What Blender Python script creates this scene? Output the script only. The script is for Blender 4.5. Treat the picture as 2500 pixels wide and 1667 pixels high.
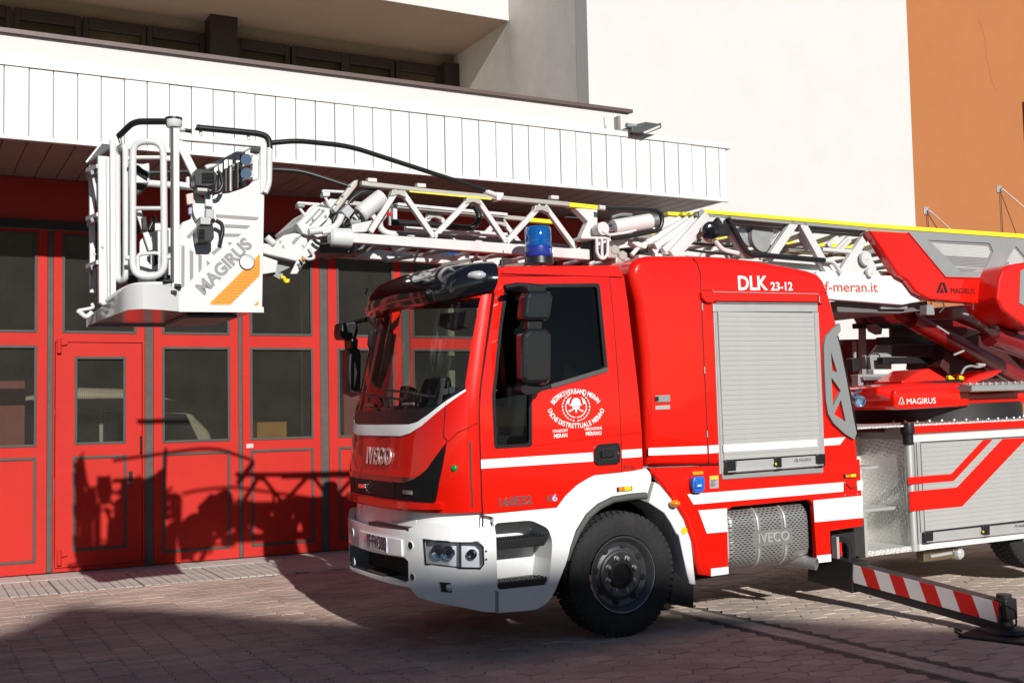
import bpy, bmesh, math, random
import numpy as np
from mathutils import Vector, Matrix
for o in list(bpy.data.objects): bpy.data.objects.remove(o, do_unlink=True)
scn = bpy.context.scene
COL = scn.collection
R = math.radians
# ------------------------------------------------------------------ camera
YAW, PIT, ROL, FPX, CAMH = 0.49423, 0.06204, -0.02061, 2763.28, 1.88
def _cam():
    cy, sy = math.cos(YAW), math.sin(YAW)
    fw = np.array([sy*math.cos(PIT), cy*math.cos(PIT), math.sin(PIT)])
    r = np.array([cy, -sy, 0.]); u = np.cross(r, fw)
    return np.array([r*math.cos(ROL)+u*math.sin(ROL), -(-r*math.sin(ROL)+u*math.cos(ROL)), fw])
CM = _cam(); CO = np.array([0., 0., CAMH])
cd = bpy.data.cameras.new('camera'); cam = bpy.data.objects.new('camera', cd); COL.objects.link(cam)
cam.matrix_world = Matrix(((CM[0][0], -CM[1][0], -CM[2][0], 0), (CM[0][1], -CM[1][1], -CM[2][1], 0),
                           (CM[0][2], -CM[1][2], -CM[2][2], CAMH), (0, 0, 0, 1)))
cd.sensor_width = 36; cd.sensor_fit = 'HORIZONTAL'; cd.lens = FPX/2500*36; cd.clip_end = 2000; cd.clip_start = .05
scn.camera = cam
# ------------------------------------------------------------------ sky and sun
SUN_EL, SUN_AZ = R(25.3), R(6.2)          # light travels towards +Y and a little +X
w = bpy.data.worlds.new('World'); scn.world = w; w.use_nodes = True
nt = w.node_tree; bgn = nt.nodes['Background']
sk = nt.nodes.new('ShaderNodeTexSky'); sk.sky_type = 'NISHITA'; sk.sun_disc = False
sk.sun_elevation = SUN_EL; sk.sun_rotation = R(180)+SUN_AZ
sk.air_density = .9; sk.dust_density = .15; sk.ozone_density = 1.0; sk.altitude = 320
nt.links.new(sk.outputs[0], bgn.inputs[0]); bgn.inputs[1].default_value = 0.05
sd = bpy.data.lights.new('sun', 'SUN'); sd.energy = 5.0; sd.angle = R(0.53); sd.color = (1, .965, .915)
so = bpy.data.objects.new('sun', sd); COL.objects.link(so)
LD = Vector((math.sin(SUN_AZ)*math.cos(SUN_EL), math.cos(SUN_AZ)*math.cos(SUN_EL), -math.sin(SUN_EL)))
so.rotation_euler = LD.to_track_quat('-Z', 'Y').to_euler(); so.location = (-3, -20, 15)
vs = scn.view_settings; vs.view_transform = 'Standard'; vs.look = 'None'; vs.exposure = 0.1; vs.gamma = 1
scn.render.resolution_x = 1024; scn.render.resolution_y = 682
# ------------------------------------------------------------------ pixel -> place
def ray(u, v): return CM.T @ np.array([(u-1250)/FPX, (v-833.5)/FPX, 1.])
def onz(u, v, z): d = ray(u, v); return CO+d*((z-CAMH)/d[2])
def ony(u, v, y): d = ray(u, v); return CO+d*(y/d[1])
def onx(u, v, x): d = ray(u, v); return CO+d*(x/d[0])
TYAW, TPIT = -0.0113, -0.0130
_c, _s, _e, _g = math.cos(TYAW), math.sin(TYAW), math.cos(TPIT), math.sin(TPIT)
TM = np.array([[_c, -_s, 0], [_s, _c, 0], [0, 0, 1]]) @ np.array([[_e, 0, _g], [0, 1, 0], [-_g, 0, _e]])
TO = onz(1518, 1556, 0.)
TC = TM.T @ (CO-TO)                        # camera seen from the truck
def tproj(p):
    c = CM @ (TO + TM @ np.asarray(p, float) - CO); return np.array([FPX*c[0]/c[2]+1250, FPX*c[1]/c[2]+833.5])
def ty(u, v, y): d = TM.T @ ray(u, v); return TC+d*((y-TC[1])/d[1])
def tx(u, v, x): d = TM.T @ ray(u, v); return TC+d*((x-TC[0])/d[0])
def tz(u, v, z): d = TM.T @ ray(u, v); return TC+d*((z-TC[2])/d[2])
def cr(ox, oy, s): return lambda x, y: (ox+x/s, oy+y/s)
cA = cr(170, 260, 2.8); cB = cr(640, 400, 3.92); cC = cr(1200, 480, 3.92); cD = cr(800, 600, 2.614); cE = cr(800, 1050, 3.1367)
cF = cr(1150, 620, 2.614); cG = cr(1350, 1100, 2.94); cH = cr(1500, 600, 2.614); cI = cr(1980, 480, 2.75); cJ = cr(2000, 980, 2.53)
cK = cr(0, 0, 1.809); cL = cr(1200, 0, 1.809); cM_ = cr(0, 500, 2.735); cN = cr(0, 950, 2.187); cQ = cr(200, 270, 5.407)
cR = cr(420, 380, 6.031); cS = cr(640, 420, 5.6); cU = cr(1640, 500, 4.704); cV = cr(2020, 740, 4.9); c5 = cr(1140, 1000, 5.227)
c6 = cr(2200, 1000, 4.48); c7 = cr(1640, 660, 3.135); c2 = cr(1480, 230, 4.7525); c1 = cr(0, 40, 3.92); c0 = cr(0, 0, 1.)
def P(c, pts, y): return [ty(*c(a, b), y) for a, b in pts]                 # traced points on a truck plane y
def XZ(c, pts, y=0.): return [(p[0], p[2]) for p in P(c, pts, y)]
# ------------------------------------------------------------------ materials
MATS = {}
def mat(name, col, rough=.5, metal=0., coat=0., var=0., vscale=6., bump=0., bscale=80., spec=.5, emit=None, trans=None, alpha=None, dirt=0., dirtcol=(.12, .1, .08)):
    if name in MATS: return MATS[name]
    m = bpy.data.materials.new(name); m.use_nodes = True; t = m.node_tree; n = t.nodes; b = n['Principled BSDF']
    b.inputs['Base Color'].default_value = (*col, 1); b.inputs['Roughness'].default_value = rough
    b.inputs['Metallic'].default_value = metal; b.inputs['Coat Weight'].default_value = coat; b.inputs['Coat Roughness'].default_value = .04
    b.inputs['Specular IOR Level'].default_value = spec
    if var or bump or dirt: tc = n.new('ShaderNodeTexCoord')
    if var or dirt:
        src = None
        if var:
            nz = n.new('ShaderNodeTexNoise'); nz.inputs['Scale'].default_value = vscale; nz.inputs['Detail'].default_value = 6; nz.inputs['Roughness'].default_value = .65
            t.links.new(tc.outputs['Object'], nz.inputs['Vector'])
            mr = n.new('ShaderNodeMapRange'); mr.inputs[1].default_value = .25; mr.inputs[2].default_value = .75
            mr.inputs[3].default_value = 1-var; mr.inputs[4].default_value = 1+var
            t.links.new(nz.outputs[0], mr.inputs[0])
            mx = n.new('ShaderNodeVectorMath'); mx.operation = 'SCALE'; mx.inputs[0].default_value = col
            t.links.new(mr.outputs[0], mx.inputs['Scale']); src = mx.outputs[0]
        if dirt:
            d1 = n.new('ShaderNodeTexNoise'); d1.inputs['Scale'].default_value = vscale*.35; d1.inputs['Detail'].default_value = 9; d1.inputs['Roughness'].default_value = .75
            mp = n.new('ShaderNodeMapping'); mp.inputs['Scale'].default_value = (1, 1, .35); mp.inputs['Location'].default_value = (3.1, 7.7, 1.3)
            t.links.new(tc.outputs['Object'], mp.inputs[0]); t.links.new(mp.outputs[0], d1.inputs['Vector'])
            r2 = n.new('ShaderNodeMapRange'); r2.inputs[1].default_value = .52; r2.inputs[2].default_value = .75; r2.inputs[3].default_value = 0; r2.inputs[4].default_value = dirt
            t.links.new(d1.outputs[0], r2.inputs[0])
            m2 = n.new('ShaderNodeMix'); m2.data_type = 'RGBA'; m2.inputs[7].default_value = (*dirtcol, 1); m2.inputs[6].default_value = (*col, 1)
            if src: t.links.new(src, m2.inputs[6])
            t.links.new(r2.outputs[0], m2.inputs[0]); src = m2.outputs[2]
        t.links.new(src, b.inputs['Base Color'])
        rn = n.new('ShaderNodeMapRange'); rn.inputs[3].default_value = max(.02, rough-.06); rn.inputs[4].default_value = min(1, rough+.08)
        nz2 = n.new('ShaderNodeTexNoise'); nz2.inputs['Scale'].default_value = vscale*2.3; t.links.new(tc.outputs['Object'], nz2.inputs['Vector'])
        t.links.new(nz2.outputs[0], rn.inputs[0]); t.links.new(rn.outputs[0], b.inputs['Roughness'])
    if bump:
        nb = n.new('ShaderNodeTexNoise'); nb.inputs['Scale'].default_value = bscale; nb.inputs['Detail'].default_value = 4
        t.links.new(tc.outputs['Object'], nb.inputs['Vector'])
        bp = n.new('ShaderNodeBump'); bp.inputs['Strength'].default_value = bump; bp.inputs['Distance'].default_value = .02
        t.links.new(nb.outputs[0], bp.inputs['Height']); t.links.new(bp.outputs[0], b.inputs['Normal'])
    if emit: b.inputs['Emission Color'].default_value = (*emit, 1)
    if trans is not None: b.inputs['Transmission Weight'].default_value = trans
    MATS[name] = m; return m
def glassmat(name, tint, rough=.02, refl=1., grid=0., wave=0.):
    m = bpy.data.materials.new(name); m.use_nodes = True; t = m.node_tree; n = t.nodes; n.remove(n['Principled BSDF']); out = n['Material Output']
    tr = n.new('ShaderNodeBsdfTransparent'); tr.inputs[0].default_value = (*tint, 1)
    gl = n.new('ShaderNodeBsdfGlossy'); gl.inputs['Roughness'].default_value = rough
    fr = n.new('ShaderNodeFresnel'); fr.inputs[0].default_value = 1.5
    mu = n.new('ShaderNodeMath'); mu.operation = 'MULTIPLY'; mu.inputs[1].default_value = refl; t.links.new(fr.outputs[0], mu.inputs[0])
    mx = n.new('ShaderNodeMixShader'); t.links.new(mu.outputs[0], mx.inputs[0]); t.links.new(tr.outputs[0], mx.inputs[1]); t.links.new(gl.outputs[0], mx.inputs[2])
    last = mx
    tc = n.new('ShaderNodeTexCoord')
    if wave:
        nz = n.new('ShaderNodeTexNoise'); nz.inputs['Scale'].default_value = 3; t.links.new(tc.outputs['Object'], nz.inputs['Vector'])
        bp = n.new('ShaderNodeBump'); bp.inputs['Strength'].default_value = wave; bp.inputs['Distance'].default_value = .05
        t.links.new(nz.outputs[0], bp.inputs['Height']); t.links.new(bp.outputs[0], gl.inputs['Normal'])
    if grid:   # wire mesh cast into the glass, plus dust
        mp = n.new('ShaderNodeMapping'); mp.inputs['Rotation'].default_value = (R(90), 0, 0); t.links.new(tc.outputs['Object'], mp.inputs[0])
        br = n.new('ShaderNodeTexBrick'); br.offset = 0; br.inputs['Scale'].default_value = 1
        br.inputs['Brick Width'].default_value = grid; br.inputs['Row Height'].default_value = grid; br.inputs['Mortar Size'].default_value = grid*.09; br.inputs['Mortar Smooth'].default_value = 0
        t.links.new(mp.outputs[0], br.inputs['Vector'])
        df = n.new('ShaderNodeBsdfDiffuse'); df.inputs[0].default_value = (.055, .052, .045, 1)
        nz = n.new('ShaderNodeTexNoise'); nz.inputs['Scale'].default_value = 2.5; nz.inputs['Detail'].default_value = 8; t.links.new(tc.outputs['Object'], nz.inputs['Vector'])
        du = n.new('ShaderNodeMapRange'); du.inputs[1].default_value = .35; du.inputs[2].default_value = .8; du.inputs[3].default_value = .12; du.inputs[4].default_value = .4; t.links.new(nz.outputs[0], du.inputs[0])
        hf = n.new('ShaderNodeMath'); hf.operation = 'MULTIPLY'; hf.inputs[1].default_value = .75; t.links.new(br.outputs['Fac'], hf.inputs[0]); mxx = n.new('ShaderNodeMath'); mxx.operation = 'MAXIMUM'; t.links.new(hf.outputs[0], mxx.inputs[0]); t.links.new(du.outputs[0], mxx.inputs[1])
        m2 = n.new('ShaderNodeMixShader'); t.links.new(mxx.outputs[0], m2.inputs[0]); t.links.new(mx.outputs[0], m2.inputs[1]); t.links.new(df.outputs[0], m2.inputs[2]); last = m2
    t.links.new(last.outputs[0], out.inputs[0]); MATS[name] = m; return m
RED = mat('fire_red_paint', (.68, .0075, .0015), .3, coat=.95, spec=.2, var=.06, vscale=1.4, dirt=.1, dirtcol=(.4, .02, .01))
DRED = mat('shade_deepened_red_paint', (.2, .005, .005), .35, coat=.8, var=.08)  # dark red, deepened further to stand in for shade round the lift gear
WHT = mat('white_vehicle_paint', (.8, .8, .79), .35, coat=.8, var=.03)
STR = mat('white_reflective_tape', (.86, .86, .85), .45, var=.02, vscale=20)
LAD = mat('white_ladder_paint', (.6, .6, .59), .38, coat=.3, var=.05, vscale=5, dirt=.5, dirtcol=(.34, .33, .31))
GRYM = mat('grey_painted_metal', (.26, .27, .27), .45, var=.08)
LOGO = mat('grey_print', (.24, .235, .23), .5, var=.05)
ORG = mat('orange_reflective_tape', (.85, .27, .005), .5, var=.06, vscale=40)
YEL = mat('yellow_reflective_rail', (.84, .74, .02), .5, var=.05, vscale=20)
BLK = mat('black_plastic', (.012, .012, .013), .34, var=.2, vscale=10)
BLKG = mat('gloss_black_plastic', (.006, .006, .009), .1, coat=1., var=.1)
RUB = mat('tyre_rubber', (.014, .014, .015), .82, var=.35, vscale=12, bump=.5, bscale=60, dirt=.5, dirtcol=(.05, .045, .04))
RUBS = mat('grey_rubber_seal', (.075, .075, .07), .7, var=.15)
CHR = mat('chrome', (.8, .8, .8), .07, metal=1.)
ALU = mat('brushed_aluminium', (.58, .575, .56), .42, metal=.55, var=.05, vscale=3)
ALUD = mat('dull_steel', (.3, .3, .3), .5, metal=.8, var=.15)
SLAT = mat('shutter_aluminium', (.46, .455, .44), .5, metal=.25, var=.03, vscale=4)
RIM = mat('grey_wheel_paint', (.055, .058, .062), .4, metal=.3, coat=.3, var=.1)
DARK = mat('dark_underbody', (.01, .01, .01), .8, var=.3)
NAVY = mat('dark_interior_cloth', (.012, .013, .017), .9, var=.2)
PLAST = mat('dashboard_plastic', (.03, .03, .032), .6, var=.15)
BLUE = mat('blue_plastic', (.01, .13, .55), .35, coat=.4)
BLUED = mat('dark_blue_plastic', (.01, .025, .25), .3, coat=.5)
AMB = mat('amber_lens', (.8, .22, .0), .2, coat=1.)
YLW = mat('yellow_plastic', (.75, .55, .01), .4, coat=.3)
GRN = mat('green_lens', (.0, .22, .04), .3, coat=.6)
LENSW = mat('clear_lens', (.7, .72, .74), .1, coat=1., metal=.4)
GLS = glassmat('tinted_cab_glass', (.8, .85, .83), refl=.9)
GLSD = glassmat('dark_side_glass', (.55, .58, .57), refl=.8)
LENS = glassmat('headlamp_lens', (.95, .96, .98), refl=.6)
WIRE = glassmat('wired_door_glass', (.72, .71, .64), rough=.15, refl=.3, grid=.022)
BLUEL = None
def bluelens():
    m = bpy.data.materials.new('blue_beacon_lens'); m.use_nodes = True; b = m.node_tree.nodes['Principled BSDF']
    b.inputs['Base Color'].default_value = (.01, .25, .75, 1); b.inputs['Transmission Weight'].default_value = .75; b.inputs['Roughness'].default_value = .08; b.inputs['Coat Weight'].default_value = 1
    return m
BLUEL = bluelens()
# ------------------------------------------------------------------ mesh helpers
def link(name, me, m, parent=None, smooth=False):
    o = bpy.data.objects.new(name, me); COL.objects.link(o)
    if m is not None and not me.materials: me.materials.append(m)
    if parent is not None: o.parent = parent
    if smooth:
        for p in me.polygons: p.use_smooth = True
    return o
def mk(name, v, f, m, parent=None, smooth=False, auto=None):
    me = bpy.data.meshes.new(name); me.from_pydata([tuple(map(float, q)) for q in v], [], f); me.update()
    bm = bmesh.new(); bm.from_mesh(me); bmesh.ops.recalc_face_normals(bm, faces=bm.faces); bm.to_mesh(me); bm.free()
    o = link(name, me, m, parent, smooth)
    if auto: autosmooth(me, auto)
    return o
def autosmooth(me, ang=40):
    for p in me.polygons: p.use_smooth = True
    bm = bmesh.new(); bm.from_mesh(me)
    for e in bm.edges:
        if len(e.link_faces) == 2 and e.calc_face_angle(0) > R(ang): e.smooth = False
    bm.to_mesh(me); bm.free()
def bevel(o, wd, seg=2, ang=40):
    b = o.modifiers.new('bevel', 'BEVEL'); b.width = wd; b.segments = seg; b.limit_method = 'ANGLE'; b.angle_limit = R(ang)
    return o
class MB:
    def __init__(s): s.v = []; s.f = []
    def add(s, v, f):
        n = len(s.v); s.v += [tuple(map(float, q)) for q in v]; s.f += [tuple(i+n for i in g) for g in f]; return s
    def box(s, a, b):
        (x0, y0, z0), (x1, y1, z1) = a, b
        return s.add([(x0, y0, z0), (x1, y0, z0), (x1, y1, z0), (x0, y1, z0), (x0, y0, z1), (x1, y0, z1), (x1, y1, z1), (x0, y1, z1)],
                     [(0, 3, 2, 1), (4, 5, 6, 7), (0, 1, 5, 4), (1, 2, 6, 5), (2, 3, 7, 6), (3, 0, 4, 7)])
    def bar(s, p, q, wd, ht, up=(0, 1, 0)):      # rectangular bar: wd along 'up', ht across
        p = np.asarray(p, float); q = np.asarray(q, float); d = q-p; d /= np.linalg.norm(d); u = np.asarray(up, float); u = u-d*(u@d); u /= np.linalg.norm(u); t = np.cross(d, u)
        c = [u*a*wd/2+t*b*ht/2 for a, b in ((-1, -1), (1, -1), (1, 1), (-1, 1))]
        return s.add([p+k for k in c]+[q+k for k in c], [(0, 1, 2, 3), (7, 6, 5, 4), (0, 4, 5, 1), (1, 5, 6, 2), (2, 6, 7, 3), (3, 7, 4, 0)])
    def tube(s, pts, r, n=8, closed=False, fil=0.):
        pts = [np.asarray(p, float) for p in pts]
        if fil: pts = fillet(pts, fil, closed)
        m = len(pts); rr = r if isinstance(r, (list, tuple)) else [r]*m
        tg = []
        for i in range(m):
            a = pts[i-1] if (i > 0 or closed) else pts[i]; b = pts[(i+1) % m] if (i < m-1 or closed) else pts[i]
            d = b-a; tg.append(d/np.linalg.norm(d))
        ref = np.array([0, 0, 1.]) if abs(tg[0][2]) < .9 else np.array([1., 0, 0])
        u = np.cross(tg[0], ref); u /= np.linalg.norm(u); V = []
        for i in range(m):
            u = u-tg[i]*(u@tg[i]); u /= np.linalg.norm(u); t = np.cross(tg[i], u)
            for k in range(n): a = 2*math.pi*k/n; V.append(pts[i]+(u*math.cos(a)+t*math.sin(a))*rr[i])
        F = []
        for i in range(m if closed else m-1):
            for k in range(n): j = (i+1) % m; F.append((i*n+k, i*n+(k+1) % n, j*n+(k+1) % n, j*n+k))
        if not closed: F += [tuple(range(n-1, -1, -1)), tuple((m-1)*n+k for k in range(n))]
        return s.add(V, F)
    def lathe(s, prof, c, ax, n=24, caps=True):             # prof: (along axis, radius)
        ax = np.asarray(ax, float); ax /= np.linalg.norm(ax); ref = np.array([0, 0, 1.]) if abs(ax[2]) < .9 else np.array([1., 0, 0])
        u = np.cross(ax, ref); u /= np.linalg.norm(u); t = np.cross(ax, u); V = []; F = []; c = np.asarray(c, float)
        for a, r in prof:
            for k in range(n): w_ = 2*math.pi*k/n; V.append(c+ax*a+(u*math.cos(w_)+t*math.sin(w_))*r)
        for i in range(len(prof)-1):
            for k in range(n): F.append((i*n+k, i*n+(k+1) % n, (i+1)*n+(k+1) % n, (i+1)*n+k))
        if caps and prof[0][1] > 1e-4: F.append(tuple(range(n-1, -1, -1)))
        if caps and prof[-1][1] > 1e-4: F.append(tuple((len(prof)-1)*n+k for k in range(n)))
        return s.add(V, F)
    def prism(s, xz, y0, y1):
        n = len(xz); return s.add([(a, y0, b) for a, b in xz]+[(a, y1, b) for a, b in xz], [tuple(range(n)), tuple(range(2*n-1, n-1, -1))]+[(i, (i+1) % n, n+(i+1) % n, n+i) for i in range(n)])
    def build(s, name, m, parent=None, smooth=None):
        return mk(name, s.v, s.f, m, parent, auto=smooth)
def fillet(pts, r, closed=False, seg=5):
    out = []; n = len(pts)
    for i in range(n):
        if not closed and i in (0, n-1): out.append(pts[i]); continue
        a, b, c = pts[i-1], pts[i], pts[(i+1) % n]; d1 = a-b; d2 = c-b; l1 = np.linalg.norm(d1); l2 = np.linalg.norm(d2)
        k = min(r, l1*.45, l2*.45); p = b+d1/l1*k; q = b+d2/l2*k
        for j in range(seg+1): t = j/seg; out.append((1-t)**2*p+2*t*(1-t)*b+t*t*q)
    return out
def fil2(pts, r, seg=4): return [(q[0], q[1]) for q in fillet([np.array(p, float) for p in pts], r, True, seg)]
def tris(outer, holes=()):
    bm = bmesh.new(); es = []
    for lp in [outer]+list(holes):
        vs_ = [bm.verts.new((a, b, 0)) for a, b in lp]
        for i in range(len(vs_)): es.append(bm.edges.new((vs_[i], vs_[(i+1) % len(vs_)])))
    bmesh.ops.triangle_fill(bm, use_beauty=True, use_dissolve=False, edges=es, normal=(0, 0, 1))
    return bm
def patch(name, outer, fn, m, parent, off=0., th=.01, step=(0, 0), holes=(), smooth=None, uv2=None):
    """outline (a,b) laid on surface fn(a,b,off): top at off, back at off-th"""
    bm = tris(outer, holes)
    for ax in (0, 1):
        if step[ax]:
            lo = min(q[ax] for q in outer); hi = max(q[ax] for q in outer); k = int((hi-lo)/step[ax])
            for i in range(1, k+1):
                co = [0, 0, 0]; co[ax] = lo+(hi-lo)*i/(k+1); no = [0, 0, 0]; no[ax] = 1
                bmesh.ops.bisect_plane(bm, geom=bm.verts[:]+bm.edges[:]+bm.faces[:], plane_co=co, plane_no=no, dist=1e-5)
    bmesh.ops.remove_doubles(bm, verts=bm.verts, dist=1e-5)
    bm.verts.ensure_lookup_table(); bm.verts.index_update()
    top = [v.co.copy() for v in bm.verts]; nv = len(top)
    F = [tuple(v.index for v in f.verts) for f in bm.faces]; B = [(e.verts[0].index, e.verts[1].index) for e in bm.edges if len(e.link_faces) == 1]
    bm.free()
    V = [fn(c[0], c[1], off) for c in top]
    if th: V += [fn(c[0], c[1], off-th) for c in top]; F = F+[tuple(i+nv for i in reversed(f)) for f in F]+[(a, b, b+nv, a+nv) for a, b in B]
    return mk(name, V, F, m, parent, auto=smooth)
def surfinv(fn, u, v, dom, n=64):
    a0, a1, b0, b1 = dom; best = None
    key = (id(fn), dom)
    if key not in _G:
        _G[key] = [(tproj(fn(a0+(a1-a0)*i/n, b0+(b1-b0)*j/n, 0)), a0+(a1-a0)*i/n, b0+(b1-b0)*j/n, fn(a0+(a1-a0)*i/n, b0+(b1-b0)*j/n, 0)) for i in range(n+1) for j in range(n+1)]
    cand = [q for q in _G[key] if abs(q[0][0]-u) < 14 and abs(q[0][1]-v) < 14]
    if cand:
        dm = min(np.linalg.norm(np.asarray(q[3])-TC) for q in cand); cand = [q for q in cand if np.linalg.norm(np.asarray(q[3])-TC) < dm+.22]
    g = min(cand or _G[key], key=lambda q: (q[0][0]-u)**2+(q[0][1]-v)**2)
    a, b = g[1], g[2]
    for _ in range(12):
        p = tproj(fn(a, b, 0)); e = np.array([u, v])-p
        if abs(e).max() < .05: break
        h = 1e-4; J = np.array([(tproj(fn(a+h, b, 0))-p)/h, (tproj(fn(a, b+h, 0))-p)/h]).T
        try: d = np.linalg.solve(J, e)
        except Exception: break
        k = min(1, .15/(abs(d).max()+1e-9)); a += d[0]*k; b += d[1]*k
        a = min(max(a, a0), a1); b = min(max(b, b0), b1)
    return a, b
_G = {}
def text(name, s, m, parent, fn, size=1., off=.003, th=.002, bold=0., align='CENTER', step=(0, 0)):
    """flat lettering laid on fn(a,b,off); size = cap height in fn units"""
    cu = bpy.data.curves.new(name, 'FONT'); cu.body = s; cu.size = size*1.43; cu.align_x = align; cu.align_y = 'CENTER'; cu.offset = bold*size; cu.resolution_u = 3
    ob = bpy.data.objects.new(name, cu); COL.objects.link(ob)
    dg = bpy.context.evaluated_depsgraph_get(); me = bpy.data.meshes.new_from_object(ob.evaluated_get(dg)); bpy.data.objects.remove(ob); bpy.data.curves.remove(cu)
    bm = bmesh.new(); bm.from_mesh(me); bmesh.ops.triangulate(bm, faces=bm.faces)
    bmesh.ops.remove_doubles(bm, verts=bm.verts, dist=1e-6); bm.verts.index_update()
    top = [v.co.copy() for v in bm.verts]; nv = len(top); F = [tuple(v.index for v in f.verts) for f in bm.faces]
    B = [(e.verts[0].index, e.verts[1].index) for e in bm.edges if len(e.link_faces) == 1]; bm.free(); bpy.data.meshes.remove(me)
    V = [fn(c[0], c[1], off) for c in top]+[fn(c[0], c[1], off-th) for c in top]
    return mk(name, V, F+[tuple(i+nv for i in reversed(f)) for f in F]+[(a, b, b+nv, a+nv) for a, b in B], m, parent)
def copytree(o, parent=None, loc=None, **props):
    c = o.copy(); COL.objects.link(c); c.parent = parent if parent is not None else o.parent
    if loc is not None: c.location = loc
    for k, v in props.items(): c[k] = v
    for ch in list(o.children):
        if ch is not c: copytree(ch, c)
    return c
def empty(name, loc=(0, 0, 0), parent=None):
    o = bpy.data.objects.new(name, None); COL.objects.link(o); o.location = loc; o.empty_display_size = .2
    if parent is not None: o.parent = parent
    return o
def tag(o, label=None, cat=None, group=None, kind=None):
    if label: o['label'] = label
    if cat: o['category'] = cat
    if group: o['group'] = group
    if kind: o['kind'] = kind
    return o
random.seed(7)
# =================================================================== GROUND
def pavermat(name, cols, dirt=(.2, .165, .15)):
    m = bpy.data.materials.new(name); m.use_nodes = True; t = m.node_tree; n = t.nodes; b = n['Principled BSDF']; b.inputs['Roughness'].default_value = .85; b.inputs['Specular IOR Level'].default_value = .3
    g = n.new('ShaderNodeNewGeometry'); oi = n.new('ShaderNodeObjectInfo'); ad = n.new('ShaderNodeMath'); ad.operation = 'ADD'; fr = n.new('ShaderNodeMath'); fr.operation = 'FRACT'
    t.links.new(g.outputs['Random Per Island'], ad.inputs[0]); t.links.new(oi.outputs['Random'], ad.inputs[1]); t.links.new(ad.outputs[0], fr.inputs[0])
    rp = n.new('ShaderNodeValToRGB'); rp.color_ramp.elements[0].color = (*cols[0], 1); rp.color_ramp.elements[1].color = (*cols[1], 1)
    e = rp.color_ramp.elements.new(.5); e.color = (*cols[2], 1); t.links.new(fr.outputs[0], rp.inputs[0])
    tc = n.new('ShaderNodeNewGeometry')
    nz = n.new('ShaderNodeTexNoise'); nz.inputs['Scale'].default_value = .8; nz.inputs['Detail'].default_value = 10; nz.inputs['Roughness'].default_value = .7; t.links.new(tc.outputs['Position'], nz.inputs['Vector'])
    mr = n.new('ShaderNodeMapRange'); mr.inputs[1].default_value = .42; mr.inputs[2].default_value = .72; mr.inputs[4].default_value = .75; t.links.new(nz.outputs[0], mr.inputs[0])
    mx = n.new('ShaderNodeMix'); mx.data_type = 'RGBA'; mx.inputs[7].default_value = (*dirt, 1); t.links.new(mr.outputs[0], mx.inputs[0]); t.links.new(rp.outputs[0], mx.inputs[6])
    n3 = n.new('ShaderNodeTexNoise'); n3.inputs['Scale'].default_value = 160; n3.inputs['Detail'].default_value = 3; t.links.new(tc.outputs['Position'], n3.inputs['Vector'])
    m3 = n.new('ShaderNodeMapRange'); m3.inputs[3].default_value = .65; m3.inputs[4].default_value = 1.35; t.links.new(n3.outputs[0], m3.inputs[0])
    sc = n.new('ShaderNodeVectorMath'); sc.operation = 'SCALE'; t.links.new(mx.outputs[2], sc.inputs[0]); t.links.new(m3.outputs[0], sc.inputs['Scale']); t.links.new(sc.outputs[0], b.inputs['Base Color'])
    bp = n.new('ShaderNodeBump'); bp.inputs['Strength'].default_value = .35; bp.inputs['Distance'].default_value = .004; t.links.new(n3.outputs[0], bp.inputs['Height']); t.links.new(bp.outputs[0], b.inputs['Normal'])
    return m
PAVR = pavermat('red_concrete_paver', ((.46, .335, .275), (.56, .43, .365), (.5, .375, .32)))
PAVG = pavermat('sandy_concrete_paver', ((.52, .43, .355), (.6, .505, .42), (.56, .46, .39)))
SAND = mat('joint_sand', (.13, .105, .09), .95, var=.4, vscale=8, bump=.4, bscale=200)
CONC = mat('grooved_concrete', (.47, .435, .395), .85, var=.16, vscale=3, bump=.2, bscale=120, dirt=.5, dirtcol=(.17, .15, .13))
g = mk('ground', [(-150, -150, -.014), (150, -150, -.014), (150, 150, -.014), (-150, 150, -.014)], [(0, 1, 2, 3)], SAND); tag(g, kind='structure')
pav = mk('pavement', [(-4, 2, -.01), (14, 2, -.01), (14, 13.42, -.01), (-4, 13.42, -.01)], [(0, 1, 2, 3)], SAND); tag(pav, kind='structure')
XB = 6.53
def pieceverts(out, h=.022, be=.004):
    n = len(out); cx = sum(p[0] for p in out)/n; cy = sum(p[1] for p in out)/n
    ins = []
    for x, y in out:
        l = math.hypot(x-cx, y-cy); k = (l-be*1.4)/l; ins.append((cx+(x-cx)*k, cy+(y-cy)*k))
    V = [(x, y, -h) for x, y in out]+[(x, y, -be) for x, y in out]+[(x, y, 0) for x, y in ins]
    F = [tuple(2*n+i for i in range(n))]+[(i, (i+1) % n, n+(i+1) % n, n+i) for i in range(n)]+[(n+i, n+(i+1) % n, 2*n+(i+1) % n, 2*n+i) for i in range(n)]
    return V, F
def wavy(L, W, a=.02, gap=.003):     # interlocking paver: wavy long sides, wavy ends
    L -= gap; W -= gap; o = []
    for i in range(5): x = -L/2+L*i/4; o.append((x, -W/2+(a if i % 2 else -a)*.8))
    for j in range(1, 2): o.append((L/2+a, 0))
    for i in range(4, -1, -1): x = -L/2+L*i/4; o.append((x, W/2+(a if i % 2 else -a)*.8))
    o.append((-L/2+a, 0)); return o
def hexa(L, W, f=.075, gap=.005):
    L -= gap; W -= gap; return [(-L/2, .004), (-f, -W/2), (0, -W/2+.006), (f, -W/2), (L/2, -.004), (f, W/2), (0, W/2+.006-.006), (-f, W/2)]
SPOTS = []
vw, fw_ = pieceverts(wavy(.235, .118)); vh, fh = pieceverts(hexa(.27, .2)); ve, fe = pieceverts([(-.05, -.098), (.05, -.098), (.05, .098), (-.05, .098)])
XL = 3.42
r = 0; y = 3.4
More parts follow.
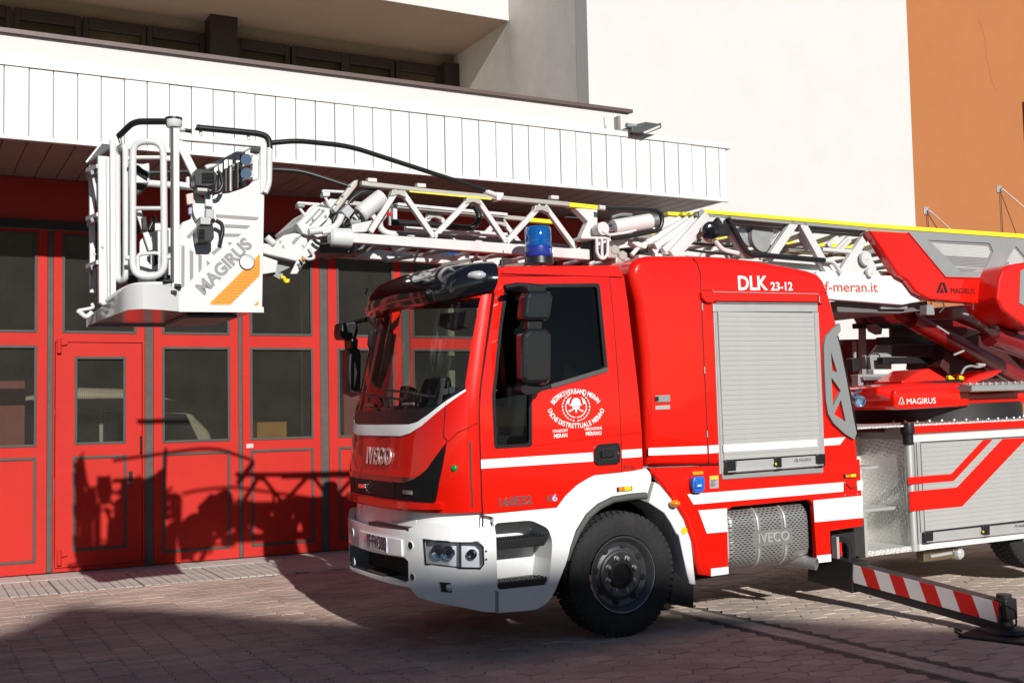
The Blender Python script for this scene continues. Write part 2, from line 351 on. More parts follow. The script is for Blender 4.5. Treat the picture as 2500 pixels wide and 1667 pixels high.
while y < 13.36:
    x = XL-.125-.237*28
    while x < XL-.1: SPOTS.append((x, y, 'w')); x += .237
    y += .12; r += 1
cp = (.27+.15)/2; c = 0; x = XL
vhc, fhc = pieceverts([(.004, -.0975), (.075, -.0975), (.1325, -.004), (.075, .0975), (.004, .0975)])
while x < 13.5:
    if abs(x-XB) > .19:
        y = 3.4+(.1 if c % 2 else 0)
        while y < 13.3: SPOTS.append((x+(0.02 if x > XB else 0), y, 'h' if c else 'c')); y += .2
    x += cp; c += 1
y = 3.5
while y < 13.3: SPOTS.append((XB, y, 'e')); SPOTS.append((XB-.104, y+.05, 'e')); y += .2
def inview(x, y, m=700, mv=350):
    c_ = CM @ (np.array([x, y, 0])-CO)
    if c_[2] < .5: return False
    u, v = FPX*c_[0]/c_[2]+1250, FPX*c_[1]/c_[2]+833.5
    return -m < u < 2500+m and v < 1667+mv
def covered(x, y): return 4.3 < x < 5.9 and 8.4 < y < 10.2
VIS = [s for s in SPOTS if inview(s[0], s[1])]
VIS.sort(key=lambda s: (s[0]**2+s[1]**2)+(100 if covered(s[0], s[1]) else 0)+(0 if inview(s[0], s[1], 20, 20) else 1000))
meshes = {}
for k, (V, F) in {'w': (vw, fw_), 'h': (vh, fh), 'e': (ve, fe), 'c': (vhc, fhc)}.items():
    for mm, sfx in ((PAVR, 'r'), (PAVG, 'g')):
        me = bpy.data.meshes.new('paver'); me.from_pydata(V, [], F); me.materials.append(mm); meshes[k+sfx] = me
rest = {'r': MB(), 'g': MB()}; geo = {'w': (vw, fw_), 'h': (vh, fh), 'e': (ve, fe), 'c': (vhc, fhc)}
for i, (x, y, k) in enumerate(VIS):
    sfx = 'g' if (x > XB-.11 or k == 'e') else 'r'
    dz = random.uniform(-.003, .003); a = random.gauss(0, .012); jx = random.gauss(0, .0018); jy = random.gauss(0, .0018)
    if i < 300:
        o = bpy.data.objects.new('paver', meshes[k+sfx]); COL.objects.link(o); o.parent = pav
        o.location = (x+jx, y+jy, dz); o.rotation_euler = (random.gauss(0, .004), random.gauss(0, .004), a)
    else:
        V, F = geo[k]; ca, sa = math.cos(a), math.sin(a)
        rest[sfx].add([(x+jx+p[0]*ca-p[1]*sa, y+jy+p[0]*sa+p[1]*ca, p[2]+dz) for p in V], F)
for s_, mm in (('r', PAVR), ('g', PAVG)):
    o = rest[s_].build('far_pavers', mm, pav); o['kind'] = 'stuff'
# pale grit washed into the joints
gv = MB()
for k in range(420):
    u, v = random.uniform(0, 900) if k % 3 else random.uniform(0, 2500), random.uniform(1500, 1667); q = onz(u, v, 0); s_ = random.uniform(.0025, .007)
    gx, gy = q[0], q[1]
    if k % 3: gx = XL-.125+.1185-.237*round((XL-gx)/.237)+random.gauss(0, .012)
    gv.add([(gx-s_, gy-s_, -.004), (gx+s_, gy-s_*.7, -.004), (gx+s_*.8, gy+s_, -.004), (gx-s_*.6, gy+s_*.8, -.004), (gx, gy, s_*1.3)], [(0, 1, 4), (1, 2, 4), (2, 3, 4), (3, 0, 4), (3, 2, 1, 0)])
gvo = gv.build('grit', mat('pale_grit', (.55, .52, .47), .9), None); tag(gvo, 'pale grit scattered in the paving joints', 'grit', kind='stuff')
# grooved concrete strip in front of the doors
strip = mk('threshold_strip', [(-3, 13.42, -.03), (14, 13.42, -.03), (14, 15.3, -.03), (-3, 15.3, -.03)], [(0, 1, 2, 3)], SAND); tag(strip, kind='structure')
sl = bpy.data.meshes.new('concrete_slab'); v_, f_ = pieceverts([(-.044, -.6), (.044, -.6), (.044, .6), (-.044, .6)], .03, .006); sl.from_pydata(v_, [], f_); sl.materials.append(CONC)
sl2 = bpy.data.meshes.new('concrete_slab'); v_, f_ = pieceverts([(-.3, -.29), (.3, -.29), (.3, .29), (-.3, .29)], .03, .006); sl2.from_pydata(v_, [], f_); sl2.materials.append(CONC)
i = 0; x = -2.9
while x < 7.2:
    o = bpy.data.objects.new('concrete_slab', sl); COL.objects.link(o); o.parent = strip; o.location = (x, 14.05, random.uniform(-.002, .002)); i += 1
    x += .098 if i % 9 else .115
x = -2.6
while x < 7.4: o = bpy.data.objects.new('concrete_slab', sl2); COL.objects.link(o); o.parent = strip; o.location = (x, 14.96, random.uniform(-.003, .003)); x += .61
# =================================================================== FIRE STATION
STUC = mat('white_render', (.6, .587, .566), .9, var=.03, vscale=1.5, bump=.25, bscale=220, dirt=.1, dirtcol=(.6, .56, .5))
PANL = mat('white_cladding', (.66, .655, .64), .55, var=.04, vscale=3, dirt=.25, dirtcol=(.5, .47, .43))
SOFB = mat('brown_soffit_board', (.26, .205, .18), .55, var=.12, vscale=3)
SOFW = mat('beige_soffit_render', (.48, .35, .26), .9, var=.06, vscale=2, bump=.15, bscale=150)
CONW = mat('rough_board_concrete', (.76, .72, .66), .9, var=.1, vscale=1.6, bump=.12, bscale=30, dirt=.55, dirtcol=(.36, .33, .29))
COPM = mat('brown_metal_coping', (.1, .062, .055), .5, var=.1)
FRAM = mat('dark_brown_window_frame', (.045, .03, .023), .5, var=.15)
WGL = glassmat('dim_window_glass', (.6, .57, .5), refl=.9, rough=.04)
DOOR = mat('door_red_paint', (.47, .024, .017), .6, spec=.15, var=.07, vscale=2.2, dirt=.3, dirtcol=(.36, .03, .024), bump=.05, bscale=60)
LINT = mat('red_lintel_paint', (.4, .025, .02), .6, var=.08)
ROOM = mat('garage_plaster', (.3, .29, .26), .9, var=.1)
YD = 15.19; YC = 13.12
FS = empty('fire_station', (5, 15.5, 0))
tag(FS, 'white rendered fire station with red folding doors under a panelled canopy', 'building')
def zY(u, v, yy=YD): return ony(u, v, yy)[2]
def xY(u, v, yy=YD): return ony(u, v, yy)[0]
ZS = 4.93
def box(name, a, b, m, parent, bv=0):
    o = MB().box(a, b).build(name, m, parent)
    if bv: bevel(o, bv)
    return o
# main walls
XW0 = xY(1437, 200); XW1 = xY(2224, 280)
box('rendered_wall', (9.9, YD, -.1), (XW1, YD+.35, 6.2), STUC, FS)
box('rendered_wall', (XW0, YD, 6.2), (XW1, YD+.35, 12.5), STUC, FS)
box('concrete_wall', (XW0+.002, YD+.35, 5.2), (XW0+.3, 22.5, 12.4), CONW, FS)
ysf = onx(1241, 51, XW0)[1]; zsf = onx(1241, 51, XW0)[2]; ywb = onx(1115, 143, XW0)[1]
box('upper_balcony_slab', (-6, ysf, zsf), (XW0-.004, ywb+2, zsf+.22), SOFW, FS)
box('upper_balcony_fascia', (-6, ysf-.03, zsf-.01), (XW0-.006, ysf-.002, zsf+1.6), STUC, FS)
# terrace: canopy, parapet, coping
can = box('canopy', (-4, YC+.03, ZS+.03), (10.74, YD-.004, 5.70), mat('canopy_core', (.3, .27, .24), .9), FS)
x0 = .921-20*.2487; i = 0
pm = None
while x0+i*.2487 < 10.70:
    xa = x0+i*.2487; xb = min(xa+.2487, 10.745)
    if xa > -3.5:
        dy, ex = random.uniform(-.003, .003), random.uniform(0, .003); o = MB().box((xa+.004+ex, YC+dy, ZS+.035), (xb-.003-ex, YC+.025, 5.72)).build('cladding_panel', PANL, can); bevel(o, .003, 1)
    i += 1
i = 0
while x0+i*.2487 < 10.70:
    xa = x0+i*.2487; xb = min(xa+.2487, 10.74)
    if xa > -3.5:
        o = MB().box((xa+.006, YC+.05, ZS+.002), (xb-.006, YD-.02, ZS+.025)).build('soffit_board', SOFB, can); bevel(o, .004, 1)
    i += 1
box('canopy_edge_trim', (-4, YC-.02, ZS-.01), (10.77, YC+.045, ZS+.032), PANL, can)
box('canopy_flashing', (-4, YC-.02, 5.722), (10.84, YC+.3, 5.80), PANL, can)
box('parapet', (-4, 13.27, 5.70), (9.12, 13.5, 6.12), STUC, FS)
o = MB().prism([(13.22, 6.115), (13.54, 6.14), (13.54, 6.185), (13.22, 6.165)], 0, 1).build('coping', COPM, FS)
for v in o.data.vertices: v.co = Vector((-4+13.17*v.co.y, v.co.x, v.co.z))
# recessed windows above the terrace
zt = zY(0, 8, ywb); zb = 5.6
box('recess_wall', (-6, ywb+.15, 5.2), (XW0-.002, ywb+.4, zsf), mat('dim_blind', (.34, .28, .2), .9, var=.1), FS)
box('terrace_floor', (-6, 13.5, 5.701), (XW0+.001, ywb+.15, 5.72), CONC, FS)
px = [8, 50, 185, 218, 345, 375, 492, None, 590, 698, 722, 835, 853, 955, 975, 1070]
wins = [(-40, 13), (50, 184), (217, 345), (373, 490), (588, 697), (724, 834), (854, 954), (977, 1069)]
for a, b in wins:
    xa = xY(a, 60, ywb); xb = xY(b, 120, ywb); ztw = zt-.22
    wf = MB()
    wf.box((xa-.09, ywb+.02, 5.72), (xa, ywb+.13, zt-.02)).box((xb, ywb+.02, 5.72), (xb+.09, ywb+.13, zt-.02)).box((xa, ywb+.02, ztw), (xb, ywb+.13, zt-.02)).box((xa, ywb+.02, 5.72), (xb, ywb+.13, 5.9))
    f = wf.build('window', FRAM, FS); bevel(f, .012)
    mk('pane', [(xa-.01, ywb+.06, 5.85), (xb+.01, ywb+.06, 5.85), (xb+.01, ywb+.06, ztw+.01), (xa-.01, ywb+.06, ztw+.01)], [(0, 1, 2, 3)], WGL, f)
box('window_pier', (xY(514, 70, ywb-.3), ywb-.3, 5.73), (xY(580, 80, ywb-.3), ywb+.14, zsf-.002), FRAM, FS)
box('window_pier', (XW0-.33, ywb-.12, 5.73), (XW0-.006, ywb+.14, zt+.02), FRAM, FS)
# wall round the doors, room behind
ZT = zY(50, 545)
box('door_lintel', (-4, YD-.02, ZT), (9.9, YD+.3, ZS-.004), LINT, FS)
box('door_head_frame', (-4, YD-.05, ZT-.06), (9.9, YD-.022, ZT+.05), mat('black_door_track', (.02, .018, .018), .6), FS)
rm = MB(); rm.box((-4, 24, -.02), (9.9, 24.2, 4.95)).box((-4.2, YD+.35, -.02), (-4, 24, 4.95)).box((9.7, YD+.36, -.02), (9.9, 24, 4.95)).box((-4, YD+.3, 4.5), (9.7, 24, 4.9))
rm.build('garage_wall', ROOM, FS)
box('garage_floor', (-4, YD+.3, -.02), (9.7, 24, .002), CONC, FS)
# things dimly seen through the wired panes
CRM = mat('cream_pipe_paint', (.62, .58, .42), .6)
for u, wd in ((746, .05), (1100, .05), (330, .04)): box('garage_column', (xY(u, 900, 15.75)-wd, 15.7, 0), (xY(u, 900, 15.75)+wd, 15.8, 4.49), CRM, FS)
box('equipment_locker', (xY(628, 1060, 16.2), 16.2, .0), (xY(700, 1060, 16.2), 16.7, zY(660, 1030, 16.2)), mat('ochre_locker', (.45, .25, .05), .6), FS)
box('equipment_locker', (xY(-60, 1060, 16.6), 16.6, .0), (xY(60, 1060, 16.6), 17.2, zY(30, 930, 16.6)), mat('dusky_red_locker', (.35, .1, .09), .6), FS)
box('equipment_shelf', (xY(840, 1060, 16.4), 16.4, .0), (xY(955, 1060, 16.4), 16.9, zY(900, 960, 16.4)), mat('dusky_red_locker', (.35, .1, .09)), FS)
# ---- folding doors
zu1, zu0 = zY(60, 568), zY(60, 810.5); zl1, zl0 = zY(60, 845), zY(60, 1090); zp1, zp0 = zY(60, 1118), zY(60, 1374)
def ring(mb, a, b, c_, d, wd, y0, y1):
    mb.box((a-wd, y0, c_-wd), (a, y1, d+wd)).box((b, y0, c_-wd), (b+wd, y1, d+wd)).box((a, y0, d), (b, y1, d+wd)).box((a, y0, c_-wd), (b, y1, c_))
FRD = mat('door_gasket', (.06, .057, .052), .7, var=.15)
SEAL = mat('door_edge_rubber', (.075, .07, .062), .75, var=.2)
def rectplate(name, x0_, x1_, z0_, z1_, holes, y0, y1, m, parent):
    fn = lambda a, b, off: (a, y0-off, b)
    o = patch(name, [(x0_, z0_), (x1_, z0_), (x1_, z1_), (x0_, z1_)], fn, m, parent, 0, y1-y0, holes=[[(a, c_), (b, c_), (b, d), (a, d)] for a, b, c_, d in holes]); return o
leaves = [(-640, -400, -612, -428, 0), (-380, -140, -352, -168, 0), (-118, 114.5, -90, 88, 0), (129, 353, 152, 331, 1), (374, 581, 396.5, 559, 0), (591, 781, 611, 762, 0), (801, 981, 824, 961, 0), (1002, 1190, 1008, 1168, 0), (1200, 1390, 1225, 1366, 0)]
for (la, lb, ga, gb, wick) in leaves:
    X0, X1, G0, G1 = [xY(q, 950) for q in (la, lb, ga, gb)]
    hs = [(G0, G1, zu0, zu1)]
    if not wick: hs += [(G0, G1, zl0, zl1), (G0, G1, zp0, zp1)]
    else:
        W0, W1, WT, WB = xY(133, 950), xY(347, 950), zY(240, 836), .06
        hs += [(W0, W1, WB, WT)]
    leaf = rectplate('folding_door_leaf', X0, X1, .015, ZT-.07, hs, YD-.025, YD+.03, DOOR, FS); bevel(leaf, .004, 1)
    def glazed(a, b, c_, d, parent):
        mk('pane', [(a-.005, YD+.004, c_-.005), (b+.005, YD+.004, c_-.005), (b+.005, YD+.004, d+.005), (a-.005, YD+.004, d+.005)], [(0, 1, 2, 3)], WIRE, parent)
        mb = MB(); ring(mb, a+.026, b-.026, c_+.026, d-.026, .034, YD-.035, YD-.0245); bevel(mb.build('gasket', FRD, parent), .006)
    def panel(a, b, c_, d, parent):
        box('panel', (a-.002, YD-.021, c_-.002), (b+.002, YD+.02, d+.002), DOOR, parent)
        mb = MB(); ring(mb, a+.03, b-.03, c_+.03, d-.03, .036, YD-.035, YD-.0205); bevel(mb.build('gasket', FRD, parent), .006)
    glazed(G0, G1, zu0, zu1, leaf)
    if not wick: glazed(G0, G1, zl0, zl1, leaf); panel(G0, G1, zp0, zp1, leaf)
    else:
        a, b, c_, d = xY(183, 950), xY(305, 950), zY(244, 1083), zY(244, 872)
        p0, p1, p2, p3 = xY(178, 1200), xY(307, 1200), zY(240, 1340), zY(240, 1113)
        wd = rectplate('wicket_door', W0+.008, W1-.008, WB+.008, WT-.008, [(a, b, c_, d), (p0, p1, p2, p3)], YD-.029, YD+.026, DOOR, FS); bevel(wd, .004, 1)
        glazed(a, b, c_, d, wd)
        panel(p0, p1, p2, p3, wd)
        mb = MB(); hx = xY(342, 1000)
        mb.tube([(hx, YD-.03, zY(342, 1066)), (hx, YD-.08, zY(342, 1066)), (hx, YD-.08, zY(342, 1104)), (hx, YD-.03, zY(342, 1104))], .012, 8, fil=.02); mb.build('door_handle', BLK, wd, 40)
        for hv in (845, 1360):
            hz = zY(143, hv); h_ = MB(); h_.tube([(xY(143, hv), YD-.055, hz-.09), (xY(143, hv), YD-.055, hz+.09)], .028, 10); h_.bar((xY(146, hv), YD-.045, hz+.03), (xY(163, hv), YD-.045, hz+.045), .03, .05); h_.build('hinge', DOOR, wd, 40)
        mb = MB(); mb.box((xY(318, 1170)-.025, YD-.035, zY(318, 1186)), (xY(318, 1170)+.025, YD-.0285, zY(318, 1150))); mb.build('lock_plate', BLK, wd)
    if la in (591,): box('latch_plate', (xY(600, 1088)-.0, YD-.032, zY(605, 1093)), (xY(617, 1088), YD-.0245, zY(605, 1083)), ALU, leaf)
prev = None
for (la, lb, ga, gb, wick) in leaves:
    if prev is not None: box('door_edge_seal', (xY(prev, 950)+.004, YD-.018, .02), (xY(la, 950)-.004, YD+.025, ZT-.075), SEAL, FS)
    prev = lb
for o in FS.children: o.location = -FS.location
# things fixed to the parapet
def fixed(root): 
    for o in root.children: o.location = -root.location
fl = empty('flood_light', (9.35, 13.25, 5.85)); tag(fl, 'dark grey flat flood light on the parapet over the canopy end', 'flood light')
FY = 12.98
def pl(c, pts, yy): return [ony(*c(a, b), yy) for a, b in pts]
hp = pl(c2, [(300, 375), (395, 365), (460, 322), (625, 345), (640, 330), (643, 395), (470, 462), (425, 455), (300, 440)], FY)
n_ = len(hp); mb = MB(); mb.add([tuple(p) for p in hp]+[(p[0]+.02, p[1]+.26, p[2]+.03) for p in hp], [tuple(range(n_)), tuple(range(2*n_-1, n_-1, -1))]+[(i, (i+1) % n_, n_+(i+1) % n_, n_+i) for i in range(n_)])
bevel(mb.build('lamp_housing', mat('flood_light_grey', (.06, .068, .07), .5), fl), .01)
gp = pl(c2, [(430, 440), (622, 362), (626, 385), (450, 460)], FY-.006); mk('lamp_glass', [tuple(p) for p in gp]+[(p[0], p[1]+.004, p[2]) for p in gp], [(0, 1, 2, 3), (7, 6, 5, 4), (0, 4, 5, 1), (1, 5, 6, 2), (2, 6, 7, 3), (3, 7, 4, 0)], mat('lamp_glass', (.6, .6, .55), .2, coat=1), fl)
bp_ = ony(*c2(335, 350), FY); mb = MB(); mb.tube([(bp_[0]-.08, bp_[1]+.1, bp_[2]), (bp_[0]+.08, bp_[1]+.1, bp_[2])], .035, 10); mb.box((bp_[0]-.03, bp_[1]+.1, bp_[2]-.13), (bp_[0]+.03, 13.272, bp_[2]-.02)); mb.build('bracket', GRYM, fl, 40)
fixed(fl)
br = empty('wall_bracket', (9.05, 13.25, 5.82)); tag(br, 'small galvanised angle bracket on the parapet beside the flood light', 'bracket')
q = ony(*c2(135, 350), 13.2); MB().box((q[0]-.02, 13.16, q[2]-.1), (q[0]+.02, 13.272, q[2]+.11)).box((q[0]+.02, 13.1, q[2]-.12), (q[0]+.19, 13.272, q[2]-.09)).build('angle_iron', ALUD, br); MB().tube([(q[0]+.08, 13.15, q[2]-.135), (q[0]+.16, 13.15, q[2]-.135)], .015).build('bolt', ALUD, br); fixed(br)
b2 = empty('junction_box', (8.9, 13.25, 5.82)); tag(b2, 'small cream junction box with conduit on the parapet beside the coping end', 'junction box')
q = ony(*c2(25, 350), 13.2); bevel(MB().box((q[0]-.03, 13.2, q[2]-.1), (q[0]+.05, 13.272, q[2]-.01)).build('box_body', PANL, b2), .006); MB().tube([(q[0]-.02, 13.25, q[2]-.02), (q[0]-.02, 13.25, q[2]+.12)], .012).build('conduit', PANL, b2); fixed(b2)
# ---- a van parked inside, dimly seen through the wired glass
vn = empty('parked_van', (2.6, 17.6, 0)); tag(vn, 'cream roofed van parked behind the wired glass of the doors', 'van')
CREAM = mat('cream_van_paint', (.62, .6, .5), .35, coat=.8); VDK = mat('van_dark_glass', (.02, .03, .03), .15, coat=1.)
prof = [(1.1, .35), (1.1, 1.2), (1.25, 1.75), (1.5, 1.98), (2.2, 2.08), (3.0, 2.05), (3.6, 1.88), (4.0, 1.5), (4.25, 1.1), (4.75, .98), (4.9, .75), (4.9, .35)]
prof = [(a, b*1.13) for a, b in prof]
body = MB().prism(prof, 16.9, 18.6).build('van_body', CREAM, vn); bevel(body, .12, 4)
for a, b in ((1.2, 2.45), (2.5, 4.05)): MB().prism([(a, 1.1), (b, 1.1), (b-.4 if b > 3 else b, 1.95), (a+.16 if a < 2 else a, 2.0)], 16.88, 16.92).build('van_window', VDK, vn)
MB().prism([(1.1, .55), (4.9, .55), (4.9, .8), (1.1, .8)], 16.89, 16.93).build('colour_stripe', mat('van_orange_stripe', (.6, .2, .02), .5), vn)
for xx in (1.8, 4.2):
    wv = MB().lathe([(0, .0), (0, .3), (.02, .33), (.2, .33)], (xx, 16.86, .33), (0, 1, 0), 20).build('van_wheel', RUB, vn, 40)
fixed(vn)
# =================================================================== ORANGE HOUSE
OR = mat('orange_render', (.4, .148, .05), .92, var=.05, vscale=1.2, bump=.25, bscale=200, dirt=.12, dirtcol=(.33, .13, .047))
ob = empty('orange_building', (19, 15.6, 0)); tag(ob, 'orange rendered building wall adjoining the white wall', 'building')
YO = YD+.25
box('orange_wall', (XW1+.003, YO, -.1), (30, YO+.4, 12.5), OR, ob)
xa, za = ony(2495, 250, YO)[0], ony(2495, 250, YO)[2]
box('window_shutter', (xa, YO-.05, za-1.4), (xa+.6, YO-.002, za), mat('dark_red_shutter', (.1, .02, .02), .6), ob)
cr_ = MB(); pts = [ony(*c_, YO-.0015) for c_ in ((2389, 48), (2398, 70), (2405, 100), (2408, 140), (2414, 165), (2420, 195), (2431, 222))]
for i in range(len(pts)-1): cr_.bar(pts[i], pts[i+1], .004, .006)
cr_.build('wall_crack', mat('crack_shadow', (.3, .14, .06), .95), ob); fixed(ob)
for (u, v, u2, v2) in ((2261, 515, 2340, 580), (2439, 462, 2560, 560)):
    q = ony(u, v, YO); st = empty('awning_stay', (q[0], YO, q[2]))
    tag(st, '%s steel wall plate with rod stay on the orange wall' % ('lower' if u < 2400 else 'higher'), 'wall fixing')
    pb = MB().box((-.07, -.02, -.075), (.07, -.001, .075)).build('wall_plate', ALU, st); bevel(pb, .004)
    for dx in (-.045, .045):
        for dz in (-.05, .05): MB().lathe([(0, .012), (.012, .01)], (dx, -.02, dz), (0, -1, 0), 8).build('bolt', ALUD, st)
    d = onx(u2, v2, q[0]+.55)-q; MB().tube([(0, -.03, 0), (.02, -.06, 0), tuple(d*1.6)], .012, 6).build('rod', ALUD, st)
    MB().tube([(0, -.04, 0), (.01, -.035, -2.4)], .009, 6).build('wire', BLK, st)
# =================================================================== house across the yard, behind the photographer: it shades the foreground
YH = -25.; TE = math.tan(SUN_EL)/math.cos(SUN_AZ); TA = math.tan(SUN_AZ)
line = [(-9., 1.5), (-3.4, 8.4), (.85, 11.3), (1.5, 12.55), (2.3, 11.8), (3.2, 10.5), (4.0, 9.5), (5.5, 9.25), (6.4, 8.6), (7.6, 6.9), (10., 5.2), (16., 1.)]   # where its roof line falls on the yard
top = [(x-(y-YH)*TA, (y-YH)*TE) for x, y in line]
nb = empty('apartment_house', (1., YH-6, 0)); tag(nb, 'plain grey rendered house across the yard that shades the pavement', 'building')
WL = mat('grey_house_render', (.2, .19, .175), .9, var=.06); RF = mat('grey_roof_tiles', (.16, .13, .12), .9, var=.1)
MB().prism([(top[0][0], -.05)]+[(a, b-.25) for a, b in top]+[(top[-1][0], -.05)], YH-12, YH-.02).build('house_wall', WL, nb)
MB().prism([(a, b-.25) for a, b in top]+[(a, b) for a, b in reversed(top)], YH-12.3, YH).build('house_roof', RF, nb)
for fl_ in range(4):
    for j in range(9): x_ = top[0][0]+2+j*2.6; MB().box((x_, YH-.06, 1.2+fl_*2.9), (x_+1.1, YH-.005, 2.6+fl_*2.9)).build('window', VDK, nb)
fixed(nb)
# =================================================================== FIRE TRUCK (turntable ladder)
TR = empty('fire_truck', tuple(TO)); TR.rotation_mode = 'XYZ'
TR.rotation_euler = Matrix([list(map(float, r_)) for r_ in TM]).to_euler('XYZ')
tag(TR, 'red and white turntable ladder fire truck with basket raised over the cab', 'fire truck')
CW = 2.34; CY = CW/2
LEAN = lambda z: max(0, z-1.95)*.05
def side(y0=0.):                                   # flat truck side, outward = -y
    return lambda a, b, off: (a, y0-off, b)
def cside(a, b, off): return (a, LEAN(b)-off, b)   # cab side leans in above the belt line
S0 = side(0.); SM = side(-.02)
def sp(c, pts, y=0.): return XZ(c, pts, y)
def csp(c, pts):
    out = []
    for a, b in pts:
        p = ty(*c(a, b), 0.)
        for _ in range(3): p = ty(*c(a, b), LEAN(p[2]))
        out.append((p[0], p[2]))
    return out
# ---- cab front: plan curve blown through heights
ROWS = [(.28, -1.66, -1.13), (.45, -1.73, -1.14), (.95, -1.735, -1.14), (1.1, -1.70, -1.17), (1.35, -1.70, -1.23), (1.75, -1.66, -1.245), (2.0, -1.59, -1.245), (2.12, -1.57, -1.226), (2.84, -1.41, -1.08), (3.1, -1.33, -1.02)]
_tt = []
for i in range(401):
    t = -1+2*i/400; t_ = math.copysign(1-(1-abs(t))**1.8, t); _tt.append((t_, math.sqrt(max(0, 1-abs(t_)**3.3))))
_cum = [0]
for i in range(1, 401): _cum.append(_cum[-1]+math.hypot((_tt[i][0]-_tt[i-1][0])*CY, (_tt[i][1]-_tt[i-1][1])*.4))
_cum = np.array(_cum)/_cum[-1]; _ta = np.array([q[0] for q in _tt]); _tb = np.array([q[1] for q in _tt])
RZ = np.array([r_[0] for r_ in ROWS]); RC = np.array([r_[1] for r_ in ROWS]); RS = np.array([r_[2] for r_ in ROWS])
def _f0(s, z):
    t = np.interp(s, _cum, _ta); b = np.interp(s, _cum, _tb); xc = np.interp(z, RZ, RC); xs = np.interp(z, RZ, RS); L = LEAN(z)
    return np.array([xs+(xc-xs)*b, CY+t*(CY-L), z])
def FR(s, z, off):
    p = _f0(s, z)
    if not off: return p
    h = 2e-3; ds = _f0(min(1, s+h), z)-_f0(max(0, s-h), z); dz = _f0(s, z+.02)-_f0(s, z-.02); n = np.cross(dz, ds); n /= np.linalg.norm(n)
    if n[0] > 0 and abs(n[0]) > .2: n = -n
    if s < .1 and n[1] > 0: n = -n
    if s > .9 and n[1] < 0: n = -n
    return p+n*off
DOM = (0., 1., .28, 3.08)
def fp(c, pts): return [surfinv(FR, *c(a, b), DOM) for a, b in pts]
def fpatch(name, pts, m, parent, off, th=.01, holes=(), step=(.02, .08)): return patch(name, pts, FR, m, parent, off, th, step, holes, 40)
def mir(pts): return [(1-a, b) for a, b in reversed(pts)]
# red skin from bumper to windscreen, with the A-pillars as part of it
zb_ = 1.12
# windscreen opening
ws = fp(cD, [(878, 880), (905, 700), (930, 560), (962, 385), (975, 330)])
wsn = [(s_, z_) for s_, z_ in ws]
ZWB = 1.93
wbot = wsn[0]
wpoly = [(.965-.0, 2.0), (.93, 1.95), (.5, 1.93), (wbot[0]+.05, wbot[1]-.05)]+wsn[:]+[(1-wsn[-1][0], wsn[-1][1])]+[(1-a, b) for a, b in reversed(wsn[1:-1])]
wpoly = [wbot]+wsn[1:]+[(1-a, b) for a, b in reversed(wsn)]+[(.85, 1.945), (.5, 1.925), (.15, 1.945)]
skin = fpatch('cab_front_panel', [(0, zb_), (1, zb_), (1, 3.04), (0, 3.04)], RED, TR, 0, .03, [wpoly], (.012, .12))
gl = fpatch('windscreen', [(a+(.004 if a < .5 else -.004), b) for a, b in wpoly], GLS, TR, -.012, 0, (), (.03, .1))
# black cowl under the screen, white V stripe
low = [(135, 1022), (160, 1070), (200, 1115), (260, 1137), (330, 1142), (520, 1140), (575, 1125), (640, 1080), (755, 992), (880, 915)]
st_lo = [(118, 1045), (130, 1090), (155, 1140), (200, 1200), (260, 1212), (470, 1213), (530, 1195), (600, 1150), (680, 1080), (760, 1015), (885, 925)]
f_low = fp(cD, low); f_st = fp(cD, st_lo)
near = [q for q in f_low if q[0] < .5]; nst = [q for q in f_st if q[0] < .5]
near.sort(key=lambda q: -q[0]); nst.sort(key=lambda q: -q[0])          # centre -> near side
top_ = [(wbot[0], wbot[1]+.0), (.15, 1.95), (.5, 1.93), (.85, 1.95), (1-wbot[0], wbot[1])]
zc = near[0][1]; zs = nst[0][1]
cowl = [(1-a, b) for a, b in reversed(near)]+near+top_
fpatch('windscreen_cowl', cowl, BLK, TR, .004, .008)
stripe = [(1-a, b) for a, b in reversed(nst)]+nst+[(q[0], q[1]) for q in reversed(near)]+[(1-q[0], q[1]) for q in near]
fpatch('white_stripe', stripe, STR, TR, .006, .004)
# grille
gr = [(560, 372), (640, 372), (700, 350), (760, 300), (830, 200), (912, 92), (880, 280), (850, 430), (828, 545), (800, 556), (600, 538), (460, 520)]
gq = fp(cE, gr); gq[0] = (.5, gq[0][1]); gq[-1] = (.5, gq[-1][1])
def meshmat():
    m = bpy.data.materials.new('honeycomb_grille'); m.use_nodes = True; t = m.node_tree; n = t.nodes; b = n['Principled BSDF']; b.inputs['Base Color'].default_value = (.006, .006, .006, 1); b.inputs['Roughness'].default_value = .45; b.inputs['Specular IOR Level'].default_value = .25
    tc = n.new('ShaderNodeTexCoord'); v = n.new('ShaderNodeTexVoronoi'); v.inputs['Scale'].default_value = 45; v.inputs['Randomness'].default_value = .15; v.feature = 'DISTANCE_TO_EDGE'; t.links.new(tc.outputs['Object'], v.inputs['Vector'])
    bp = n.new('ShaderNodeBump'); bp.inputs['Strength'].default_value = 1; bp.inputs['Distance'].default_value = .03; t.links.new(v.outputs[0], bp.inputs['Height']); t.links.new(bp.outputs[0], b.inputs['Normal']); return m
GRL = meshmat()
grl = fpatch('grille', gq+mir(gq)[1:-1], mat('matte_black_grille', (.006, .006, .006), .55, spec=.2), TR, .006, .02)
zg1 = gq[0][1]; zg0 = gq[-1][1]
fpatch('grille_mesh', [(.33, zg0+.015), (.67, zg0+.015), (.67, zg1-.03), (.33, zg1-.03)], GRL, grl, .012, .012)
fpatch('hood_lip', [(.2, zg1+.015), (.8, zg1+.015), (.74, zg1-.03), (.26, zg1-.03)], mat('dark_chrome_lip', (.25, .1, .09), .12, metal=.7), TR, .012, .01)
fpatch('grille_lip', [(.115, zg0-.055), (.3, zg0-.065), (.7, zg0-.065), (.885, zg0-.055), (.885, zg0-.008), (.7, zg0-.008), (.3, zg0-.008), (.115, zg0-.008)], RED, TR, .045, .05)
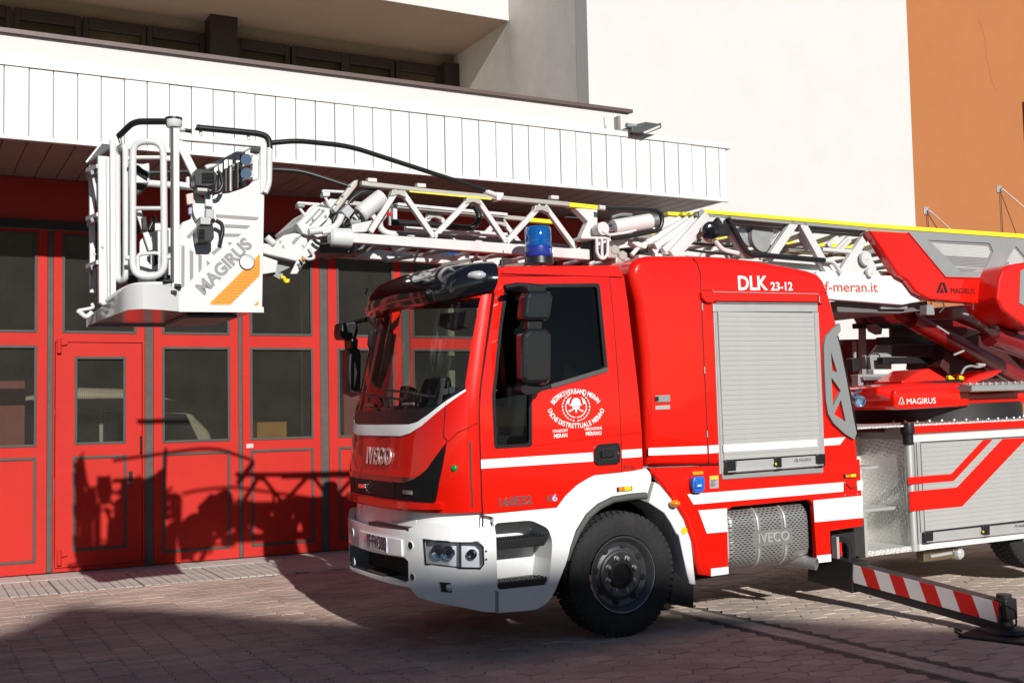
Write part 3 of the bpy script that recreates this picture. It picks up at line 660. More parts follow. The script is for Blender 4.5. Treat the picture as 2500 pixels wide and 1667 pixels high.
# hood panel gap, corner gaps
def fline(name, pts, c, wdt=.006, m=None, off=.004):
    q = [FR(*k, off) for k in fp(c, pts)]; mb = MB(); mb.tube(q, wdt/2, 5); return mb.build(name, m or BLK, TR)
fline('panel_gap', [(755, 995), (748, 1100), (740, 1215), (770, 1250)], cD)
fline('panel_gap', [(770, 1250), (830, 1190), (900, 1160), (955, 1130)], cD, .005)
fpatch('marker_slot', fp(cE, [(1084, 82), (1098, 92), (1104, 300), (1112, 480), (1114, 592), (1103, 590), (1100, 470), (1092, 300)]), mat('smoked_slot', (.06, .045, .04), .3), TR, .004, .004, (), (0, .1))
g0 = surfinv(FR, *cE(970, 291), DOM); gp_ = FR(*g0, .004); nrm = FR(*g0, .02)-FR(*g0, 0)
MB().lathe([(0, .026), (.006, .024), (.011, .012), (.012, 0)], gp_, nrm, 16).build('green_indicator', GRN, TR, 50)
for a, b in ((938, 272), (1003, 272), (970, 330)):
    q = FR(*surfinv(FR, *cE(a, b), DOM), .003); MB().lathe([(0, .006), (.004, .004)], q, nrm, 8).build('rivet', CHR, TR)
# IVECO lettering and badges
def fsurf_text(s, u0, v0, u1, v1, size, m, name, th=.012, bold=.02):
    a = surfinv(FR, *cE(u0, v0), DOM); b = surfinv(FR, *cE(u1, v1), DOM)
    wl = (a[0]-b[0])     # s width
    cu = (a[0]+b[0])/2; cz = (a[1]+b[1])/2; met = np.linalg.norm(FR(*a, 0)-FR(*b, 0)); sc = abs(wl)/met
    return text(name, s, m, TR, lambda x, y, off: FR(cu-x*sc, cz+y, off), size, .016, th, bold)
fsurf_text('IVECO', 275, 198, 538, 210, .14, mat('bright_chrome_letters', (.9, .88, .86), .16, metal=.75), 'maker_lettering')
for q in ([(250, 410), (300, 412), (300, 442), (250, 438)], [(588, 455), (665, 462), (665, 492), (588, 484)]): fpatch('chrome_badge', fp(cE, q), CHR, grl, .02, .008, (), (0, 0))
# ---- white lower front: apron and bumper
ap = fpatch('front_apron', [(0.0, .93), (1., .93), (1., zb_-.004), (0., zb_-.004)], WHT, TR, -.05, .02, [fp(cE, [(385, 592), (645, 612), (640, 735), (390, 700)])], (.015, .15))
slot = fp(cE, [(380, 588), (650, 610), (645, 740), (385, 705)])
fpatch('cooling_slot', slot, DARK, TR, -.12, .02, (), (.03, 0))
for k in range(6):
    z_ = slot[0][1]-.02-k*.03; mb = MB(); mb.tube([FR(slot[0][0]+(slot[1][0]-slot[0][0])*j/6, z_, -.08) for j in range(7)], .006, 5); mb.build('slot_bar', BLK, TR)
tp = fp(cE, [(330, 705), (640, 738), (640, 752), (330, 716)]); _a, _b = FR(tp[0][0], tp[0][1], -.02), FR(tp[1][0], tp[0][1], -.02); bevel(MB().bar(_a, _b, .09, .03, (1, 0, 0)).build('front_step', BLK, TR), .006)
bt = [(540, 772), (600, 765), (660, 742), (740, 716), (850, 714), (1000, 742), (1180, 742)]
bb = [(1280, 1390), (1200, 1386), (1000, 1342), (700, 1272), (640, 1200), (500, 1172)]
q = fp(cE, bt); q2 = fp(cE, bb); q[0] = (.5, q[0][1]); q2[-1] = (.5, q2[-1][1])
q = [p for p in q if p[0] > .0] ; q2 = [(max(p[0], 0.), p[1]) for p in q2]
nb_ = q+[(0., q[-1][1]), (0., q2[0][1])]+[p for p in q2 if p[0] > .002]
intk = fp(cE, [(430, 950), (600, 972), (628, 1000), (630, 1150), (600, 1166), (500, 1150)]); intk[0] = (.5, intk[0][1]); intk[-1] = (.5, intk[-1][1])
hl = fp(cE, [(705, 825), (745, 832), (900, 850), (1150, 852), (1185, 890), (1190, 1020), (1165, 1055), (1020, 1052), (760, 1022), (710, 1012)])
fog = fp(cE, [(852, 1157), (948, 1165), (957, 1243), (868, 1236)])
hl = [(max(a, .004), b) for a, b in hl]
hs = [intk+mir(intk)[1:-1], hl, mir(hl), fog, mir(fog)]
bump_ = fpatch('bumper', nb_+mir(nb_)[1:-1], WHT, TR, .015, .06, hs, (.012, .05))
fpatch('intake_mesh', [(a, b) for a, b in ([(p[0]-.01, p[1]) for p in intk]+[(p[0]+.01, p[1]) for p in mir(intk)[1:-1]])], DARK, bump_, -.16, .02, (), (.03, 0))
ring_i = intk+mir(intk)[1:-1]
mb = MB(); n_ = len(ring_i); V = [FR(*p, .013) for p in ring_i]+[FR(*p, -.16) for p in ring_i]; mb.add(V, [(i, (i+1) % n_, n_+(i+1) % n_, n_+i) for i in range(n_)]); mb.build('intake_liner', mat('grey_liner', (.2, .2, .21), .6), bump_, 50)
fpatch('bumper_tread', [(.42, intk[-1][1]+.03), (.56, intk[-1][1]+.03), (.56, intk[-1][1]+.012), (.42, intk[-1][1]+.012)], BLK, bump_, -.02, .12, (), (.03, 0))
# plate and its panel
plq = fp(cE, [(332, 785), (478, 818), (482, 932), (335, 893)])
fpatch('plate_holder', fp(cE, [(262, 768), (585, 835), (590, 960), (270, 895)]), WHT, bump_, .03, .02, (), (.02, 0))
plate = fpatch('number_plate', plq, mat('white_plate', (.75, .75, .73), .4), bump_, .036, .006, (), (.02, 0))
a, b = plq[0], plq[1]; pw = np.linalg.norm(FR(*a, 0)-FR(*b, 0)); sc_ = abs(a[0]-b[0])/pw; cs = sum(p[0] for p in plq)/4; czp = sum(p[1] for p in plq)/4
text('plate_lettering', 'VF·FW38D', mat('plate_ink', (.03, .008, .008), .5), plate, lambda x, y, off: FR(cs-x*sc_*.78, czp+y*1.25, off), .085, .038, .002, .015)
for sgn in (-1, 1):
    cc = cs+sgn*abs(a[0]-b[0])*.455; hw = abs(a[0]-b[0])*.04; hz = (plq[0][1]-plq[3][1])*.49
    fpatch('plate_band', [(cc-hw, czp-hz), (cc+hw, czp-hz), (cc+hw, czp+hz), (cc-hw, czp+hz)], BLUED, plate, .038, .002, (), (0, 0))
for a, b, r_ in ((645, 880, .03), (660, 1120, .026), (205, 780, .03), (215, 1000, .03)):
    q = surfinv(FR, *cE(a, b), DOM); nn = FR(*q, .02)-FR(*q, 0); MB().lathe([(-.002, r_+.008), (.006, r_+.006), (.006, r_+.001)], FR(*q, .014), nn, 18, False).build('tow_eye_ring', WHT, bump_, 50); MB().lathe([(0, r_+.002), (.003, r_), (.003, 0)], FR(*q, .014), nn, 18).build('tow_hole_shade', BLK, bump_, 50)  # the black disc paints the darkness inside each tow hole
for a, b in ((1213, 925), (1213, 988)):
    q = ty(*cE(a, b), -.012); MB().lathe([(0, .009), (.004, .008)], q, (0, -1, 0), 10).build('cap_screw', BLK, bump_)
def lamp(poly, mirr):
    mm = mir if mirr else (lambda p: p)
    fpatch('headlamp_bowl', mm([(a, b) for a, b in poly]), mat('headlamp_reflector', (.8, .81, .83), .3, metal=.15, coat=.5), bump_, -.05, .01, (), (.012, .05))
    fpatch('headlamp_lens', mm(poly), LENS, bump_, .014, .004, (), (.012, .05))
    ins = fp(cE, [(745, 832), (900, 850), (1150, 852), (1185, 890), (1190, 1020), (1165, 1055), (1020, 1052), (760, 1022)]); ins = [(max(a, .004), b) for a, b in ins]
    mb = MB(); mb.tube([FR(*p, .016) for p in mm(ins)], .009, 6, closed=True); mb.build('headlamp_frame', BLK, bump_, 50)
    trim = fp(cE, [(706, 826), (742, 832), (748, 1020), (712, 1012)]); fpatch('headlamp_trim', mm(trim), GRYM if False else WHT, bump_, .016, .03, (), (0, 0))
    for a, b, r_ in ((835, 935, .058), (915, 940, .055), (1105, 950, .04)):
        p = surfinv(FR, *cE(a, b), DOM)
        if mirr: p = (1-p[0], p[1])
        nn = FR(*p, .02)-FR(*p, 0); MB().lathe([(-.03, r_), (-.012, r_), (-.012, r_*.82), (-.03, r_*.5), (-.035, 0)], FR(*p, 0), nn, 20).build('lamp_projector', CHR, bump_, 50)
    dv = fp(cE, [(1010, 858), (1022, 858), (1022, 1048), (1010, 1048)]); fpatch('lamp_divider', mm(dv), BLK, bump_, .012, .04, (), (0, 0))
lamp(hl, False); lamp(hl, True)
for mirr in (False, True):
    mm = mir if mirr else (lambda p: p)
    fl_ = fpatch('fog_lamp', mm(fog), BLK, bump_, -.01, .03, (), (0, 0)); p = surfinv(FR, *cE(930, 1205), DOM); p = (1-p[0], p[1]) if mirr else p
    MB().lathe([(0, .03), (.006, .026), (.01, 0)], FR(*p, -.012), FR(*p, .02)-FR(*p, 0), 16).build('fog_lens', LENSW, fl_, 50)
# ---- cab side, near
def cpatch(name, pts, m, parent, off, th=.01, holes=(), step=(0, .15), sm=40): return patch(name, pts, cside, m, parent, off, th, step, holes, sm)
csil = csp(c0, [(1177, 1254), (1360, 1238), (1379, 1212), (1408, 1184), (1440, 1164.5), (1452, 1159), (1517, 1152), (1571, 1144), (1567, 1052), (1555.5, 926), (1532.6, 735), (1524, 676), (1518, 660), (1502, 648), (1221, 650), (1212, 673), (1207, 715.6), (1190, 826), (1173.7, 937.5), (1169, 1002.6), (1171, 1060), (1173, 1121), (1177, 1220)])
win = csp(cF, fil2([(215, 197), (815, 190), (868, 742), (380, 890), (384, 1224), (148, 1238), (135, 900), (152, 760), (178, 470)], 22))
shell = cpatch('cab_side_panel', csil, RED, TR, -.004, .03, [win])
dpoly = csp(cF, [(172, 146), (878, 140), (905, 400), (935, 800), (953, 1170), (958, 1388), (790, 1408), (700, 1450), (610, 1530), (560, 1600)])+csp(c5, [(1150, 1243), (205, 1326), (185, 1000), (170, 640)])+csp(cF, [(54, 1000), (66, 830), (110, 530), (152, 250)])
door = cpatch('cab_door', dpoly, RED, TR, .004, .012, [win])
# gaps between door and body
def cline(name, c, pts, wdt=.007, parent=None, m=None, off=.0025):
    q = [cside(a, b, off) for a, b in csp(c, pts)]; mb = MB(); mb.tube(q, wdt/2, 5); return mb.build(name, m or BLK, parent or TR)
cline('door_gap', cF, [(880, 136), (907, 400), (938, 800), (956, 1170), (961, 1390)]); cline('door_gap', cF, [(150, 250), (63, 830), (51, 1000), (56, 1200), (60, 1310), (68, 1560), (75, 1660)], .01); cline('door_gap', cF, [(180, 142), (880, 136), (970, 136)], .006)
cline('crease', cF, [(395, 1225), (700, 1185), (945, 1150)], .006, door, RED, .004); cline('crease', cF, [(960, 1152), (1075, 1138)], .005, TR, RED, .0)
ins = csp(cF, fil2([(235, 217), (800, 210), (848, 728), (365, 872), (368, 1208), (162, 1220), (152, 900), (168, 760), (196, 470)], 20))
cpatch('window_frame', csp(cF, fil2([(213, 194), (818, 187), (872, 745), (384, 894), (388, 1228), (146, 1242), (131, 900), (149, 760), (175, 470)], 24)), BLK, door, .008, .014, [ins])
cpatch('door_window', [(a, b) for a, b in win], GLSD, door, -.012, 0)
MB().bar(cside(*csp(cF, [(505, 845)])[0], .012), cside(*csp(cF, [(866, 735)])[0], .012), .012, .035).build('weather_strip', RUBS, door)
# stripes, handle, badges
S_ = csp(c5, [(172, 637), (1568, 545), (1568, 650), (176, 750)]); S2_ = csp(cF, [(775, 1265), (778, 1322)])
cpatch('white_stripe', [S_[0], S2_[0], S2_[1], S_[3]], STR, door, .0065, .003)
cpatch('white_stripe', csp(cF, [(962, 1250), (1090, 1242), (1092, 1293), (964, 1302)]), STR, TR, -.0015, .003)
hp_ = csp(cF, fil2([(805, 1215), (930, 1203), (943, 1220), (943, 1325), (925, 1338), (800, 1345), (780, 1325), (785, 1240)], 14))
hdl = cpatch('door_handle', hp_, BLK, door, .022, .02); bevel(hdl, .008)
cpatch('handle_recess', csp(cF, fil2([(820, 1240), (920, 1230), (920, 1310), (820, 1318)], 12)), DARK, hdl, .0235, .003)
cpatch('handle_grip', csp(cF, fil2([(818, 1250), (900, 1243), (900, 1290), (818, 1297)], 8)), BLK, hdl, .042, .014)
q = csp(cF, [(928, 1270)])[0]; MB().lathe([(0, .012), (.006, .01)], cside(*q, .022), (0, -1, 0), 12).build('lock', CHR, hdl)
def ctext(s, c, pa, pb, h, m, name, parent=TR, off=.0055, th=.002, bold=.01, stretch=1.):
    a, b = csp(c, [pa, pb]); d = np.array(b)-np.array(a); L = np.linalg.norm(d); d /= L; n_ = np.array([-d[1], d[0]]); m0 = (np.array(a)+np.array(b))/2
    o = text(name, s, m, parent, lambda x, y, of: cside(*(m0+d*x*stretch+n_*y), of), h, off, th, bold); return o, L
text_fit = {}
def fit(s, L, h):         # how much to stretch the built-in font so that the string spans L
    if s not in text_fit:
        cu = bpy.data.curves.new('measure', 'FONT'); cu.body = s; cu.size = 1.43; ob_ = bpy.data.objects.new('measure', cu); COL.objects.link(ob_); bpy.context.view_layer.update(); text_fit[s] = ob_.dimensions.x; bpy.data.objects.remove(ob_); bpy.data.curves.remove(cu)
    return L/(text_fit[s]*h)
def ftext(s, c, pa, pb, h, m, name, parent=TR, off=.0055, bold=.01):
    a, b = csp(c, [pa, pb]); L = math.dist(a, b); return ctext(s, c, pa, pb, h, m, name, parent, off, bold=bold, stretch=fit(s, L, h))[0]
TXW = mat('white_lettering', (.85, .85, .84), .5)
ftext('160E32', c5, (400, 1190), (808, 1152), .068, mat('dark_chrome_badge', (.35, .33, .33), .2, metal=.8), 'model_badge', door, .008, .03)
ftext('E', c5, (1020, 1137), (1072, 1132), .045, mat('dark_chrome_badge', (.35, .33, .33)), 'model_badge', door, .008, .03); ftext('6', c5, (1085, 1128), (1145, 1122), .052, mat('pale_blue_badge', (.35, .5, .8), .3), 'model_badge', door, .008, .03)
for s, pa, pb, h in (('STANDORT', (520, 1132), (616, 1124), .029), ('MERAN', (528, 1163), (612, 1156), .042), ('UBICAZIONE', (724, 1117), (832, 1110), .029), ('MERANO', (731, 1147), (830, 1142), .042)): ftext(s, cF, pa, pb, h*.75, TXW, 'door_lettering', door, .006, .02)
ftext('8.0 bar', cF, (975, 1360), (1048, 1356), .03, mat('black_ink', (.05, .01, .01), .5), 'pressure_lettering', TR, -.001, 0)
def arc(s, c, cen, rx, ry, a0, a1, h, inward, parent):      # lettering along an ellipse traced in the crop; angles clockwise from up
    ws_ = [text_w(ch) for ch in s]; tot = sum(ws_); acc = 0
    for ch, w_ in zip(s, ws_):
        k = (acc+w_/2)/tot; acc += w_
        if ch == ' ': continue
        an = R(a0+(a1-a0)*k); px_ = cen[0]+rx*math.sin(an); py_ = cen[1]-ry*math.cos(an)
        e = 1e-3; sg = 1 if a1 > a0 else -1; q_ = (px_+rx*math.cos(an)*e*sg, py_+ry*math.sin(an)*e*sg)
        A_, B_ = np.array(csp(c, [(px_, py_)])[0]), np.array(csp(c, [q_])[0]); d = B_-A_; d /= np.linalg.norm(d); n_ = np.array([-d[1], d[0]])
        text('door_lettering', ch, TXW, parent, lambda x, y, of: cside(*(A_+d*x*.78+n_*y), of), h, .006, .002, .02)
def text_w(ch): return {' ': .45, 'I': .38, 'M': 1.15, 'W': 1.2, 'E': .85, 'L': .8, 'T': .85, 'R': .95, 'B': .95, 'S': .88, 'K': .95, 'Z': .85}.get(ch, 1.)
arc('BEZIRKSVERBAND MERAN', cF, (668, 1005), 163, 128, -67, 62, .04, False, door)
arc('UNIONE DISTRETTUALE MERANO', cF, (668, 975), 170, 122, -98, -262, .04, True, door)
# crest: wreath, helmet, crossed axes (plain shapes)
def cshape(c, pts, name='crest_emblem'): return cpatch(name, csp(c, pts), TXW, door, .006, .002, (), (0, 0), None)
for sg in (-1, 1):
    for j in range(11):
        an = R(35+j*13.5); cx_, cy_ = 668+sg*76*math.sin(an), 975-78*math.cos(an)
        for io in (-1, 1):
            dx, dy = sg*math.cos(an), math.sin(an); tx_, ty_ = math.sin(an)*sg, -math.cos(an); px_, py_ = cx_+tx_*9*io, cy_+ty_*9*io
            cshape(cF, [(px_-dx*10, py_-dy*10), (px_+tx_*5.5*io, py_+ty_*5.5*io), (px_+dx*9+tx_*4*io, py_+dy*9+ty_*4*io), (px_-tx_*3*io, py_-ty_*3*io)])
hel = [(640+30*math.cos(R(180+k*18))*.98+28, 955+38*math.sin(R(180+k*18))) for k in range(11)]; cshape(cF, hel+[(708, 962), (690, 968), (640, 970), (622, 964)])
cshape(cF, [(645, 974), (692, 972), (690, 982), (648, 984)])
for sg in (-1, 1): cshape(cF, [(668-sg*4, 985), (668+sg*6, 980), (668-sg*44+0, 1006), (668-sg*50, 998)]); cshape(cF, [(668-sg*2, 984), (668+sg*10, 982), (668+sg*48, 1000), (668+sg*42, 1008)]); cshape(cF, [(668+sg*40, 930), (668+sg*52, 922), (668+sg*60, 950), (668+sg*46, 958)])
cshape(cF, [(664, 985), (673, 985), (673, 1012), (664, 1012)])
# roof
roof_e = csp(cF, [(185, 128), (187, 80), (215, 66), (500, 60), (905, 64), (945, 84), (968, 128)])
x0r, x1r = roof_e[0][0], roof_e[-1][0]; zr = roof_e[3][1]
rv = []
secs = [(0, 0.), (.03, .62), (.09, .92), (.25, 1.0), (.5, 1.03), (.75, 1.0), (.91, .92), (.97, .62), (1, 0.)]
zb0 = roof_e[0][1]; NX = 8; V = []; F = []
for i in range(NX+1):
    x = x0r+(x1r-x0r)*i/NX; e = 1.0 if 0 < i < NX else .55
    if i == NX-1: x = x1r-.05
    if i == 1: x = x0r+.05
    for t, h in secs: L_ = LEAN(zb0); V.append((x, L_-.006+t*(CW-2*L_+.012), zb0+(zr-zb0)*h*e))
ns = len(secs)
for i in range(NX):
    for j in range(ns-1): F.append((i*ns+j, i*ns+j+1, (i+1)*ns+j+1, (i+1)*ns+j))
F.append(tuple(range(ns))); F.append(tuple(NX*ns+j for j in range(ns))[::-1]); F += [tuple(i*ns for i in range(NX+1)), ]
roof = mk('cab_roof', V, F[:-1], RED, TR, auto=50)
MB().box((x0r+.02, LEAN(3)-.012, zb0+.004), (x1r-.02, LEAN(3)+.05, zb0+.028)).build('rain_gutter', RED, TR)
# far side, back wall, floor of cab
def fside(a, b, off): return (a, CW-LEAN(b)+off, b)
patch('cab_side_panel', csil, fside, RED, TR, 0, .03, (0, .15), [win], 40); patch('door_window', win, fside, GLS, TR, -.012, 0, (0, .2))
xb_ = .2
mb = MB(); mb.add([(xb_+.03, .03, 1.1), (xb_+.03, CW-.03, 1.1), (xb_-.06, CW-.1, 3.05), (xb_-.06, .1, 3.05)], [(0, 1, 2, 3)]); back_ = mb.build('cab_back_wall', DARK, TR)
MB().box((-1.15, .04, 1.13), (.2, CW-.04, 1.2)).build('cab_floor', DARK, TR)
MB().box((x0r+.05, .08, zb0-.03), (x1r-.05, CW-.08, zb0-.01)).build('headliner', mat('headliner_grey', (.16, .16, .16), .9), TR)
# interior
dash = MB(); dash.prism([(-1.45, 1.2), (-1.45, 1.88), (-1.35, 1.96), (-1.1, 1.98), (-.95, 1.9), (-.9, 1.75), (-1.0, 1.2)], .3, CW-.3); bevel(dash.build('dashboard', PLAST, TR), .05, 3)
for yy in (.55, CW-.55):
    s_ = MB(); s_.prism([(-.62, 1.5), (-.62, 1.68), (-.1, 1.66), (-.06, 1.5)], yy-.25, yy+.25); seat = s_.build('seat', NAVY, TR); bevel(seat, .05, 3)
    s_ = MB(); s_.prism([(-.16, 1.62), (-.02, 1.62), (.1, 2.35), (0, 2.38)], yy-.24, yy+.24); bevel(s_.build('seat_backrest', NAVY, seat), .05, 3)
    s_ = MB(); s_.prism([(.0, 2.4), (.09, 2.4), (.12, 2.62), (.03, 2.63)], yy-.14, yy+.14); bevel(s_.build('headrest', NAVY, seat), .04, 3)
sw = MB(); cc = np.array([-.82, CW-.55, 1.98]); sw.tube([cc+np.array([.12*math.sin(t_)*.5, .22*math.cos(t_), .22*math.sin(t_)*.7]) for t_ in [2*math.pi*k/24 for k in range(24)]], .016, 6, True); sw.tube([cc, cc+np.array([-.2, 0, -.25])], .03); sw.build('steering_wheel', BLK, TR, 50)
xs_ = ty(*cD(500, 830), 1.5); mb = MB(); mb.prism([(xs_[0]-.05, 1.9), (xs_[0]+.06, 1.9), (xs_[0]+.1, 2.12), (xs_[0]-.02, 2.16)], 1.45, 1.62); bevel(mb.build('dash_console', PLAST, TR), .03, 3)
p = ty(*cD(660, 830), .9); mb = MB(); mb.prism([(p[0]-.1, 1.95), (p[0]+.15, 1.95), (p[0]+.12, 2.2), (p[0]+.02, 2.2)], .75, 1.1); bevel(mb.build('dash_screen', PLAST, TR), .02)
p = tx(*cD(500, 600), -.05); mb = MB(); mb.bar((-.05, 1.75, 1.9), (-.12, 1.75, 2.95), .1, .1); mb.build('b_pillar_grip', BLK, TR)
# wipers
for pts in ([(190, 940), (300, 955), (420, 975), (500, 985)], [(400, 925), (560, 940), (660, 965), (700, 965)]):
    q = [FR(*k_, .03) for k_ in fp(cD, pts)]; mb = MB(); mb.tube(q, .011, 6); mb.build('wiper', BLK, TR)
for pts in ([(345, 960), (360, 1020)], [(620, 950), (600, 1000)]):
    q = [FR(*k_, .02) for k_ in fp(cD, pts)]; mb = MB(); mb.tube(q, .014, 6); mb.build('wiper_arm', BLK, TR)
for pts in ([(245, 1010), (295, 1008), (297, 1024), (245, 1024)], [(480, 1003), (555, 1000), (555, 1016), (480, 1018)]): fpatch('washer_jet', fp(cD, pts), ALUD, TR, .012, .012, (), (0, 0))
for pts in ([(720, 910), (758, 905), (758, 945), (722, 947)], [(765, 900), (805, 895), (805, 935), (768, 940)]): fpatch('windscreen_sticker', fp(cD, pts), mat('pale_sticker', (.5, .5, .45), .6), TR, -.02, .002, (), (0, 0))
# interior mirror in the screen's top corner
fpatch('sun_visor_unit', fp(cD, [(655, 415), (835, 398), (800, 490), (690, 512), (640, 490)]), mat('dark_red_grey_plastic', (.05, .03, .03), .5), TR, -.1, .08, (), (0, 0))
# ---- roof visor (gloss black, lamps)
vz1 = [(175, 440), (180, 400), (200, 340), (235, 265), (270, 235), (345, 212), (520, 165), (720, 120), (800, 85), (900, 72), (1095, 72)]
vz0 = [(160, 440), (300, 420), (500, 395), (740, 320), (960, 318), (1060, 300)]
NV = 26; V = []; F = []
def vis_top(s): return np.interp(s, [0, .05, .2, .5, .8, .95, 1], [3.13, 3.14, 3.16, 3.18, 3.16, 3.14, 3.13])
def vis_bot(s): return np.interp(s, [0, .04, .12, .3, .5, .7, .88, .96, 1], [2.86, 2.84, 2.8, 2.80, 2.82, 2.80, 2.8, 2.84, 2.86])
prf = [(0., .01), (.0, .05), (.2, .09), (.5, .085), (.78, .03), (.93, -.06), (1., -.2)]
for i in range(NV+1):
    s = i/NV; zt_, zb2 = vis_top(s), vis_bot(s)
    for k_, off in prf: V.append(FR(min(max(s, .002), .998), zb2+(min(zt_, 3.1)-zb2)*k_, off)+np.array([0, 0, max(0, zt_-3.1)*k_]))
np_ = len(prf)
for i in range(NV):
    for j in range(np_-1): F.append((i*np_+j, (i+1)*np_+j, (i+1)*np_+j+1, i*np_+j+1))
F += [tuple(range(np_)), tuple(NV*np_+j for j in range(np_))[::-1]]
# underside closing strip
visor = mk('roof_visor', V, F, BLKG, TR, auto=50)
# visor side cheek over the door corner
ck = csp(cD, [(725, 310), (740, 160), (800, 90), (900, 74), (1100, 72), (1080, 260), (1055, 305), (960, 320)])
ck = csp(cD, [(940, 318), (935, 120), (960, 78), (1102, 72), (1082, 258), (1058, 303)])
q = ty(*cD(965, 186), -.05); q = FR(*surfinv(FR, *cD(962, 190), DOM), 0)
FRV = lambda a, b, o: FR(a, b, .07+o); _k = surfinv(FRV, *cD(968, 190), (0., .45, 2.82, 3.08)); lq = FRV(_k[0], _k[1], 0); mb = MB(); mb.lathe([(-.03, 1), (.01, .9), (.03, .5), (.035, 0)], (0, 0, 0), (0, -1, 0), 20)
mb.v = [tuple(lq+np.array([v[0]*.085, v[1]*1.3, v[2]*.042])) for v in mb.v]; mb.build('visor_lamp', LENSW, visor, 60)
for s in (.86,):
    a_ = [FR(*surfinv(FR, *cD(*k_), DOM), .13) for k_ in ((255, 330), (290, 245), (340, 215))]; mb = MB(); mb.tube(a_, .012, 6); mb.build('visor_marker', CHR, visor)
q = ty(*cD(1112, 95), .05); mb = MB(); mb.tube([q, ty(*cD(1122, 30), .05)], .004, 5); mb.lathe([(-.04, .02), (0, .02), (.01, .008)], q, (0, 0, 1), 10); mb.build('aerial', BLK, TR)
# ---- mirrors
def mirror(yo, flip, nm):
    mb = MB()
    def prof(c, pts, y): return [ty(*c(a, b), y) for a, b in pts]
    return mb
Ym = -.20
def mprism(name, c, pts, y0, y1, m, bv, parent):
    xz = sp(c, pts, (y0+y1)/2); o = MB().prism(xz, y0, y1).build(name, m, parent); bevel(o, bv, 4, 30); return o
MIRB = mat('satin_black_mirror_shell', (.01, .01, .011), .24, coat=.5, var=.1)
mar = MB(); mar.tube(P(cF, [(215, 215), (300, 200), (380, 205), (470, 215)], -.12), .024, 8); mar.tube([ty(*cF(230, 212), 0.02), ty(*cF(300, 200), -.12)], .024, 8)
MIR = mar.build('mirror_arm', BLK, TR, 50); MB().tube([ty(*cF(310, 880), .0), ty(*cF(340, 870), -.12), ty(*cF(440, 860), -.17)], .024, 8).build('mirror_strut', BLK, MIR, 50)
mprism('mirror_housing', cF, fil2([(345, 243), (478, 243), (500, 275), (478, 412), (462, 430), (328, 430), (312, 405), (326, 270)], 18), Ym-.075, Ym+.075, MIRB, .055, MIR)
mprism('mirror_housing', cF, fil2([(345, 478), (465, 478), (490, 515), (487, 800), (465, 832), (325, 835), (305, 800), (305, 515)], 18), Ym-.075, Ym+.075, MIRB, .055, MIR)
mprism('mirror_cap', cF, fil2([(345, 208), (455, 208), (462, 244), (340, 244)], 10), Ym-.05, Ym+.05, BLK, .02, MIR); mprism('mirror_neck', cF, [(345, 425), (440, 425), (440, 484), (345, 484)], Ym-.04, Ym+.04, BLK, .01, MIR); mprism('mirror_base', cF, fil2([(300, 845), (440, 850), (420, 885), (330, 900), (300, 880)], 10), Ym-.05, Ym+.07, BLK, .02, MIR)
# far mirror
Yf = CW+.2
def farm(name, pts, m=BLK, bv=.04): xz = sp(cD, pts, Yf); o = MB().prism(xz, Yf-.11, Yf+.11).build(name, m, FMIR); bevel(o, bv, 3, 30); return o
FMIR = MB().tube([ty(*cD(250, 470), CW-.1), ty(*cD(150, 490), Yf)], .025).build('mirror_arm', BLK, TR, 50); MB().tube([ty(*cD(215, 930), CW-.1), ty(*cD(150, 950), Yf)], .025).build('mirror_strut', BLK, FMIR, 50)
farm('mirror_housing', fil2([(65, 495), (165, 485), (180, 540), (160, 600), (70, 600), (58, 570)], 15)); farm('mirror_housing', fil2([(112, 660), (185, 660), (195, 700), (190, 920), (160, 960), (115, 940), (108, 800)], 15)); farm('mirror_neck', [(125, 595), (175, 595), (170, 665), (130, 665)], bv=.02)
fr_ = FMIR
mb = MB(); mb.tube([FR(*k_, .06) for k_ in fp(cD, [(300, 470), (320, 500), (375, 555)])], .018, 6); mb.tube([FR(*k_, .1) for k_ in fp(cD, [(350, 560), (340, 640), (350, 670)])], .03, 6); mb.build('front_mirror', BLK, TR, 50)
# ---- beacons
def beacon(x, y, z0, nm):
    b0 = MB().lathe([(0, .125), (.0, .13), (.06, .115), (.07, .1)], (x, y, z0), (0, 0, 1), 28).build('beacon_base', BLK, TR, 40)
    MB().lathe([(.06, .118), (.075, .122), (.145, .118), (.15, .11)], (x, y, z0), (0, 0, 1), 28).build('beacon_collar', BLUED, b0, 40)
    MB().lathe([(.148, .112), (.16, .116), (.3, .112), (.318, .1), (.322, 0)], (x, y, z0), (0, 0, 1), 28).build('beacon_lens', BLUEL, b0, 40)
    MB().lathe([(.15, .05), (.28, .05), (.29, .0)], (x, y, z0), (0, 0, 1), 16).build('beacon_lamp', mat('beacon_core', (.1, .45, .9), .3, coat=1), b0, 40)
    for k in range(5): MB().tube([(x+.108*math.cos(a), y+.108*math.sin(a), z0+.185+k*.022) for a in [2*math.pi*i/28 for i in range(28)]], .004, 5, True).build('lens_ridge', BLUEL, b0, 60)
    return b0
q = ty(1316, 645, .38); bx_ = beacon(q[0], .38, q[2], ''); 
text('beacon_label', 'E1', TXW, bx_, lambda x, y, of: (q[0]+.06+x, .38-.105-of, q[2]+.1+y), .035, .004, .002)
beacon(q[0]-.1, CW-.38, q[2]-.02, '')
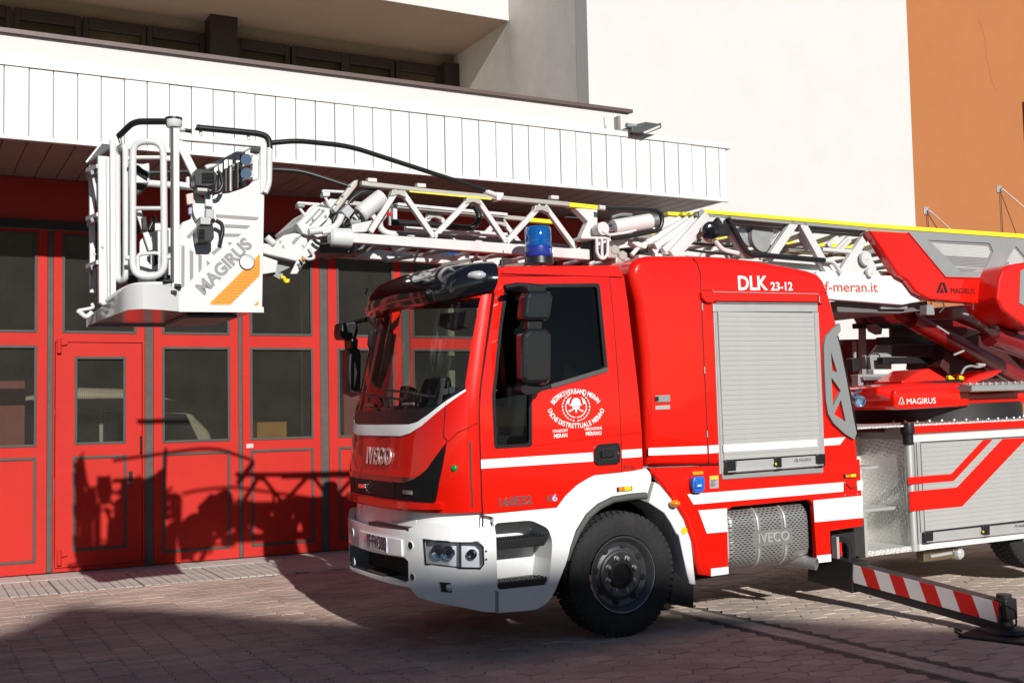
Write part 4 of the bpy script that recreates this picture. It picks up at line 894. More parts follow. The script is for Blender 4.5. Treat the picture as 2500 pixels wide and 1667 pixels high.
# ---- white step panel and wheel arch
def sidepatch(name, c, pts, m, parent, off=0., th=.02, holes=(), y0=0., sm=40): return patch(name, sp(c, pts, y0-off) if c else pts, side(y0), m, parent, off, th, (0, 0), holes, sm)
stepo = [(1179, 1256), (1360, 1239), (1379, 1213), (1408, 1185), (1440, 1165.5), (1452, 1160), (1517, 1153), (1571, 1146), (1584, 1149), (1590, 1161), (1590, 1174), (1577, 1219), (1574, 1201), (1540, 1204), (1496, 1212), (1462, 1229), (1435, 1253), (1411, 1290), (1394, 1338), (1382, 1376), (1370, 1406), (1358, 1436), (1348, 1456), (1333, 1474), (1310, 1487), (1280, 1491), (1216, 1496), (1210, 1485), (1207, 1290), (1205, 1262)]
hole_px = fil2([cE(*q) for q in [(1278, 712), (1560, 690), (1690, 750), (1722, 850), (1712, 1000), (1696, 1150), (1672, 1182), (1300, 1222), (1290, 1000)]], 12)
hxz = sp(c0, hole_px, -.01)
stp = patch('step_panel', sp(c0, stepo, -.01), side(0.), WHT, TR, .01, .03, (0, 0), [hxz], 40); bevel(stp, .008, 2, 60)
n_ = len(hxz); mb = MB()
inn = [(a+(hxz[0][0]*.0), b) for a, b in hxz]
mb.add([(a, -.008, b) for a, b in hxz]+[(a-.02, .24, b) for a, b in hxz], [(i, (i+1) % n_, n_+(i+1) % n_, n_+i) for i in range(n_)]+[tuple(n_+i for i in range(n_))]); mb.build('step_recess', WHT, stp, 50)
def treadstep(pts, depth, nm):
    xz = sp(cE, pts, 0.); xs = [q[0] for q in xz]; zs_ = [q[1] for q in xz]; return min(xs), max(xs), min(zs_), max(zs_)
def tread(c, top_l, top_r, h, y0, y1, nm, m=BLK):
    a = ty(*c(*top_l), y0); b = ty(*c(*top_r), y0); o = MB(); z = (a[2]+b[2])/2
    o.prism([(a[0], z-h), (b[0]-.04, z-h), (b[0], z-.02), (b[0], z), (a[0], z)], y0, y1); ob_ = o.build(nm, m, stp); bevel(ob_, .006)
    k = 0; nb_ = MB()
    x = a[0]+.01
    while x < b[0]-.01: nb_.box((x, y0+.004, z-.001), (x+.012, y0+.02, z+.008)); nb_.box((x, y0+.06, z-.001), (x+.012, y0+.075, z+.008)); nb_.box((x, y0+.12, z-.001), (x+.012, y0+.135, z+.008)); x += .024
    t_ = nb_.build('tread_teeth', m, ob_); t_['kind'] = 'stuff'
    return ob_
tread(cE, (1280, 835), (1690, 818), .075, .0, .23, 'step_tread'); tread(cE, (1292, 1160), (1680, 1140), .07, .0, .23, 'step_tread')
# corner piece between bumper and step
mb = MB(); q = sp(cE, [(1183, 640), (1192, 640), (1192, 740), (1184, 738)], -.012); mb.prism(q, -.016, -.005); mb.build('bumper_gap', BLK, TR)
q = sp(cE, [(1282, 1225), (1308, 1235), (1308, 1390), (1282, 1388)], -.012); MB().prism(q, -.016, .0).build('bumper_gap', GRYM, TR)
# grey sheet under the door: shade of the step recess put into colour
sidepatch('under_door_shade', cE, [(1250, 640), (1752, 600), (1560, 688), (1250, 706)], mat('recess_shade_grey', (.33, .32, .3), .5), TR, .0, .03, (), .03)
# arch lip (grey rubber), rear mud guard, flap
lip = [ty(*cG(a, b), -.015) for a, b in [(668, 322), (560, 330), (430, 350), (330, 400), (250, 470), (180, 580), (135, 700), (110, 790)]]
mb = MB(); mb.tube(lip, [.03, .03, .03, .03, .028, .024, .016, .008], 10); mb.build('arch_lip', RUBS, TR, 50)
mg = sidepatch('rear_mudguard', cG, [(732, 222), (800, 268), (880, 355), (950, 500), (990, 620), (1010, 800), (1026, 962), (985, 958), (960, 860), (905, 602), (890, 600), (850, 520), (800, 445), (700, 380), (690, 375)], WHT, TR, .0, .35); bevel(mg, .01)
fpz = sp(cG, [(880, 870), (980, 955), (1018, 960), (1018, 1132), (850, 1100)], .0); MB().prism(fpz, .02, .34).build('mud_flap', RUB, TR)
inner = [ty(*cG(a, b), .0) for a, b in [(660, 300), (430, 330), (250, 450), (130, 700), (60, 900)]]
hub = ty(1525, 1408, .02)
# inner wheel housing
V = []; F = []; rr = .66
for k in range(13):
    a = R(2+k*186/12); V += [(hub[0]+rr*math.cos(a), .02, hub[2]+rr*math.sin(a)), (hub[0]+rr*math.cos(a), .45, hub[2]+rr*math.sin(a))]
for k in range(12): F.append((2*k, 2*k+1, 2*k+3, 2*k+2))
n_ = len(V); V.append((hub[0], .45, hub[2])); F += [(2*k+1, 2*k+3, n_) for k in range(12)]
mk('wheel_housing', V, F, DARK, TR)
# lamps on the arch
def slab(name, c, pts, m, parent, y0, th, bv=.004): o = MB().prism(sp(c, pts, y0), y0, y0+th).build(name, m, parent); bevel(o, bv); return o
ml = slab('side_marker_lamp', cG, [(460, 262), (570, 252), (572, 285), (462, 296)], BLK, TR, -.02, .012); slab('marker_lens', cG, [(512, 258), (565, 254), (566, 283), (514, 288)], YLW, ml, -.028, .01); slab('marker_lens', cG, [(474, 264), (510, 260), (511, 288), (475, 292)], AMB, ml, -.028, .01)
ml = slab('side_marker_lamp', cG, [(2092, 166), (2182, 160), (2182, 192), (2094, 198)], BLK, TR, -.035, .012); slab('marker_lens', cG, [(2102, 170), (2136, 168), (2136, 190), (2104, 194)], AMB, ml, -.042, .01); slab('marker_lens', cG, [(2138, 168), (2178, 164), (2178, 188), (2140, 191)], YLW, ml, -.042, .01)
q = ty(*cG(868, 376), -.03); mb = MB(); mb.lathe([(0, .03), (.02, .03), (.045, .022), (.055, 0)], (0, 0, 0), (0, -1, 0), 18); mb.v = [tuple(np.array([v[0]*1.5, v[1], v[2]])+q) for v in mb.v]; mb.build('turn_indicator', AMB, TR, 60)
q = ty(*cG(942, 572), -.005); MB().lathe([(0, .032), (.003, .031)], q, (0, -1, 0), 18).build('yellow_sticker', YLW, TR)
# ---- front wheels
def wheel(cx, cz, yo, sgn, twin=False):
    w_ = empty('wheel', (cx, yo, cz), TR)
    tprof = [(.06, .30), (.03, .315), (.01, .33), (.0, .37), (-.008, .41), (.0, .455), (.016, .49), (.028, .503), (.05, .509), (.15, .512), (.25, .507), (.265, .5), (.28, .485), (.3, .44), (.29, .35), (.27, .31)]
    MB().lathe([(a*sgn, r_) for a, r_ in tprof], (0, 0, 0), (0, 1, 0), 64, False).build('tyre', RUB, w_, 35)
    blk = MB()
    for k in range(56):
        a0 = 2*math.pi*k/56
        for (ya, yb, sh) in ((.012, .055, .0), (.07, .115, .5), (.125, .175, 0.), (.185, .23, .5), (.245, .288, 0)):
            a1 = a0+sh*2*math.pi/56; da = .046; r0, r1 = .495, (.519 if .06 < ya < .24 else .514); pts = []
            if ya < .05: r0 = .478
            for r_ in (r0, r1):
                for aa, yy in ((a1-da, ya), (a1+da*.7, ya+.006), (a1+da*.7, yb), (a1-da, yb-.006)): pts.append((r_*math.cos(aa), yy*sgn, r_*math.sin(aa)))
            blk.add(pts, [(0, 1, 2, 3), (4, 5, 6, 7), (0, 1, 5, 4), (1, 2, 6, 5), (2, 3, 7, 6), (3, 0, 4, 7)])
    t_ = blk.build('tread_blocks', RUB, w_); t_['kind'] = 'stuff'
    rim = MB().lathe([(s_*sgn, r_) for s_, r_ in [(.03, .3), (.012, .312), (.005, .31), (.012, .298), (.03, .288), (.045, .272), (.06, .265), (.075, .225), (.065, .2), (.045, .195), (.04, .18), (.045, .17), (.045, .0)]], (0, 0, 0), (0, 1, 0), 48, False).build('rim', RIM, w_, 35)
    MB().lathe([(.0, .309), (-.002*sgn, .3135), (.006*sgn, .3155)], (0, .004*sgn, 0), (0, 1, 0), 48, False).build('rim_edge', mat('worn_rim_edge', (.35, .35, .36), .35, metal=.8), rim, 60)
    for k in range(8):
        a = 2*math.pi*(k+.5)/8+.2; c_ = (.238*math.cos(a), (.066)*sgn, .238*math.sin(a)); o = MB(); o.lathe([(0, .03), (.002, .024), (.006, .02)], c_, (0, -sgn, 0), 14); ob_ = o.build('vent_hole', DARK, rim)
    for k in range(8):
        a = 2*math.pi*k/8+.3; c_ = (.138*math.cos(a), .045*sgn, .138*math.sin(a)); MB().lathe([(0, .026), (.006, .025), (.008, .019), (.03, .017), (.033, .008), (.033, 0)], c_, (0, -sgn, 0), 10).build('wheel_nut', ALUD, rim, 35)
    MB().lathe([(0, .125), (.012, .12), (.016, .09), (-.03, .08), (-.03, .0)], (0, .045*sgn, 0), (0, -sgn, 0), 30).build('hub_cap', BLK, rim, 35)
    for k in range(10): a = 2*math.pi*k/10; MB().lathe([(0, .008), (.006, .006)], (.055*math.cos(a), .075*sgn, .055*math.sin(a)), (0, -sgn, 0), 6).build('hub_bolt', ALUD, rim)
    return w_
wz = .512
wheel(hub[0]-.02, wz, .0, 1); wheel(hub[0]-.02, wz, CW, -1)
wheel(5.3, wz+.05, .06, 1); wheel(5.3, wz+.05, CW-.02, -1)
MB().tube([(hub[0], .3, wz), (hub[0], CW-.3, wz)], .07, 10).build('axle', DARK, TR); MB().tube([(5.3, .3, wz), (5.3, CW-.3, wz)], .09, 10).build('axle', DARK, TR)
for yy in (.75, 1.5): MB().box((-1.3, yy, .72), (7.5, yy+.09, .95)).build('chassis_rail', DARK, TR)
MB().box((-1.0, .45, .5), (.9, 1.9, 1.1)).build('engine_block', DARK, TR)
# ---- module behind the cab
def rprism(name, xz, y0, y1, r, m, parent, seg=5):
    """prism along y whose rim at y0 (and y1) is rounded over radius r"""
    P_ = [np.array(p) for p in xz]; n = len(P_)
    ar = sum(P_[i][0]*P_[(i+1) % n][1]-P_[(i+1) % n][0]*P_[i][1] for i in range(n)); sg = 1 if ar > 0 else -1
    def inset(d):
        o = []
        for i in range(n):
            e1 = P_[i]-P_[i-1]; e2 = P_[(i+1) % n]-P_[i]; e1 = e1/np.linalg.norm(e1); e2 = e2/np.linalg.norm(e2); n1 = np.array([-e1[1], e1[0]])*sg; n2 = np.array([-e2[1], e2[0]])*sg
            b = n1+n2; b = b/max(.4, (b@b)/2+0) if (b@b) > 1e-6 else n1; o.append(P_[i]+b*d)
        return o
    rings = []
    for k in range(seg+1): t = math.pi/2*k/seg; rings.append((inset(r*(1-math.sin(t))), y0+r*(1-math.cos(t))))
    for k in range(seg, -1, -1): t = math.pi/2*k/seg; rings.append((inset(r*(1-math.sin(t))), y1-r*(1-math.cos(t))))
    V = []; F = []
    for pts, y in rings: V += [(p[0], y, p[1]) for p in pts]
    for i in range(len(rings)-1):
        for j in range(n): F.append((i*n+j, i*n+(j+1) % n, (i+1)*n+(j+1) % n, (i+1)*n+j))
    F += [tuple(range(n)), tuple((len(rings)-1)*n+j for j in range(n))[::-1]]
    return mk(name, V, F, m, parent, auto=35)
YB = -.02
msil = sp(cH, [(217, 1405), (205, 1000), (190, 700), (150, 350), (112, 190), (113, 145), (135, 100), (175, 72), (230, 60), (480, 60), (700, 68), (900, 90), (1100, 125), (1250, 155), (1310, 178), (1345, 215), (1372, 280), (1400, 370), (1432, 500), (1445, 560), (1480, 760), (1520, 1000), (1545, 1150), (1560, 1230), (1568, 1340), (1571, 1405)], YB)
mod = rprism('equipment_body', msil, YB, CW+.02, .07, RED, TR, 6)
skirt = [(690, 122), (1188, 106), (2203, 62), (2228, 540), (1990, 575), (1998, 795), (1897, 806), (1868, 385), (1840, 350), (1290, 402), (1250, 430), (1262, 885), (1130, 900), (1045, 888), (1030, 830), (1000, 650), (940, 480), (850, 330), (740, 200)]
sk_ = sidepatch('side_skirt', cG, skirt, RED, TR, .0, .05, (), YB); bevel(sk_, .006)
# rounded arch edge of skirt
mb = MB(); mb.tube([ty(*cG(a, b), YB+.02) for a, b in [(700, 135), (760, 205), (860, 330), (950, 480), (1010, 650), (1042, 830), (1056, 880)]], .028, 8); mb.build('skirt_edge', RED, TR, 60)
for pts in ([(965, 312), (2085, 225), (2085, 292), (1010, 385)], [(2183, 215), (2224, 211), (2224, 278), (2187, 285)], [(1045, 428), (1249, 412), (1251, 580), (1105, 592)], [(1870, 356), (2220, 322), (2225, 480), (1880, 512)], [(1135, 845), (1259, 831), (1261, 882), (1135, 900)], [(1895, 752), (1997, 742), (1997, 793), (1897, 804)]):
    sidepatch('white_stripe', cG, pts, STR, sk_, .003, .004, (), YB, None)
for pts in ([(218, 1290), (590, 1275), (592, 1325), (218, 1337)], [(603, 1273), (664, 1270), (666, 1319), (604, 1324)], [(1338, 1230), (1475, 1220), (1440, 1268), (1340, 1275)]): sidepatch('white_stripe', cH, pts, STR, mod, .003, .004, (), YB, None)
def yline(name, c, pts, wdt=.007, y=YB-.001, m=BLK, parent=mod): mb = MB(); mb.tube([ty(*c(a, b), y) for a, b in pts], wdt/2, 5); return mb.build(name, m, parent)
yline('panel_gap', cH, [(500, 75), (530, 115), (548, 180), (556, 360), (575, 800), (595, 1230), (603, 1395)], .008); yline('panel_gap', cH, [(218, 1407), (600, 1395), (660, 1398)], .012); yline('panel_gap', cH, [(562, 283), (628, 285)], .005); yline('panel_gap', cH, [(1310, 295), (1375, 300)], .005)
for a, b in ((560, 390), (575, 793), (592, 1200)):
    q = ty(*cH(a, b), YB-.006); MB().tube([q+np.array([0, 0, -.03]), q+np.array([0, 0, .03])], .008, 8).build('hinge', ALUD, mod)
lt = slab('latch', cH, fil2([(262, 955), (355, 950), (358, 990), (350, 997), (262, 997)], 6), GRYM, mod, YB-.012, .014); slab('latch_recess', cH, [(255, 945), (372, 940), (372, 1000), (255, 1003)], RED, mod, YB-.005, .006); slab('latch_key', cH, [(264, 962), (284, 961), (284, 990), (264, 991)], BLK, lt, YB-.02, .01)
slab('data_plate', cH, [(263, 1021), (355, 1015), (355, 1042), (263, 1045)], ALU, mod, YB-.003, .004, .001)
# socket, caution plate
s5 = slab('power_socket', cH, fil2([(510, 1475), (575, 1468), (582, 1500), (578, 1560), (560, 1575), (515, 1575), (503, 1540), (503, 1500)], 10), BLUE, TR, YB-.06, .058, .015); slab('socket_tag', cH, fil2([(500, 1440), (568, 1436), (570, 1458), (502, 1463)], 5), ORG, TR, YB-.012, .012); slab('socket_lid', cH, fil2([(518, 1495), (566, 1490), (566, 1545), (520, 1550)], 8), BLUE, s5, YB-.072, .014, .008); slab('socket_label', cH, [(532, 1525), (556, 1522), (556, 1532), (532, 1535)], STR, s5, YB-.074, .004, .001)
pt = slab('caution_plate', cH, [(608, 1468), (665, 1464), (666, 1545), (610, 1548)], ALU, TR, YB-.003, .004, .001); slab('caution_band', cH, [(610, 1470), (663, 1466), (664, 1486), (611, 1490)], YLW, pt, YB-.0045, .003, .001)
for k in range(6): slab('caution_line', cH, [(613, 1495+k*8), (650-(k % 3)*6, 1492+k*8), (650-(k % 3)*6, 1495+k*8), (613, 1498+k*8)], BLK, pt, YB-.0042, .002, .0005)
# lettering on the body
def yt(s, c, pa, pb, h, m, nm, parent, y, bold=.01, th=.002, off=.002, slant=0.):
    a = ty(*c(*pa), y); b = ty(*c(*pb), y); A_ = np.array([a[0], a[2]]); B_ = np.array([b[0], b[2]]); d = B_-A_; L = np.linalg.norm(d); d /= L; n_ = np.array([-d[1], d[0]]); k = fit(s, L, h); m0 = (A_+B_)/2
    def fn(x, yy, of): q = m0+d*x*k+n_*yy; return (q[0], y-of, q[1])
    return text(nm, s, m, parent, fn, h, off, th, bold)
yt('DLK', cH, (788, 243), (968, 243), .125, TXW, 'type_lettering', mod, YB, .035); yt('23-12', cH, (998, 262), (1135, 262), .075, TXW, 'type_lettering', mod, YB, .03)
# roller shutter
fr = MB(); fr.prism(sp(c7, [(314, 315), (347, 315), (398, 1545), (362, 1560)], YB), YB-.012, YB+.01); f1 = fr.build('shutter_rail', ALU, mod); bevel(f1, .003)
fr = MB(); fr.prism(sp(c7, [(1066, 320), (1117, 320), (1168, 1500), (1115, 1420)], YB), YB-.012, YB+.01); f2 = fr.build('shutter_rail', ALU, mod); bevel(f2, .003)
yline('rail_groove', c7, [(330, 318), (380, 1550)], .006, YB-.013, GRYM); yline('rail_groove', c7, [(1090, 322), (1140, 1490)], .008, YB-.013, GRYM); yline('rail_groove', c7, [(1072, 322), (1116, 1410)], .012, YB-.012, BLK); yline('rail_groove', c7, [(348, 318), (399, 1460)], .006, YB-.012, BLK)
slab('shutter_header', c7, [(318, 258), (1118, 264), (1118, 318), (318, 316)], ALU, mod, YB-.02, .02); slab('rain_strip', c7, [(330, 238), (1128, 246), (1112, 262), (345, 256)], ALUD, mod, YB-.012, .01)
slab('awning_box', c7, fil2([(232, 160), (320, 158), (330, 170), (330, 235), (318, 250), (270, 248), (235, 215)], 10), RED, mod, YB-.035, .04, .015); slab('awning_box', c7, [(326, 166), (1118, 182), (1126, 242), (326, 236)], RED, mod, YB-.03, .035, .006); slab('awning_box', c7, fil2([(1122, 182), (1180, 185), (1180, 225), (1160, 255), (1130, 258)], 8), RED, mod, YB-.03, .035, .012)
yline('awning_seam', c7, [(312, 150), (322, 165), (1118, 181), (1130, 200), (1130, 244)], .008, YB-.033, ALU)
TL, TRc, BL, BR = [ty(*c7(*q), YB) for q in ((350, 321), (1066, 325), (397, 1452), (1112, 1402))]
NS = 30
SX0 = (TL[0]+BL[0])/2; SX1 = (TRc[0]+BR[0])/2; z1 = (TL[2]+TRc[2])/2; z0 = (BL[2]+BR[2])/2
def slatmesh(xa, xb, h, y):
    pr = [(0, .002), (.1*h, 0), (.9*h, 0), (.93*h, .003), (h, .003), (h, .02), (0, .02)]; V = [(xa, y+b, a) for a, b in pr]+[(xb, y+b, a) for a, b in pr]; n = len(pr)
    me = bpy.data.meshes.new('shutter_slat'); me.from_pydata(V, [], [tuple(range(n)), tuple(range(2*n-1, n-1, -1))]+[(i, (i+1) % n, n+(i+1) % n, n+i) for i in range(n)]); me.materials.append(SLAT)
    bm = bmesh.new(); bm.from_mesh(me); bmesh.ops.recalc_face_normals(bm, faces=bm.faces); bm.to_mesh(me); bm.free(); return me
shut = MB().box((SX0-.02, YB-.002, z0-.08), (SX1+.02, YB+.004, z1+.01)).build('roller_shutter', DARK, mod)
h_ = (z1-z0)/NS; me = slatmesh(SX0-.012, SX1+.012, h_*.985, YB-.026)
for k in range(NS): o = bpy.data.objects.new('shutter_slat', me); COL.objects.link(o); o.parent = shut; o.location = (0, 0, z0+k*h_)
sidepatch('white_stripe', c7, [(396, 1334), (1112, 1293), (1114, 1345), (398, 1390)], STR, shut, .030, .003, (), YB, None)
def lockbar(c, l0, l1, r0, r1, y, parent, mids, lab, magi, ang=0):
    a, b, d, e = [ty(*c(*q), y) for q in (l0, r0, r1, l1)]
    bar_ = MB().prism([(q[0], q[2]) for q in (a, b, d, e)], y-.022, y).build('shutter_bar', ALU, parent); bevel(bar_, .004)
    t = MB(); t.tube([e+np.array([.02, -.035, .005]), d+np.array([-.02, -.035, .005])], .012, 8); t.build('bar_tube', ALU, bar_)
    for k, wd in mids:
        u0 = a+(b-a)*(k-wd/2); u1 = a+(b-a)*(k+wd/2); v0 = e+(d-e)*(k-wd/2); v1 = e+(d-e)*(k+wd/2)
        o = MB().prism([(u0[0], u0[2]+.012), (u1[0], u1[2]+.012), (v1[0], v1[2]-.01), (v0[0], v0[2]-.01)], y-.045, y-.002).build('bar_bracket', BLK, bar_); bevel(o, .008)
    return bar_
lb = lockbar(c7, (388, 1465), (392, 1545), (1148, 1412), (1150, 1488), YB-.01, mod, ((.05, .1), (.52, .065), (.96, .09)), 'G1', True)
q = ty(*c7(797, 1480), YB-.058); MB().lathe([(0, .012), (.004, .01)], q, (0, -1, 0), 12).build('yellow_mark', YLW, lb)
INK = mat('grey_ink', (.12, .12, .12), .5)
yt('G1', c7, (464, 1482), (500, 1480), .05, INK, 'shutter_lettering', lb, YB-.033, 0); yt('MAGIRUS', c7, (975, 1452), (1066, 1446), .024, INK, 'shutter_lettering', lb, YB-.033, 0)
def logoA(c, pts, m, parent, y):     # two leaning strokes of the maker's mark
    for p_ in pts: sidepatch('maker_mark', c, p_, m, parent, .002, .002, (), y, None)
logoA(c7, [[(935, 1466), (948, 1440), (955, 1440), (942, 1466)], [(955, 1440), (962, 1440), (970, 1464), (962, 1464)], [(950, 1466), (957, 1452), (962, 1466)]], INK, lb, YB-.033)
slab('shutter_sill', c7, [(385, 1550), (1160, 1498), (1160, 1548), (388, 1600)], GRYM, mod, YB-.012, .012)
# grey corner trim
tr_ = sp(cH, [(1440, 495), (1446, 540), (1422, 575), (1442, 650), (1482, 850), (1527, 1100), (1547, 1195), (1532, 1236), (1470, 1197), (1400, 1132), (1365, 1072), (1350, 980), (1342, 800), (1338, 640), (1352, 575), (1400, 525)], YB-.03)
th_ = [sp(cH, fil2(q, 5), YB-.03) for q in ([(1382, 675), (1422, 806), (1390, 796)], [(1385, 838), (1446, 925), (1396, 1022)], [(1446, 982), (1477, 1122), (1402, 1075)])]
o = patch('corner_grab_frame', tr_, side(YB), mat('light_grey_trim', (.22, .23, .23), .45), mod, .03, .06, (0, 0), th_, 40); bevel(o, .008)
yline('corner_edge', cH, [(1424, 575), (1486, 850), (1531, 1100), (1548, 1180)], .02, YB-.01, BLK)
# hook recess near the rear corner
slab('hook_plate', cG, [(2090, 228), (2180, 240), (2186, 318), (2094, 318)], RED, sk_, YB-.006, .006)
for a, b in ((2094, 228), (2178, 238), (2186, 310), (2096, 316)): q = ty(*cG(a, b), YB-.008); MB().lathe([(0, .007), (.005, .005)], q, (0, -1, 0), 8).build('rivet', ALU, sk_)
mb = MB(); mb.tube([ty(*cG(a, b), YB-.012) for a, b in ((2105, 238), (2140, 270), (2170, 262))], .007, 6); mb.build('tie_hook', DRED, sk_)
# ---- exhaust silencer with perforated cover
ex = MB(); NX = 15; NZ = 20
q00, q10, q11, q01 = [ty(*cG(*q), -.03) for q in ((1262, 425), (1845, 360), (1880, 800), (1272, 878))]
exx0, exx1 = (q00[0]+q01[0])/2, (q10[0]+q11[0])/2; ez1 = (q00[2]+q10[2])/2; ez0 = (q01[2]+q11[2])/2
def exs(a, b, off):           # a,b in 0..1 ; bulging cover
    bz = -1+2*b; y = -.012+.13*abs(bz)**5; x = exx0+(exx1-exx0)*a; z = ez0+(ez1-ez0)*b
    ea = min(a, 1-a); y += .05*max(0, 1-ea/.05)**2
    return (x, y-off, z)
GALV = mat('satin_silencer_steel', (.3, .29, .28), .42, metal=.55, var=.12, vscale=4)
holes = []
for j in range(26):
    for i in range(18):
        a = (i+.5+(.5 if j % 2 else 0))/18.5*.98+.01; b = .05+.9*(j+.5)/26
        if min(abs(a-k) for k in (.0, .35, .675, 1.)) < .035: continue
        if .36 < b < .6 and .3 < a < .76: continue
        if b < .24 and a > .8: continue
        w2, h2 = .0135, .0075; holes.append([(a-w2, b-h2), (a+w2, b-h2), (a+w2, b+h2), (a-w2, b+h2)])
silo = fil2([(0, 0), (.82, 0), (.88, .12), (1, .16), (1, 1), (0, 1)], .06, 4)
sil = patch('silencer_cover', silo, exs, GALV, TR, 0, .006, (0, .06), holes, 30)
mb = MB(); mb.box((exx0+.02, .13, ez0+.02), (exx1-.02, .6, ez1-.01)); bevel(mb.build('silencer_body', mat('dark_steel', (.05, .05, .05), .5, metal=.7), sil), .05, 3)
for k in (.35, .675):
    mb = MB(); mb.tube([exs(k, b, .004) for b in np.linspace(.02, .32, 8)], .012, 8); mb.build('cover_rib', ALU, sil, 50); mb = MB(); mb.tube([exs(k, b, .004) for b in np.linspace(.62, .97, 8)], .012, 8); mb.build('cover_rib', ALU, sil, 50)
mb = MB(); mb.tube([exs(.012, b, .0) for b in np.linspace(.01, .99, 14)], .018, 8); mb.build('cover_edge', ALU, sil, 50)
fI = fit('IVECO', (exx1-exx0)*.37, .085)
text('cover_lettering', 'IVECO', ALU, sil, lambda x, y, of: exs(.535+x*fI/(exx1-exx0), .475+y/(ez1-ez0), of), .085, .008, .008, .01)
ep = ty(*cG(1855, 795), .0); tipm = MB(); tipm.lathe([(0, .055), (.14, .055), (.14, .048), (.0, .046)], ep+np.array([-.06, .06, .0]), (.45, -.85, -.12), 20); tipm.build('exhaust_tip', GALV, TR, 40); MB().tube([ep+np.array([-.25, .25, .05]), ep+np.array([-.1, .12, .02]), ep+np.array([-.04, .02, .0])], .06, 12, fil=.1).build('exhaust_pipe', GALV, TR, 50)
# frame behind, between silencer and steps
MB().box((-.0+hub[0]+.75, .25, .35), (exx0+.2, 2.0, 1.2)).build('tank', DARK, TR); MB().box((exx0, .3, .55), (2.9, 2.05, 1.2)).build('subframe', DARK, TR)
# ---- rear body: steps, shutter, deck
XR = 3.36; zt_r = ty(2216, 1040, 0)[2]; zb_r = ty(*c6(205, 1540), YB)[2]; XE = 7.6
zdk = ty(*c6(600, 160), YB)[2]
rb = MB().box((XR, YB+.012, zb_r), (XE, CW+.02, zdk)).build('rear_body', mat('aluminium_body', (.45, .44, .42), .5, metal=.5, var=.06), TR)
CHQ = None
def chequer():
    m = bpy.data.materials.new('chequer_plate'); m.use_nodes = True; t = m.node_tree; n = t.nodes; b = n['Principled BSDF']; b.inputs['Base Color'].default_value = (.72, .71, .68, 1); b.inputs['Metallic'].default_value = .35; b.inputs['Roughness'].default_value = .38
    tc = n.new('ShaderNodeTexCoord'); mp = n.new('ShaderNodeMapping'); mp.inputs['Rotation'].default_value = (R(45), R(45), R(45)); t.links.new(tc.outputs['Object'], mp.inputs[0])
    v = n.new('ShaderNodeTexVoronoi'); v.inputs['Scale'].default_value = 30; v.inputs['Randomness'].default_value = 0; t.links.new(mp.outputs[0], v.inputs['Vector'])
    mr = n.new('ShaderNodeMapRange'); mr.inputs[1].default_value = .2; mr.inputs[2].default_value = .45; mr.inputs[3].default_value = 1; mr.inputs[4].default_value = 0; t.links.new(v.outputs[0], mr.inputs[0])
    bp = n.new('ShaderNodeBump'); bp.inputs['Strength'].default_value = .8; bp.inputs['Distance'].default_value = .01; t.links.new(mr.outputs[0], bp.inputs['Height']); t.links.new(bp.outputs[0], b.inputs['Normal']); return m
CHQ = chequer()
MB().box((XR-.75, YB+.01, zdk+.002), (XE, CW, zdk+.02)).build('deck_plate', CHQ, TR)
# raised bars on the visible strip of the deck
x = XR+.02
while x < 6.2: MB().bar((x, .02, zdk+.022), (x+.05, .3, zdk+.022), .012, .008, (0, 0, 1)).build('deck_grip_bar', ALU, TR); x += .06
MB().box((XR-.004, .03, zb_r+.002), (XR-.0, CW-.2, zdk-.12)).build('end_plate', CHQ, rb)
ew = MB().box((2.74, .62, zb_r), (XR, .66, zdk-.1)).build('alcove_wall', CHQ, TR)
for (l, r_, rt) in (((262, 400), (358, 390), 415), ((272, 660), (465, 640), 668)):
    a = ty(*cJ(*l), .25); b = ty(*cJ(*r_), .12); zz = (a[2]+b[2])/2; o = MB().prism([(2.74, zz-.03), (b[0]-.02, zz-.03), (b[0], zz-.01), (b[0], zz), (2.74, zz)], .1, .62).build('access_step', ALU, TR); bevel(o, .006)
a = ty(*cJ(265, 935), 0); MB().box((2.76, .0, zb_r-.0), (XR-.01, .62, zb_r+.05)).build('access_step', CHQ, TR); MB().box((2.74, -.01, zb_r-.002), (2.775, .6, zb_r+.36)).build('step_side_plate', ALU, TR)
MB().prism(sp(cJ, [(230, 150), (520, 150), (520, 190), (230, 190)], .3), .28, .31).build('alcove_header', DRED, TR)
slab('red_band', c6, [(128, 180), (1344, 115), (1400, 112), (1400, 192), (1344, 195), (140, 262)], RED, rb, YB-.01, .02); slab('top_profile', c6, [(120, 283), (1400, 208), (1400, 285), (120, 356)], mat('white_aluminium', (.75, .75, .74), .4, metal=.2), rb, YB-.016, .03); slab('bottom_profile', c6, [(205, 1472), (1400, 1335), (1400, 1400), (205, 1540)], mat('white_aluminium', (.75, .75, .74)), rb, YB-.016, .03)
p0 = ty(*c6(115, 1552), YB); p1 = ty(*c6(95, 262), YB)
MB().tube([(XR+.03, YB+.03, zb_r), (XR+.03, YB+.03, zdk-.06)], .045, 12).build('corner_post', ALU, rb, 50); MB().box((XR+.05, YB-.014, zb_r), (XR+.14, YB+.02, zdk-.12)).build('shutter_rail', ALU, rb)
o = MB().lathe([(0, .05), (.1, .05), (.1, .065), (.14, .068), (.21, .06), (.22, .0)], (XR+.02, YB+.02, zdk-.17), (0, 0, 1), 18).build('corner_cap', BLK, rb, 40)
R0, R1 = ty(*c6(170, 372), YB), ty(*c6(210, 1330), YB); z1, z0 = R0[2], R1[2]; x0_ = XR+.14
sh2 = MB().box((x0_, YB-.004, z0-.1), (XE-.3, YB+.004, z1)).build('roller_shutter', DARK, rb); NS2 = 19; h_ = (z1-z0)/NS2; me = slatmesh(x0_+.004, XE-.3, h_*.985, YB-.022)
